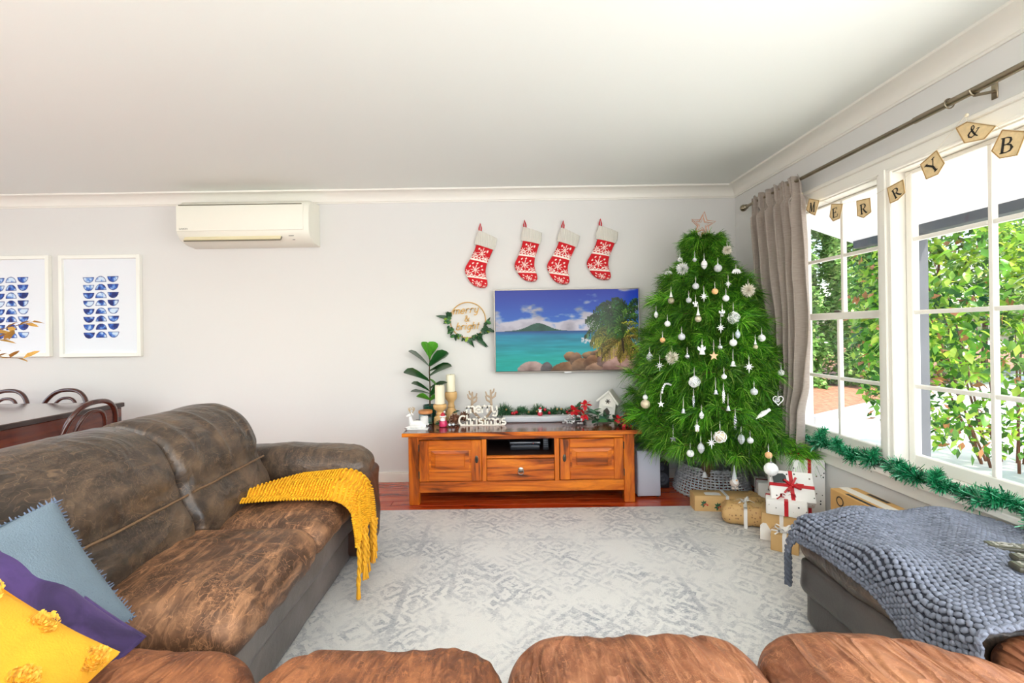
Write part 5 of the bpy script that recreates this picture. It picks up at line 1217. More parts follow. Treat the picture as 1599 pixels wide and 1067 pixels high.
m = MB(); m.lathe([(.05, 0), (.053, .004), (.053, .082), (.050, .088), (.048, .088), (.049, .08), (.049, .008)], (jx, jy, ZT), 28); m.build('jar_body', glass('jar_glass', (.86, .92, .93)), jr); m = MB(); m.lathe([(.046, .006), (.047, .05), (.046, .052)], (jx, jy, ZT), 20); m.build('filling', M('grey_wax', (150, 160, 170), .5), jr)
m = MB(); m.lathe([(.046, .082), (.055, .089), (.055, .106), (.052, .110)], (jx, jy, ZT), 28); m.build('lid', M('lid_wood', (196, 128, 72), .5, var=.2, stretch=(1, 8, 1)), jr)
# fiddle leaf plant
fx, fy = -.592, 3.70; fp = thing('potted_plant', 'fiddle-leaf fig in a dark green pot behind the candles', 'plant', (fx, fy, ZT))
m = MB(); m.lathe([(.045, 0), (.050, .003), (.056, .125), (.057, .130), (.050, .130), (.048, .11)], (fx, fy, ZT), 28); m.build('pot', M('green_glaze', (22, 72, 58), .2, coat=.5), fp); m = MB(); m.lathe([(.048, .105), (.03, .112)], (fx, fy, ZT), 20); m.build('soil', M('soil', (58, 42, 32), .95), fp)
MB().tube([(fx, fy, ZT+.10), (fx+.005, fy, ZT+.25), (fx, fy, ZT+.40), (fx+.008, fy, ZT+.53)], [.007, .006, .005, .004], 8).build('stem', M('fig_stem', (82, 66, 42), .7), fp)
fl1 = M('fiddle_leaf', (36, 92, 40), .3, var=.25, vscale=14, coat=.3); fl2 = M('fiddle_leaf_young', (88, 168, 46), .3, var=.2, vscale=14, coat=.3)
for z, az, el, s_, y_ in ((.52, 200, 70, .16, 1), (.52, 330, 68, .16, 1), (.53, 80, 60, .13, 1), (.50, 265, 62, .17, 1), (.44, 178, 44, .25, 0), (.44, 0, 42, .23, 0), (.40, 8, 22, .22, 0), (.36, 5, 30, .24, 0), (.32, 182, 26, .26, 0), (.34, 300, -20, .14, 1), (.26, 350, 24, .19, 0), (.24, 176, 30, .19, 0), (.22, 190, 14, .18, 0), (.20, 20, 40, .17, 0), (.17, 230, 20, .14, 1), (.16, 320, 30, .12, 1)):
    a, e_ = R(az), R(el); d = Vector((math.cos(a)*math.cos(e_), math.sin(a)*math.cos(e_)*.45, math.sin(e_)))
    leaf_obj('leaf', FIDDLE, fl2 if y_ else fl1, fp, (fx, fy, ZT+z), d, s_*.84, random.uniform(-.4, .4)+(.6 if d.x < 0 else -.6), bend=.12, cup=.35)
# candle holders
def candle(label, x, y, hb, hc, rr=.036, s=1.0):
    t = thing('candle_holder', label, 'candle holder', (x, y, ZT), 'turned wooden candle holders'); H = hb
    m = MB(); m.lathe([(.040*s, 0), (.046*s, .004), (.048*s, .02*s), (.046*s, H*.34), (.030*s, H*.42), (.026*s, H*.46), (.031*s, H*.50), (.026*s, H*.55), (.024*s, H*.62), (.030*s, H*.68), (.046*s, H*.76), (.050*s, H*.86), (.050*s, H*.95), (.044*s, H)], (x, y, ZT), 28); m.build('holder', M('turned_pine', (214, 172, 112), .55, var=.18, vscale=3, stretch=(6, 6, 1)), t)
    c = thing('candle', label.replace('turned wooden holder', 'ivory pillar candle').replace('with', 'on'), 'candle', (x, y, ZT+H), 'ivory pillar candles')
    m = MB(); m.lathe([(rr-.003, .0005), (rr, .003), (rr, hc-.003), (rr-.004, hc), (rr-.012, hc-.005), (.003, hc-.007)], (x, y, ZT+H), 28); m.build('wax', M('ivory_wax', (244, 236, 208), .45), c)
    m = MB(); m.tube([(x, y, ZT+H+hc-.007), (x+.001, y, ZT+H+hc+.004)], .0012, 5); m.build('wick', ink, c); return t, c
t, c = candle('short turned wooden candle holder in front of the fig plant', -.492, 3.575, .155, .148, .038, 1.05); c['label'] = 'ivory pillar candle on the short wooden holder, front'
t, c = candle('tall turned wooden candle holder nearest the wall', -.418, 3.700, .235, .140, .036, 1.0); c['label'] = 'ivory pillar candle on the tall wooden holder, back'
# small santa
def santa(label, x, y, z, s, base=None):
    t = thing('santa_figurine', label, 'figurine', (x, y, z)); red = M('santa_red', (196, 30, 54), .35, coat=.3); pk = M('santa_pink', (222, 58, 112), .35, coat=.3)
    m = MB(); m.lathe([(.022*s, 0), (.030*s, .006*s), (.032*s, .025*s), (.028*s, .045*s), (.018*s, .06*s)], (x, y, z), 20); m.build('coat', base or red, t)
    m = MB(); m.ell((x, y-.004*s, z+.070*s), (.020*s, .018*s, .020*s), 14, 10); m.build('head', M('santa_skin', (240, 200, 176), .5), t)
    m = MB(); m.ell((x, y-.016*s, z+.055*s), (.020*s, .012*s, .020*s), 12, 8); m.ell((x-.008*s, y-.020*s, z+.066*s), (.008*s, .005*s, .004*s), 8, 6); m.ell((x+.008*s, y-.020*s, z+.066*s), (.008*s, .005*s, .004*s), 8, 6)
    m.tube([(x+.021*s*math.cos(2*PI*k/16), y-.003*s+.019*s*math.sin(2*PI*k/16), z+.080*s) for k in range(16)], .006*s, 6, True); m.ell((x+.012*s, y, z+.112*s), .008*s, 8, 6); m.build('beard_and_trim', wh, t)
    m = MB(); m.lathe([(.021*s, .080*s), (.019*s, .09*s), (.012*s, .102*s), (.004*s, .110*s)], (x, y-.002*s, z), 16); m.build('hat', red, t)
    for dx in (-.007, .007): m = MB(); m.ell((x+dx*s, y-.0215*s, z+.074*s), .0022*s, 8, 6); m.build('eye', ink, t)
    return t
santa('small pink and red santa figurine beside the pinecones', -.455, 3.46, ZT, 1.0, M('santa_pink', (212, 44, 96), .35, coat=.3))
# pinecones
def cone(label, p, r, axis):
    t = thing('pinecone', label, 'pinecone', p); B = basis(axis); pm = M('pinecone_scale', (112, 70, 48), .7, var=.3, vscale=30); pt = M('pinecone_tip', (214, 190, 170), .8); m = MB(); m2 = MB()
    m.ell(p, (r*.6, r*.6, r*.95), 10, 8, B)
    for k in range(46):
        z = -.85+1.7*k/46; a = k*2.39996; rad = r*.78*math.sqrt(max(.05, 1-(z*.95)**2)); d = B @ Vector((math.cos(a), math.sin(a), .35)); c = Vector(p)+B @ Vector((rad*math.cos(a), rad*math.sin(a), r*1.15*z)); X = basis(d)
        m.ell(c, (r*.19, r*.10, r*.26), 6, 4, X); m2.ell(c+d.normalized()*r*.22, (r*.12, r*.07, r*.07), 6, 4, X)
    m.build('scales', pm, t); m2.build('scale_tips', pt, t)
cone('brown frosted pinecone beside the small santa', (-.375, 3.54, ZT+.042), .044, (.4, -1, .2)); cone('brown pinecone half hidden behind the merry Christmas sign', (-.30, 3.60, ZT+.05), .040, (-.3, -1, .5))
bs = thing('silver_bells', 'two small silver bells below the pinecone', 'bells', (-.392, 3.445, ZT))
for dx, dy in ((-.012, 0), (.016, .006)): m = MB(); m.ell((-.392+dx, 3.445+dy, ZT+.016), .0155, 12, 8); m.build('bell', M('bell_silver', (200, 204, 210), .2, .9), bs); m = MB(); m.box(-.392+dx-.011, -.392+dx+.011, 3.429+dy, 3.4305+dy, ZT+.012, ZT+.015); m.build('bell_slot', ink, bs)
def spray(name, label, c, spread, n, sizes, mats, cat, prof=OVAL, up=.3):
    t = thing(name, label, cat, (c[0], c[1], ZT))
    for k in range(n):
        a = random.uniform(0, 2*PI); rr = math.sqrt(random.random()); p = Vector((c[0]+spread[0]*rr*math.cos(a), c[1]+spread[1]*rr*math.sin(a), ZT+.012+spread[2]*random.random()*(1-rr*.6)))
        leaf_obj('leaf', prof, random.choice(mats), t, p, (math.cos(a)+random.uniform(-.5, .5), math.sin(a)-.4, random.uniform(-.1, .3)+up), random.uniform(*sizes), random.uniform(-.7, .7))
    return t
spray('greenery_sprig', 'eucalyptus sprig between the reindeer and the small santa', (-.525, 3.44), (.035, .03, .05), 16, (.03, .05), [g_euc, g_mid, g_dark], 'greenery')
spray('greenery_sprig', 'dark green foliage with red berries behind the small santa', (-.41, 3.63), (.08, .03, .10), 26, (.03, .06), [g_euc, g_dark, g_mid], 'greenery')
# sign and antlers
sg = thing('lettering_sign', 'white wooden merry Christmas sign standing on the cabinet', 'sign', (-.165, 3.49, ZT)); m = MB(); gx = -.335
wd = .36; xh = wd/text_width('Christmas', .12); words(m, 'Christmas', (gx, 3.49, ZT+.008), (1, 0, 0), (0, 0, 1), xh, .0120, (0, -1, 0), .014, .12)
xm = .235/text_width('merry', .14); words(m, 'merry', (gx+.060, 3.49, ZT+.098), (1, 0, .02), (0, 0, 1), xm, .0120, (0, -1, 0), .014, .14); m.build('letters', M('white_painted_wood', (236, 230, 216), .6), sg)
MB().rbox(gx+.01, gx+wd-.01, 3.477, 3.515, ZT, ZT+.007, .002).build('base', M('white_painted_wood', (236, 230, 216), .6), sg)
an = thing('wooden_antlers', 'pair of pale driftwood antlers rising behind the merry Christmas sign', 'antlers', (-.17, 3.60, ZT)); m = MB()
for x, s_, side in ((-.245, 1, 1), (-.085, 1.1, -1)): m = MB(); antler(m, (x, 3.60, ZT+.10), .145*s_, .1*side, .011, side); m.build('antler', antl, an)
m = MB(); m.tube([(-.245, 3.60, ZT+.10), (-.2, 3.605, ZT+.05), (-.165, 3.61, ZT+.012), (-.12, 3.605, ZT+.05), (-.085, 3.60, ZT+.10)], .010, 8); m.rbox(-.21, -.12, 3.58, 3.63, ZT, ZT+.014, .003); m.build('stand', antl, an)
# soundbar with garland behind
sb = thing('soundbar', 'long slim silver soundbar on the cabinet below the television', 'soundbar', (.30, 3.60, ZT))
MB().rbox(.0, .66, 3.565, 3.655, ZT+.004, ZT+.046, .008).build('body', M('soundbar_silver', (206, 206, 208), .4), sb); MB().rbox(.008, .652, 3.562, 3.57, ZT+.010, ZT+.040, .003).build('grille', M('soundbar_grille', (190, 192, 196), .6, bump=.5, bscale=700), sb); MB().rbox(.02, .64, 3.575, 3.645, ZT, ZT+.005, .001, seg=1).build('foot', blk, sb)
gp = [Vector((-.02+.66*k/40, 3.715+.012*math.sin(k), ZT+.055+.02*math.sin(k*.7))) for k in range(41)]
gg = thing('pine_garland', 'green pine garland with red berries lying behind the soundbar', 'garland', (.3, 3.715, ZT)); MB().tube(gp, .005, 6).build('wire', M('green_wire', (20, 90, 50), .5), gg)
tinsel('needles', gp, .022, 3600, .030, [(40, 92, 52), (28, 72, 44), (84, 128, 84), (60, 110, 70)], attr_mat('garland_needle', .6), gg, .0022, 9)
for k in (6, 7, 8, 22, 24, 33): m = MB(); m.ell(gp[k]+Vector((0, -.03, .018)), .013, 10, 8); m.build('red_berry', b_red, gg)
for k in (3, 14, 18, 28, 30): m = MB(); m.ell(gp[k]+Vector((0, -.03, .012)), .009, 10, 8); m.build('gold_berry', M('gold_paint', (190, 156, 96), .35, .6), gg)
santa('tiny santa figurine standing on the soundbar', .297, 3.605, ZT+.046, .62)
# poinsettia arrangement and lantern house
pn = thing('poinsettia_arrangement', 'spray of red poinsettias, berries and eucalyptus at the tree end of the cabinet', 'floral arrangement', (.72, 3.52, ZT)); random.seed(5)
for k in range(72):
    x = random.uniform(.56, .96); y = random.uniform(3.45, 3.62)-.05*(x > .8); hgt = .10*math.exp(-((x-.64)/.09)**2)+.03
    leaf_obj('leaf', OVAL if k % 3 else LANCE, random.choice([g_euc, g_euc, g_mid, g_dark, g_dark]), pn, (x, y, ZT+.012+random.random()*hgt), (random.uniform(-1, 1), random.uniform(-1, .2), random.uniform(-.1, .6)), random.uniform(.05, .085), random.uniform(-.7, .7))
for (x, y, z, s_) in ((.545, 3.50, .10, .06), (.64, 3.50, .145, .05), (.615, 3.47, .075, .055), (.865, 3.40, .05, .045), (.90, 3.37, .03, .045), (.965, 3.39, .03, .04)):
    for k in range(7): a = 2*PI*k/7; leaf_obj('red_petal', PETAL, p_red, pn, (x, y, ZT+z), (math.cos(a), -.35, math.sin(a)*.8), s_, random.uniform(-.5, .5), bend=.1)
    m = MB(); [m.ell((x+.005*math.cos(q), y-.008, ZT+z+.005*math.sin(q)), .004, 6, 5) for q in (0, 2, 4)]; m.build('flower_eye', M('gold_paint', (190, 156, 96), .35, .6), pn)
for i in range(16): m = MB(); c = (.945+random.uniform(-.035, .035), 3.42+random.uniform(-.03, .03), ZT+.045+random.uniform(-.03, .045)); m.ell(c, .012, 10, 7); m.build('dark_berry', b_dred, pn)
for i in range(34): m = MB(); c = (.50+random.uniform(-.04, .10), 3.44+random.uniform(-.02, .04), ZT+.02+random.uniform(-.01, .06)); m.ell(c, .0085, 8, 6); m.build('silver_berry', b_sil, pn)
MB().tube([(.50, 3.46, ZT+.02), (.6, 3.5, ZT+.04), (.75, 3.5, ZT+.03), (.95, 3.42, ZT+.03)], .004, 6).build('stem', g_dark, pn)
hs = thing('lantern_house', 'small white wooden house lantern leaning at the cabinet end', 'lantern', (.835, 3.655, ZT+.01)); hw = M('white_lantern', (236, 232, 222), .6, bump=.15, bscale=60)
m = MB(); m.prism([(-.052, 0), (.052, 0), (.052, .12), (0, .178), (-.052, .12)], lambda a, b: (a, -.045, b), (0, .09, 0)); m.build('walls', hw, hs, False, local=True)
for sd in (-1, 1):
    T = Matrix.Translation((0, 0, .188)) @ Matrix.Rotation(R(48*sd), 4, 'Y'); m = MB(); m.rbox(0 if sd > 0 else -.105, .105 if sd > 0 else 0, -.065, .065, -.008, .005, .002, T, 1); m.build('roof_panel', hw, hs, False, local=True)
dk_ = M('lantern_opening', (70, 64, 58), .9); m = MB()
for a in (0, 60, 120): m.ribbon([(-.016*math.cos(R(a)), -.0452, .118-.016*math.sin(R(a))), (.016*math.cos(R(a)), -.0452, .118+.016*math.sin(R(a)))], .006, (0, -1, 0), .001)
m.build('snowflake_cutout', dk_, hs, False, local=True)
m = MB(); m.prism([(-.020, .012), (.020, .012), (.020, .055), (0, .078), (-.020, .055)], lambda a, b: (a, -.0462, b), (0, .001, 0)); m.build('doorway', dk_, hs, False, local=True)
T = Matrix.Translation((0, -.05, .088)); m = MB(); m.rbox(-.034, .034, -.004, .004, -.006, .006, .002, T); m.build('door_canopy', hw, hs, False, local=True); m = MB(); m.rbox(-.058, .058, -.055, .055, -.003, .006, .002); m.build('base', hw, hs, False, local=True)
hs.rotation_euler = (0, R(8), R(-22)); hs.scale = (1.22,)*3

# ------------------------------------------------------------------ beside the cabinet
sw = thing('subwoofer', 'pale grey box subwoofer between the cabinet and the tree', 'speaker', (1.065, 3.45, 0)); MB().rbox(.985, 1.155, 3.345, 3.62, .012, .345, .006).build('cabinet_box', M('pale_grey_veneer', (176, 178, 190), .45), sw); MB().rbox(.99, 1.15, 3.340, 3.348, .017, .340, .003).build('front_grille', M('pale_grey_cloth', (182, 184, 196), .7, bump=.3, bscale=600), sw)
for x in (1.0, 1.14):
    for y in (3.37, 3.6): m = MB(); m.lathe([(.01, 0), (.012, .012)], (x, y, .0005), 10); m.build('foot', blk, sw)
sp = thing('speaker', 'small black loudspeaker on the floor between subwoofer and tree collar', 'speaker', (1.235, 3.60, 0)); MB().rbox(1.175, 1.295, 3.545, 3.70, .0005, .20, .01).build('case', blk, sp); m = MB(); m.lathe([(.004, .004), (.02, .010), (.042, .001), (.048, -.003), (.048, .006)], (1.235, 3.543, .075), 24, Matrix.Rotation(R(90), 3, 'X')); m.build('driver_cone', M('driver_grey', (62, 66, 74), .5), sp); m = MB(); m.lathe([(.003, .003), (.012, .005), (.018, 0)], (1.235, 3.543, .155), 18, Matrix.Rotation(R(90), 3, 'X')); m.build('tweeter', M('driver_grey', (62, 66, 74), .5), sp)
# ------------------------------------------------------------------ Christmas tree
random.seed(12)
TC = Vector((1.49, 3.33, 0)); PROF = [(.30, .10), (.36, .30), (.44, .43), (.55, .475), (.68, .49), (.90, .465), (1.10, .425), (1.32, .365), (1.55, .27), (1.74, .16), (1.88, .07), (1.97, .02), (2.1, .0)]
def prof_r(z):
    if z <= PROF[0][0]: return 0
    for (a, ra), (b, rb) in zip(PROF[:-1], PROF[1:]):
        if z <= b: return ra+(rb-ra)*(z-a)/(b-a)
    return 0
tree = thing('christmas_tree', 'tall fresh pine Christmas tree in the corner by the curtain', 'christmas tree', (TC.x, TC.y, 0))
bark = M('pine_bark', (96, 70, 48), .9, var=.3, vscale=30, bump=.5, bscale=60)
MB().tube([(TC.x, TC.y, .0), (TC.x+.01, TC.y, .6), (TC.x, TC.y+.01, 1.2), (TC.x, TC.y, 1.93)], [.045, .036, .022, .008], 12).build('trunk', bark, tree)
need_m = attr_mat('pine_needle', .5, trans=.3)
nr = np.random.default_rng(77); NV = []; NF = []; NC = []; nbase = 0
pal = lin_np(np.array([(66, 134, 26), (98, 168, 36), (40, 96, 24), (130, 190, 52), (78, 148, 30), (166, 206, 92)]))
def needles(pts, n, ln, spread, tint):
    """n soft needles along the outer part of a twig, bending under their weight"""
    global nbase
    P = np.array([tuple(p) for p in pts]); m_ = len(P)-1; t = (nr.random(n)**.7)*m_; i = np.minimum(t.astype(int), m_-1); k = (t-i)[:, None]
    c = P[i]*(1-k)+P[i+1]*k; d = P[i+1]-P[i]; d /= np.linalg.norm(d, axis=1)[:, None]
    q = nr.normal(0, 1, (n, 3)); q -= d*np.sum(q*d, 1)[:, None]; q /= np.linalg.norm(q, axis=1)[:, None]
    g = d*(1-spread*nr.random((n, 1)))+q*spread*(.5+.5*nr.random((n, 1))); g /= np.linalg.norm(g, axis=1)[:, None]
    L = ln*(.72 if P[0, 2] > 1.62 else 1)*nr.uniform(.65, 1.15, (n, 1)); a = c+g*L*.5; b = c+g*L-np.array([0, 0, 1])*L*nr.uniform(.10, .38, (n, 1))
    s = np.cross(g, nr.normal(0, 1, (n, 3))); s /= np.linalg.norm(s, axis=1)[:, None]; w_ = .0016
    V = np.stack([c-s*w_, c+s*w_, a+s*w_, a-s*w_, b+s*w_*.35, b-s*w_*.35], 1).reshape(-1, 3)
    V[:, 0] = np.minimum(V[:, 0], XR-.012); V[:, 1] = np.minimum(V[:, 1], YW-.012)
    j = nbase+np.arange(n)*6; NF.append(np.concatenate([np.stack([j, j+1, j+2, j+3], 1), np.stack([j+3, j+2, j+4, j+5], 1)])); nbase += n*6
    NV.append(V); tw = nr.choice([.55, .75, 1.0, 1.15, 1.4]); NC.append(np.repeat(tw*pal[np.clip(nr.integers(0, 5, n)+(nr.random(n) < tint), 0, 5)]*nr.uniform(.75, 1.2, (n, 1)), 6, 0))
twm = MB()
def bough(az, z0, length, rise, sub, tint=.2, first=.30):
    """one branch from the trunk with side twigs, all clothed with needles"""
    d = Vector((math.cos(az), math.sin(az), 0)); p0 = Vector((TC.x, TC.y, z0)); pts = []
    for k in range(7):
        f = k/6; pts.append(p0+d*length*f+Vector((0, 0, rise*length*(f-.55*f*f*1.1)+.02*math.sin(f*5+az)*f)))
    for p in pts: p.x = min(p.x, XR-.03); p.y = min(p.y, YW-.03)
    MB().tube(pts, [max(.0022, .010*(1-k/7.5)*min(1, length/.35)) for k in range(7)], 6).build('branch', bark, tree)
    needles(pts[2:], int(50*min(1, length/.3)), .10, .7, tint); needles(pts[4:], 60, .115, .62, tint)
    for s_ in range(sub):
        f = first+(1-first)*(s_+random.random())/sub; i = min(5, int(f*6)); p = pts[i].lerp(pts[i+1], f*6-i); side = 1 if s_ % 2 else -1
        a2 = az+side*random.uniform(.4, 1.0); l2 = length*(1-f*.72)*random.uniform(.35, .55)+.05; q = Vector((math.cos(a2), math.sin(a2), random.uniform(-.10, .55)))*l2
        tp = [p, p+q*.5+Vector((0, 0, .01)), p+q+Vector((0, 0, -.02*l2))]; twm.tube(tp, [.0035, .0028, .0015], 5); needles(tp[:2], int(14+60*l2), .085, .8, tint); needles([tp[1].lerp(tp[2], .35), tp[2]], int(34+120*l2), .115, .62, tint)
z = .40
while z < 1.88:
    r_ = prof_r(z+.03*1); nb = int(9+9*r_/.5); off = random.random()*6
    for k in range(nb):
        az = off+2*PI*k/nb+random.uniform(-.18, .18); L = max(.07, (r_-.055)*random.uniform(.72, 1.16)); rise = .15+.55*(z/1.9)+random.uniform(-.1, .15)-(.25 if z < .55 else 0)
        front = math.sin(az) < .35; bough(az, max(.34, z-.10*rise*L/.2*.6), L, rise, (7 if front else 4) if r_ > .2 else 4, random.choice([.1, .25, .5]))
    z += .078 if z > .5 else .065
for az in (0.3, 1.7, 3.0, 4.2, 5.3): bough(az, 1.80, .085, 1.8, 3)
bough(0, 1.84, .05, 2.6, 2); bough(3.3, 1.84, .07, 2.4, 2)
# the long low branch that reaches over the presents
a0 = Vector((TC.x+.05, TC.y-.05, .62)); e0 = Vector((1.90, 2.80, .47)); lb = [a0.lerp(e0, k/7)+Vector((0, 0, .05*math.sin(k/7*PI)-.03*(k/7)**3)) for k in range(8)]
MB().tube(lb, [.010-.001*k for k in range(8)], 6).build('branch', bark, tree); needles(lb[3:], 260, .10, .75, .4); needles(lb[5:], 240, .095, .8, .3)
for k in range(3, 8):
    for sd in (-1, 1):
        q = lb[k-1]+Vector((-.06*sd if sd > 0 else .03, -.10 if sd > 0 else .04, -.05)); twm.tube([lb[k-1], lb[k-1].lerp(q, .5)+Vector((0, 0, .01)), q], [.003, .002, .001], 5); needles([lb[k-1], lb[k-1].lerp(q, .5), q], 130, .09, .8, .4)
o = twm.build('twigs', bark, tree, fix=False); o['kind'] = 'stuff'
o = mesh_np('needles', np.concatenate(NV), np.concatenate(NF), need_m, tree, np.clip(np.concatenate(NC), 0, 1), False); o['kind'] = 'stuff'
# wicker collar
COLC = Vector((1.60, 3.50, 0)); clr = thing('tree_collar', 'white-washed woven wicker collar round the foot of the tree', 'tree collar', COLC); wick = M('whitewashed_wicker', (176, 176, 178), .75, var=.25, vscale=40)
def cr_(f): return .275-.05*f
for k in range(56):
    a = 2*PI*k/56; MB().tube([COLC+Vector((cr_(f)*math.cos(a), cr_(f)*math.sin(a), .005+.20*f)) for f in (0, .5, 1)], .0042, 5).build('stake', wick, clr)
for row in range(11):
    f = (row+.5)/11; n_ = 224; MB().tube([COLC+Vector(((cr_(f)+.007*math.cos(28*2*PI*k/n_+PI*(row % 2)))*math.cos(2*PI*k/n_), (cr_(f)+.007*math.cos(28*2*PI*k/n_+PI*(row % 2)))*math.sin(2*PI*k/n_), .005+.20*f)) for k in range(n_)], .0062, 5, True).build('weave_strand', wick, clr)
for f in (0, 1):
    m = MB()
    for ph in (0, PI): m.tube([COLC+Vector(((cr_(f)+.006*math.cos(k*.7+ph))*math.cos(2*PI*k/180), (cr_(f)+.006*math.cos(k*.7+ph))*math.sin(2*PI*k/180), .008+.196*f+.006*math.sin(k*.7+ph))) for k in range(180)], .0055, 5, True)
    m.build('rim', wick, clr)
# star on top
rose = M('rose_gold_wire', (224, 168, 136), .4, .4); sc_ = at(1097, 351, 3.33); stp = thing('tree_topper', 'rose gold wire star on top of the Christmas tree', 'star', sc_); m = MB(); Rr = .092
for s_, yo in ((1, -.014), (.86, .014), (.55, 0)):
    pts = []
    for k in range(10): a = PI/2+PI*k/5-R(6); rr = Rr*s_*(1 if k % 2 == 0 else .42); pts.append((sc_.x+rr*math.cos(a), sc_.y+yo, sc_.z+rr*math.sin(a)))
    m.tube(pts, .0032 if s_ > .6 else .0022, 6, True)
m.build('wire_star', rose, stp); m = MB(); m.lathe([(.016, -.145), (.013, -.10), (.010, -.062), (.006, -.055)], sc_, 14); m.build('cone_holder', rose, stp)

# ------------------------------------------------------------------ ornaments: where each hangs, read off its sight line and set on the tree's outside
def on_tree(px, py):
    a, b = ray(px, py); best = None; Y = 2.60
    while Y < 3.5:
        p = Vector((a*Y, Y, CZ+b*Y)); d = math.hypot(p.x-TC.x, p.y-TC.y)-prof_r(p.z)
        if d <= .02: return p
        if best is None or d < best[0]: best = (d, p)
        Y += .01
    return best[1]
o_white = M('ornament_white', (242, 242, 242), .3, coat=.4); o_matte = M('ornament_matt_white', (250, 250, 247), .8, bump=.3, bscale=200); o_glit = M('ornament_glitter', (226, 228, 232), .45, .3, var=.2, vscale=300, bump=.9, bscale=500); o_cham = M('ornament_champagne', (222, 206, 176), .4, .35, var=.12, vscale=60, bump=.3, bscale=300)
o_peach = M('ornament_peach', (246, 190, 132), .45); o_silv = M('ornament_silver', (214, 218, 226), .2, .85); o_cream = M('ornament_cream', (250, 244, 228), .85); o_wood = M('ornament_plywood', (226, 188, 146), .6, var=.12); o_thr = M('ornament_thread', (226, 222, 214), .8); o_gl = glass('ornament_glass', (.95, .96, .97)); o_pale = M('ornament_pale_blue', (210, 222, 236), .25, .3)
def loop(t, top, L=.035):
    MB().tube([(0, 0, top), (-.003, 0, top+L*.5), (0, 0, top+L), (.003, 0, top+L*.5), (0, 0, top+.001)], .0009, 4).build('hanging_thread', o_thr, t, local=True)
def cap(t, top, r=.006):
    m = MB(); m.lathe([(r, -.002), (r, .006), (r*.6, .008), (.0012, .0085)], (0, 0, top), 10); m.tube([(.003*math.cos(a), 0, top+.010+.003*math.sin(a)) for a in [2*PI*k/8 for k in range(8)]], .0008, 4, True); m.build('cap', o_silv, t, local=True)
def orn_part(m, name, mat, t): return m.build(name, mat, t, local=True)
def star_poly(n, R0, R1, rot=PI/2): return [((R0 if k % 2 == 0 else R1)*math.cos(rot+PI*k/n), (R0 if k % 2 == 0 else R1)*math.sin(rot+PI*k/n)) for k in range(2*n)]
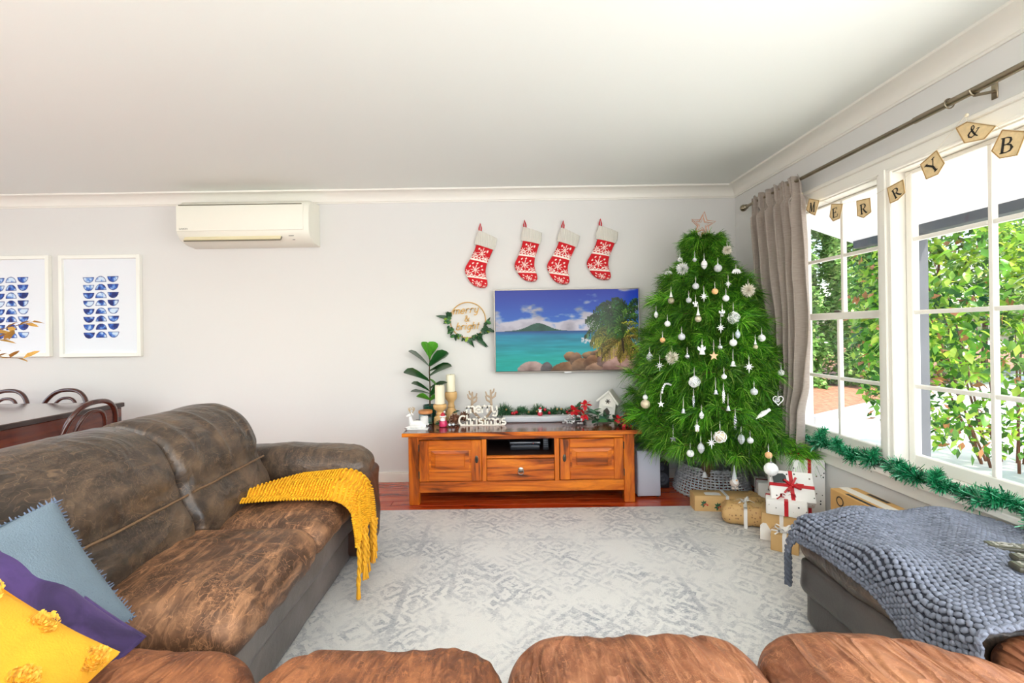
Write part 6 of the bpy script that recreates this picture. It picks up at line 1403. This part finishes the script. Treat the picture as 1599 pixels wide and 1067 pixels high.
def ornament(kind, label, px, py, rp, mat=None, cat='ornament'):
    p = on_tree(px, py); p = p+Vector(((p.x-TC.x)*.06, -.06, 0)); r = rp/FPX*p.y; nm = {'ball': 'bauble', 'pom': 'pompom_ornament', 'star3': 'snowflake_ornament', 'star': 'star_ornament', 'oval': 'oval_ornament', 'icicle': 'icicle_ornament', 'bell': 'bell_ornament', 'bird': 'bird_ornament', 'angel': 'angel_ornament', 'cane': 'candy_cane', 'heart': 'heart_ornament', 'gnome': 'gnome_ornament', 'globe': 'glass_globe', 'petal': 'petal_ornament', 'twin': 'double_bauble', 'mesh': 'lace_bauble', 'tag': 'figure_ornament'}[kind]
    t = thing(nm, label, cat, p, 'ornaments on the Christmas tree'); m = MB()
    if kind == 'ball': m.ell((0, 0, 0), r, 20, 14); orn_part(m, 'ball', mat or o_white, t); cap(t, r*.97, r*.22); loop(t, r+.01)
    elif kind == 'mesh':
        m.ell((0, 0, 0), r*.95, 20, 14); orn_part(m, 'ball', mat or o_glit, t); m = MB()
        for k in range(7):
            B = basis((math.cos(k*2.4)*.9, math.sin(k*2.4)*.9, math.cos(k*1.3))); m.tube([B @ Vector((r*math.cos(2*PI*j/24), r*math.sin(2*PI*j/24), 0)) for j in range(24)], r*.06, 5, True)
        orn_part(m, 'lace', o_matte, t); cap(t, r*.97, r*.2); loop(t, r+.01, .05)
    elif kind == 'pom':
        for k in range(110):
            z_ = 1-2*(k+.5)/110; a = k*2.39996; d = Vector((math.sqrt(1-z_*z_)*math.cos(a), math.sqrt(1-z_*z_)*math.sin(a), z_)); s_ = d.orthogonal().normalized()*r*.13; u = d.cross(s_).normalized()*r*.13; e = d*r*random.uniform(.85, 1.15); q = d*r*.55
            m.add([d*r*.1, q+s_, e, q-s_, q+u, q-u], [(0, 1, 2, 3), (0, 4, 2, 5)])
        x = orn_part(m, 'petals', mat or o_cream, t); x['kind'] = 'stuff'; loop(t, r*.6, .05)
    elif kind == 'star3':
        for k in range(4): a = PI*k/4; d = Vector((math.cos(a), 0, math.sin(a))); m.tube([-d*r*(1.25 if k == 2 else .8+.2*(k % 2 == 0)), -d*r*.3, d*r*.3, d*r*(1.25 if k == 2 else .8+.2*(k % 2 == 0))], [r*.02, r*.14, r*.14, r*.02], 6)
        m.tube([(0, -r*.6, 0), (0, 0, 0), (0, r*.6, 0)], [r*.02, r*.15, r*.02], 6); orn_part(m, 'rays', mat or o_white, t); loop(t, r*1.2)
    elif kind == 'star': m.prism(star_poly(5, r, r*.42), lambda a, b: (a, -.003, b), (0, .006, 0)); t2 = m.build('star', mat or o_wood, t, False, local=True); loop(t, r, .07)
    elif kind == 'oval':
        m.lathe([(.001, -r*1.35), (r*.35, -r*1.15), (r*.72, -r*.5), (r*.8, 0), (r*.66, r*.6), (r*.3, r*1.05), (.002, r*1.2)], n=16); orn_part(m, 'body', mat or o_glit, t); m = MB()
        for k in range(3): m.tube([(r*(.74-.09*k*k)*math.cos(2*PI*j/16), r*(.74-.09*k*k)*math.sin(2*PI*j/16), -r*.3+k*r*.4) for j in range(16)], r*.05, 5, True)
        orn_part(m, 'beaded_rings', o_silv, t); cap(t, r*1.18, r*.22); loop(t, r*1.2+.01)
    elif kind == 'icicle':
        for k in range(2): m.tube([(r*.2*math.cos(j*.9+k*PI), r*.2*math.sin(j*.9+k*PI), r*1.5-j*r*3/18) for j in range(19)], [max(r*.03, r*.22*(1-abs(j-7)/13)) for j in range(19)], 6)
        orn_part(m, 'spiral', mat or o_silv, t); cap(t, r*1.45, r*.2); loop(t, r*1.5, .05)
    elif kind == 'bell': m.lathe([(.001, r*.8), (r*.3, r*.75), (r*.5, r*.3), (r*.62, -r*.4), (r*.95, -r*.8), (r*.85, -r*.8), (r*.3, r*.2)], n=16); orn_part(m, 'bell', mat or o_silv, t); m = MB(); m.ell((0, 0, -r*.8), r*.22, 8, 6); orn_part(m, 'clapper', o_silv, t); loop(t, r*.8, .075)
    elif kind == 'bird':
        m.tube([(r*1.1, 0, r*.45), (r*.65, 0, r*.35), (0, 0, 0), (-r*.7, 0, -r*.45), (-r*1.3, 0, -r*.95)], [r*.12, r*.33, r*.52, r*.32, r*.10], 12, flat=.8); m.ell((r*.95, 0, r*.55), r*.30, 10, 8); orn_part(m, 'body', mat or o_matte, t); m = MB()
        for sd in (-1, 1): m.grid(lambda u, v: (r*(.3-1.1*u), sd*(r*.3+r*.15*u), r*(.15-.9*u)+r*.5*(v-.5)*(1-u)), 5, 3)
        orn_part(m, 'wings', o_white, t); m = MB(); m.lathe([(r*.08, 0), (.0005, r*.2)], (r*1.22, 0, r*.52), 8); orn_part(m, 'beak', o_peach, t)
    elif kind == 'angel':
        m.lathe([(r*.6, -r), (r*.55, -r*.95), (r*.25, r*.2), (r*.12, r*.4)], n=14); orn_part(m, 'robe', mat or o_white, t); m = MB(); m.ell((0, 0, r*.62), r*.26, 10, 8); orn_part(m, 'head', o_matte, t); m = MB()
        for sd in (-1, 1): m.prism([(0, r*.1), (sd*r*.75, r*.6), (sd*r*.8, 0), (sd*r*.35, -r*.4)], lambda a, b: (a, r*.2, b), (0, r*.08, 0))
        orn_part(m, 'wings', o_silv, t); loop(t, r*.85, .04)
    elif kind == 'cane':
        n_ = 26
        def cp(f): return Vector((-r*.9+r*1.8*f*.9, 0, r*.25*math.sin(f*PI)+.0)) if f > .35 else Vector((-r*.9+r*.567*(f/.35)**1.5, 0, -r*1.4+(1.4*r+r*.22)*(f/.35)**.7))
        P = [cp(k/n_) for k in range(n_+1)]
        a_, b_ = MB(), MB()
        for k in range(0, n_, 2): a_.tube([P[k], P[k+1]], r*.17, 8)
        for k in range(1, n_, 2): b_.tube([P[k], P[min(n_, k+1)]], r*.17, 8)
        orn_part(a_, 'white_stripes', o_white, t); orn_part(b_, 'grey_stripes', M('ornament_grey', (150, 154, 158), .4), t)
    elif kind == 'heart':
        P = [(r*.062*16*math.sin(a)**3, 0, r*.062*(13*math.cos(a)-5*math.cos(2*a)-2*math.cos(3*a)-math.cos(4*a))) for a in [2*PI*k/40 for k in range(40)]]; m.tube(P, r*.09, 6, True); orn_part(m, 'heart_rim', mat or o_white, t); m = MB()
        for k in range(7): q = (random.uniform(-.4, .4)*r, 0, random.uniform(-.2, .45)*r); m.tube([(q[0]+r*.2*math.cos(2*PI*j/12), 0, q[2]+r*.2*math.sin(2*PI*j/12)) for j in range(12)], r*.06, 5, True)
        orn_part(m, 'scrollwork', o_white, t); loop(t, r*.5, .04)
    elif kind == 'gnome':
        m.lathe([(r*.42, r*.45), (r*.30, r*.9), (r*.14, r*1.7), (r*.03, r*2.6)], n=14); orn_part(m, 'hat', o_glit, t); m = MB(); m.ell((0, 0, -r*.25), (r*.72, r*.6, r*.62), 14, 10); orn_part(m, 'coat', M('ornament_taupe', (196, 182, 172), .9), t); m = MB(); m.lathe([(r*.05, -r*1.0), (r*.42, -r*.2), (r*.5, r*.3), (r*.3, r*.42)], (0, -r*.22, 0), 14); orn_part(m, 'beard', o_white, t); m = MB(); m.ell((0, -r*.72, r*.38), r*.15, 8, 6); orn_part(m, 'nose', o_peach, t)
        m = MB()
        for sd in (-1, 1): m.ell((sd*r*.3, -r*.2, -r*1.05), (r*.26, r*.34, r*.2), 8, 6)
        orn_part(m, 'boots', M('ornament_taupe', (196, 182, 172), .9), t)
    elif kind == 'globe':
        m.ell((0, 0, 0), r, 20, 14); orn_part(m, 'glass_ball', o_gl, t); m = MB(); m.ell((0, 0, -r*.12), r*.80, 14, 10); orn_part(m, 'filling', o_cham, t); m = MB(); m.lathe([(r*.5, r*.8), (r*.32, r*1.3), (r*.12, r*2.2), (.001, r*2.6)], n=12); orn_part(m, 'pointed_cap', o_matte, t); loop(t, r*2.5, .03)
    elif kind == 'petal':
        for k in range(6):
            a = R(-75+30*k); m.tube([(0, 0, r*.6), (r*.5*math.sin(a), -r*.2, r*.35), (r*.95*math.sin(a), -r*.2, -r*.3*math.cos(a)-.1*r)], [r*.12, r*.2, r*.06], 6)
        orn_part(m, 'petals', mat or o_white, t); loop(t, r*.6)
    elif kind == 'twin': m.ell((0, 0, 0), r, 20, 14); orn_part(m, 'lower_ball', mat or o_cham, t); m = MB(); m.ell((0, 0, r*1.45), r*.55, 14, 10); orn_part(m, 'upper_ball', o_white, t); cap(t, r*1.98, r*.2); loop(t, r*2, .03)
    elif kind == 'tag': m.rbox(-r*.55, r*.55, -r*.25, r*.25, -r*.9, r*.5, r*.2); m.prism([(-r*.75, r*.45), (r*.75, r*.45), (0, r*1.15)], lambda a, b: (a, -r*.35, b), (0, r*.7, 0)); orn_part(m, 'house_body', mat or o_white, t); m = MB(); m.rbox(-r*.18, r*.18, -r*.3, -r*.2, -r*.9, -r*.2, .0005, seg=1); orn_part(m, 'doorway', o_cham, t); loop(t, r*1.1)
    return t
OR = [
 ('ball', 'small white bauble just above the large white pompom near the treetop', 1059, 408, 3.8, o_white), ('pom', 'large snow white pompom high on the tree, television side', 1063, 421.5, 10.5, o_matte), ('petal', 'white fringed ornament at the tree edge beside the white pompom', 1042, 429, 7, o_white),
 ('ball', 'tiny white bauble left of the upper cone-shaped ornament', 1081, 408, 3.2, o_glit), ('oval', 'white cone-shaped ornament below the treetop star', 1095, 415, 5.8, o_white), ('ball', 'glittery white bauble right of the cone-shaped ornament', 1115, 421, 6, o_glit), ('pom', 'small cream pompom highest on the window side of the tree', 1128, 393, 8, o_cream),
 ('petal', 'white drooping petal ornament on the upper window side of the tree', 1141, 427, 8, o_white), ('pom', 'large cream pompom at the tree edge beside the curtain', 1159, 455, 11, o_cream), ('ball', 'white bauble above the upper white snowflake', 1083, 448.5, 5, o_glit), ('ball', 'peach bauble high in the middle of the tree', 1111, 456.5, 4.8, o_peach),
 ('star3', 'white snowflake ornament just below the high peach bauble', 1095, 464, 7, o_white), ('star3', 'white snowflake ornament right of the high peach bauble', 1130, 445, 5.5, o_white), ('globe', 'clear globe with gold filling and pointed cap at the tree edge above the television corner', 1047, 470, 6, None), ('ball', 'white bauble left below the upper snowflake', 1073, 470, 4.2, o_glit),
 ('angel', 'tiny white angel between the upper snowflake and the middle clear globe', 1083, 475, 5, o_white), ('ball', 'white capped bauble right of the upper snowflake', 1127, 467, 5, o_white), ('globe', 'clear globe with gold filling in the middle of the tree', 1087, 498, 6.2, None), ('angel', 'white angel left of the large lace bauble', 1122, 489, 6, o_white),
 ('mesh', 'large white lace bauble on the window side of the tree', 1138, 497, 9.3, o_glit), ('ball', 'white bauble at tree height of the television centre, television side', 1042, 506, 4.6, o_white), ('oval', 'thin white drop ornament on the tree edge by the television', 1025, 492, 4, o_white), ('star3', 'white snowflake ornament below the large lace bauble', 1120, 512, 7, o_white), ('oval', 'pale blue balloon-shaped ornament below the large lace bauble', 1144.5, 522, 5, o_pale),
 ('ball', 'peach bauble on the television side of the tree', 1035, 531, 4.2, o_peach), ('ball', 'white glitter bauble right of the television-side peach bauble', 1063, 526, 5.4, o_glit), ('ball', 'plain white bauble below the pale blue balloon ornament', 1138, 535, 5.6, o_white), ('ball', 'white bauble on the tree edge next to the curtain middle', 1179, 528, 5.6, o_white), ('ball', 'small silver bauble above the wooden star', 1119, 542, 4, o_silv),
 ('angel', 'larger white angel left above the wooden star', 1093, 545, 8, o_white), ('star', 'plain wooden star hanging on a ribbon in the middle of the tree', 1110, 555, 7.5, o_wood), ('globe', 'small clear globe with gold filling on the window side', 1170, 541, 4.5, None), ('oval', 'silver pinecone-shaped drop on the tree edge below the television', 1016, 558, 6.5, o_glit), ('pom', 'large cream pompom on the television side, midway down the tree', 1049, 558, 11, o_cream),
 ('star3', 'white snowflake left below the midway cream pompom', 1031, 570, 7, o_white), ('ball', 'small silver bauble right of the midway cream pompom', 1071.5, 556, 4, o_silv), ('bell', 'small white bell right below the wooden star', 1138, 567, 5, o_white), ('star3', 'large white snowflake on the window side below the clear globe', 1161, 572, 8, o_white), ('ball', 'white bauble on the outermost window-side twig by the curtain', 1207, 581, 4.8, o_white),
 ('ball', 'tiny white bauble in the middle of the tree under the wooden star', 1125, 587, 4, o_white), ('mesh', 'glittering lace bauble in the lower middle, television side', 1082, 595, 8.6, o_glit), ('cane', 'white and grey striped candy cane above the silver star', 1042, 600, 9, None), ('twin', 'champagne bauble with a small white one on top, at the tree edge over the cabinet', 1010, 629, 7.2, o_cham), ('star', 'small white star hanging below the candy cane', 1033, 629, 5.5, o_white),
 ('bell', 'silver wire bell on long threads, left of the spiral icicle', 1066, 639, 4.5, o_silv), ('icicle', 'silver spiral icicle right of the wire bell', 1081, 626, 6, o_silv), ('bell', 'small silver bell in the tree middle beside the frosted icicle', 1113, 610, 4.5, o_silv), ('icicle', 'frosted white icicle drop in the middle of the tree', 1124.5, 618, 6.5, o_white), ('ball', 'white glitter bauble low on the window side', 1168.5, 610, 5.4, o_glit),
 ('heart', 'white wire heart at the tree edge beside the curtain', 1203, 623, 8, o_white), ('bird', 'white dove on the lower window side of the tree', 1182, 643, 9, o_matte), ('bell', 'little silver bell below the frosted icicle', 1131, 635, 4.6, o_silv), ('oval', 'slim white drop below the spiral icicle', 1092.5, 646, 4.5, o_white), ('icicle', 'long silver icicle above the oval glitter ornament', 1141.5, 658, 7, o_silv), ('tag', 'little white house ornament above the large silver oval', 1086, 666, 5.5, o_white),
 ('mesh', 'large champagne bauble low in the middle of the tree', 1119.5, 679, 9.4, o_cham), ('star', 'silver flat star low on the television side', 1051, 682, 6.2, o_silv), ('star3', 'white snowflake left of the large champagne bauble', 1107, 688, 8, o_white), ('oval', 'white glittering oval right of the large champagne bauble', 1150, 682, 6.5, o_glit), ('ball', 'white bauble right of the white glittering oval', 1163, 684.5, 4.8, o_white), ('oval', 'silver oval left below the little white house', 1091.5, 696, 6.6, o_glit),
 ('ball', 'matt white bauble lowest on the television side', 1076, 704.5, 5.6, o_matte), ('bell', 'white bell hanging over the rim of the wicker collar', 1095, 737, 5, o_white), ('icicle', 'silver fish-shaped drop lowest on the window side', 1161, 718, 6, o_silv)]
for k_, l_, px, py, rp, mt in OR: ornament(k_, l_, px, py, rp, mt)
def hang(kind, label, pos, r, mat):
    global on_tree
    keep = on_tree; on_tree = lambda a, b: Vector(pos)+Vector((0, .06, 0)); ornament(kind, label, 0, 0, r*FPX/pos[1], mat); on_tree = keep
hang('ball', 'peach bauble hanging from the long low branch', tuple(at(1199, 711, 2.68)), .020, o_peach); hang('ball', 'large matt white bauble hanging lowest over the presents', tuple(at(1203, 733, 2.64)), .038, o_matte)

hang('gnome', 'bearded gnome with tall white hat hanging over the wicker collar', tuple(at(1147, 752, 2.90)), .040, None)
# ------------------------------------------------------------------ presents
kraft = M('kraft_paper', (206, 168, 112), .75, var=.10, vscale=5, bump=.25, bscale=30, bdist=.01)
def speck(name, bg_, cols, scale, thr):
    n = NT(name); vo = n.n('ShaderNodeTexVoronoi'); n.l(n.map((1, 1, 1)), vo.inputs['Vector']); vo.inputs['Scale'].default_value = scale; sp_ = n.n('ShaderNodeSeparateColor'); n.l(vo.outputs['Color'], sp_.inputs[0])
    col = n.ramp(sp_.outputs[0], [(i/len(cols), lin(c)) for i, c in enumerate(cols)], 'CONSTANT'); f = n.math('MULTIPLY', n.math('LESS_THAN', vo.outputs['Distance'], thr), n.math('GREATER_THAN', sp_.outputs[1], .35))
    n.set(Base_Color=n.mix(f, lin(bg_), col), Roughness=.6, Normal=n.bump(n.noise(n.map(), 22, 2), .2, .01)); return n.m
kraft_print = speck('kraft_printed_paper', (204, 166, 110), [(160, 122, 80), (140, 108, 72), (172, 128, 86)], 64, .32); white_print = speck('white_printed_paper', (238, 236, 232), [(50, 54, 60), (110, 90, 70), (60, 80, 64)], 36, .17)
rib_r = M('red_ribbon', (190, 20, 32), .4); rib_w = M('white_ribbon', (236, 234, 232), .4); tag_w = M('gift_tag_card', (240, 238, 234), .7); tag_g = M('slate_gift_tag', (58, 66, 64), .6)
def gift(label, c, size, yaw=0, rx=0, ry=0, paper=kraft, ribbon=None, bands='x', bow=None, soft=0, cat='present'):
    """box of size (w, d, h) whose base centre is c"""
    w_, d, h = size; t = thing('wrapped_present', label, cat, (0, 0, 0), 'wrapped presents under the tree')
    if soft:
        x = pad(-w_/2, w_/2, -d/2, d/2, 0, h, 'wrapping', paper, t, rad=soft, crown=.012, wr=1.5, stretch=(2, 2), n=(26, 22, 10), seed=int(w_*1000))
    else:
        m = MB(); m.rbox(-w_/2, w_/2, -d/2, d/2, 0, h, .004); m.build('wrapping', paper, t, local=True)
        for sx in (-1, 1):   # folded ends
            for sg in (0, 1):
                z0, z1 = (.006, h*.55) if sg == 0 else (h-.006, h*.42)
                m = MB(); m.add([Vector((sx*(w_/2+q), yy, zz)) for q, yy, zz in ((.0002, -d/2+.004, z0), (.0002+.0016*(1+sg*.5), 0, z1), (.0002, d/2-.004, z0), (.0012, -d/2+.004, z0), (.0022+.0008*sg, 0, z1), (.0012, d/2-.004, z0))], [(0, 1, 2), (5, 4, 3), (0, 3, 4, 1), (1, 4, 5, 2), (2, 5, 3, 0)])
                m.build('end_flap', paper, t, False, local=True)
    e = .0022+(.010 if soft else 0); rw = .010
    if ribbon:
        if 'x' in bands: m = MB(); [m.rbox(*q, .001, None, 1) for q in ((-rw, rw, -d/2-e, d/2+e, h, h+e), (-rw, rw, -d/2-e, -d/2+.001, .001, h+e), (-rw, rw, d/2-.001, d/2+e, .001, h+e))]; m.build('ribbon_band', ribbon, t, False, local=True)
        if 'y' in bands: m = MB(); [m.rbox(*q, .001, None, 1) for q in ((-w_/2-e, w_/2+e, -rw, rw, h, h+e), (-w_/2-e, -w_/2+.001, -rw, rw, .001, h+e), (w_/2-.001, w_/2+e, -rw, rw, .001, h+e))]; m.build('ribbon_band', ribbon, t, False, local=True)
    if bow:
        bx_, by_ = bow[0], bow[1]; s_ = bow[2]; m = MB(); z_ = h+e+.004
        for k in range(4):
            a = PI/4+PI/2*k+.3; d_ = Vector((math.cos(a), math.sin(a), 0)); pts = [Vector((bx_, by_, z_))+d_*s_*q[0]+Vector((0, 0, s_*q[1])) for q in ((0, 0), (.5, .45), (.9, .5), (1.0, .25), (.7, .08), (0, .06))]
            if k % 2 == 0 or s_ > .045: m.ribbon(pts, .011, Vector((-d_.y, d_.x, 0)).cross(d_), .0012)
        for a in (.2, 2.6, 4.0): d_ = Vector((math.cos(a), math.sin(a), 0)); m.ribbon([Vector((bx_, by_, z_)), Vector((bx_, by_, z_+.01))+d_*s_*.6, Vector((bx_, by_, z_-.004))+d_*s_*1.25], .010, (0, 0, 1), .001)
        m.ell((bx_, by_, z_+.006), (.010, .010, .008), 10, 6); m.build('bow', ribbon, t, local=True)
    t.location = c; t.rotation_euler = (rx, ry, yaw); return t
def gtag(t, x, y, z, w_, d, mat, rot=0, name='gift_tag'):
    T = Matrix.Translation((x, y, z)) @ Matrix.Rotation(rot, 4, 'Z'); m = MB(); m.prism([(-w_/2, -d/2), (w_/2, -d/2), (w_/2, d*.3), (w_*.3, d/2), (-w_*.3, d/2), (-w_/2, d*.3)], lambda a, b: T @ Vector((a, b, 0)), (0, 0, .0016)); return m.build(name, mat, t, False, local=True)
hol = M('holly_green', (44, 96, 66), .6); hr_ = M('holly_red', (190, 40, 36), .5)
g = gift('long kraft present with holly print and white ribbon, against the wicker collar', (1.50, 3.095, .001), (.42, .12, .115), R(-7), paper=kraft, ribbon=rib_w, bands='x'); 
for x, z_, s_ in ((-.15, .06, .9), (-.06, .045, 1), (.12, .06, .9), (.17, .04, .8)):
    m = MB()
    for a in (60, 100, 140, 200, 250):
        d_ = Vector((math.cos(R(a)), 0, math.sin(R(a)))); p_ = Vector((-d_.z, 0, d_.x)); b_ = Vector((x, -.0608, z_)); m.add([b_, b_+d_*.014*s_+p_*.007*s_, b_+d_*.030*s_, b_+d_*.014*s_-p_*.007*s_], [(0, 1, 2, 3)])
    m.build('printed_holly_leaves', hol, g, False, local=True); m = MB(); [m.ell((x+.012*q*s_, -.0605, z_-.006+.007*(q % 2)), (.0055, .0008, .0055), 8, 5) for q in (0, 1, 2)]; m.build('printed_berries', hr_, g, local=True)
gtag(g, -.085, -.02, .1165, .10, .05, tag_w)
g = gift('soft kraft parcel with white ribbon bow, front of the presents', (1.515, 2.86, .013), (.26, .17, .115), R(-26), paper=kraft_print, ribbon=rib_w, bands='x', bow=(-.0, .01, .045), soft=.05); gtag(g, .075, -.01, .126, .085, .07, M('kraft_fold', (216, 182, 130), .75), .3, 'folded_paper_flap'); gtag(g, -.03, .05, .128, .05, .09, M('kraft_fold', (216, 182, 130), .75), -.2, 'folded_paper_flap')
gift('plain printed kraft parcel leaning behind the front parcel', (1.695, 3.03, .004), (.14, .24, .10), R(28), rx=R(8), paper=kraft_print, soft=.03)
g = gift('kraft box with white ribbon and a large white gift tag', (1.635, 2.68, .013), (.20, .18, .15), R(-32), paper=kraft, ribbon=rib_w, bands='x', bow=(0, -.03, .04)); m = MB(); T = Matrix.Translation((-.075, -.105, .045)) @ Matrix.Rotation(R(70), 4, 'X') @ Matrix.Rotation(.5, 4, 'Y'); m.prism([(-.035, -.045), (.035, -.045), (.035, .03), (.02, .045), (-.02, .045), (-.035, .03)], lambda a, b: T @ Vector((a, b, 0)), (0, 0, .002)); m.build('gift_tag', tag_w, g, False, local=True)
g = gift('small kraft box with a big white bow next to the chaise', (1.555, 2.52, .013), (.13, .12, .09), R(-35), paper=kraft, ribbon=rib_w, bands='xy', bow=(0, -.01, .055)); gtag(g, .01, .02, .106, .06, .045, tag_w, .6)
g = gift('flat white printed present with red ribbon resting on the kraft box', (1.645, 2.655, .166), (.20, .18, .085), R(-30), paper=white_print, ribbon=rib_r, bands='xy', bow=(.0, -.02, .055)); gtag(g, -.05, .03, .104, .075, .05, tag_g, .2)
g = gift('white printed present with red ribbon tilted on top of the stack', (1.70, 2.70, .268), (.22, .18, .075), R(-24), rx=R(50), paper=white_print, ribbon=rib_r, bands='xy', bow=(.0, 0, .05)); gtag(g, -.06, .035, .089, .07, .055, tag_g, .1)
g = gift('tall white printed present with red ribbon under the window sill', (1.862, 2.86, .001), (.185, .20, .43), R(-3), paper=white_print, ribbon=rib_r, bands='x', bow=(-.02, -.02, .06))
g = gift('white present with dark red ribbon low behind the tilted one', (1.80, 3.10, .001), (.14, .16, .20), R(-20), paper=white_print, ribbon=M('dark_red_ribbon', (120, 16, 26), .4), bands='y')
g = thing('carton', 'brown cardboard carton with white tape beside the chaise', 'carton', (1.80, 2.35, .001), None); m = MB(); m.rbox(1.70, 1.84, 1.98, 2.37, .001, .40, .004); m.build('cardboard', M('cardboard', (196, 152, 92), .8, var=.06), g, False)
m = MB(); m.box(1.745, 1.795, 1.979, 2.371, .3998, .4012); m.box(1.745, 1.795, 1.9785, 1.98, .25, .4012); m.build('white_tape', M('paper_tape', (222, 216, 206), .5), g, False)
m = MB(); m.ribbon([(1.6990, 2.30+.022*math.cos(2*PI*k/18), .355+.022*math.sin(2*PI*k/18)) for k in range(19)], .006, (-1, 0, 0), .0006); m.ribbon([(1.718, 2.10+.18*k/6, .4004+.0*k) for k in range(7)], .018, (0, 0, 1), .0006); m.ribbon([(1.82, 2.15+.12*k/6, .4004) for k in range(7)], .02, (0, 0, 1), .0006); m.build('printed_marks', M('print_black', (40, 36, 34), .7), g, False)
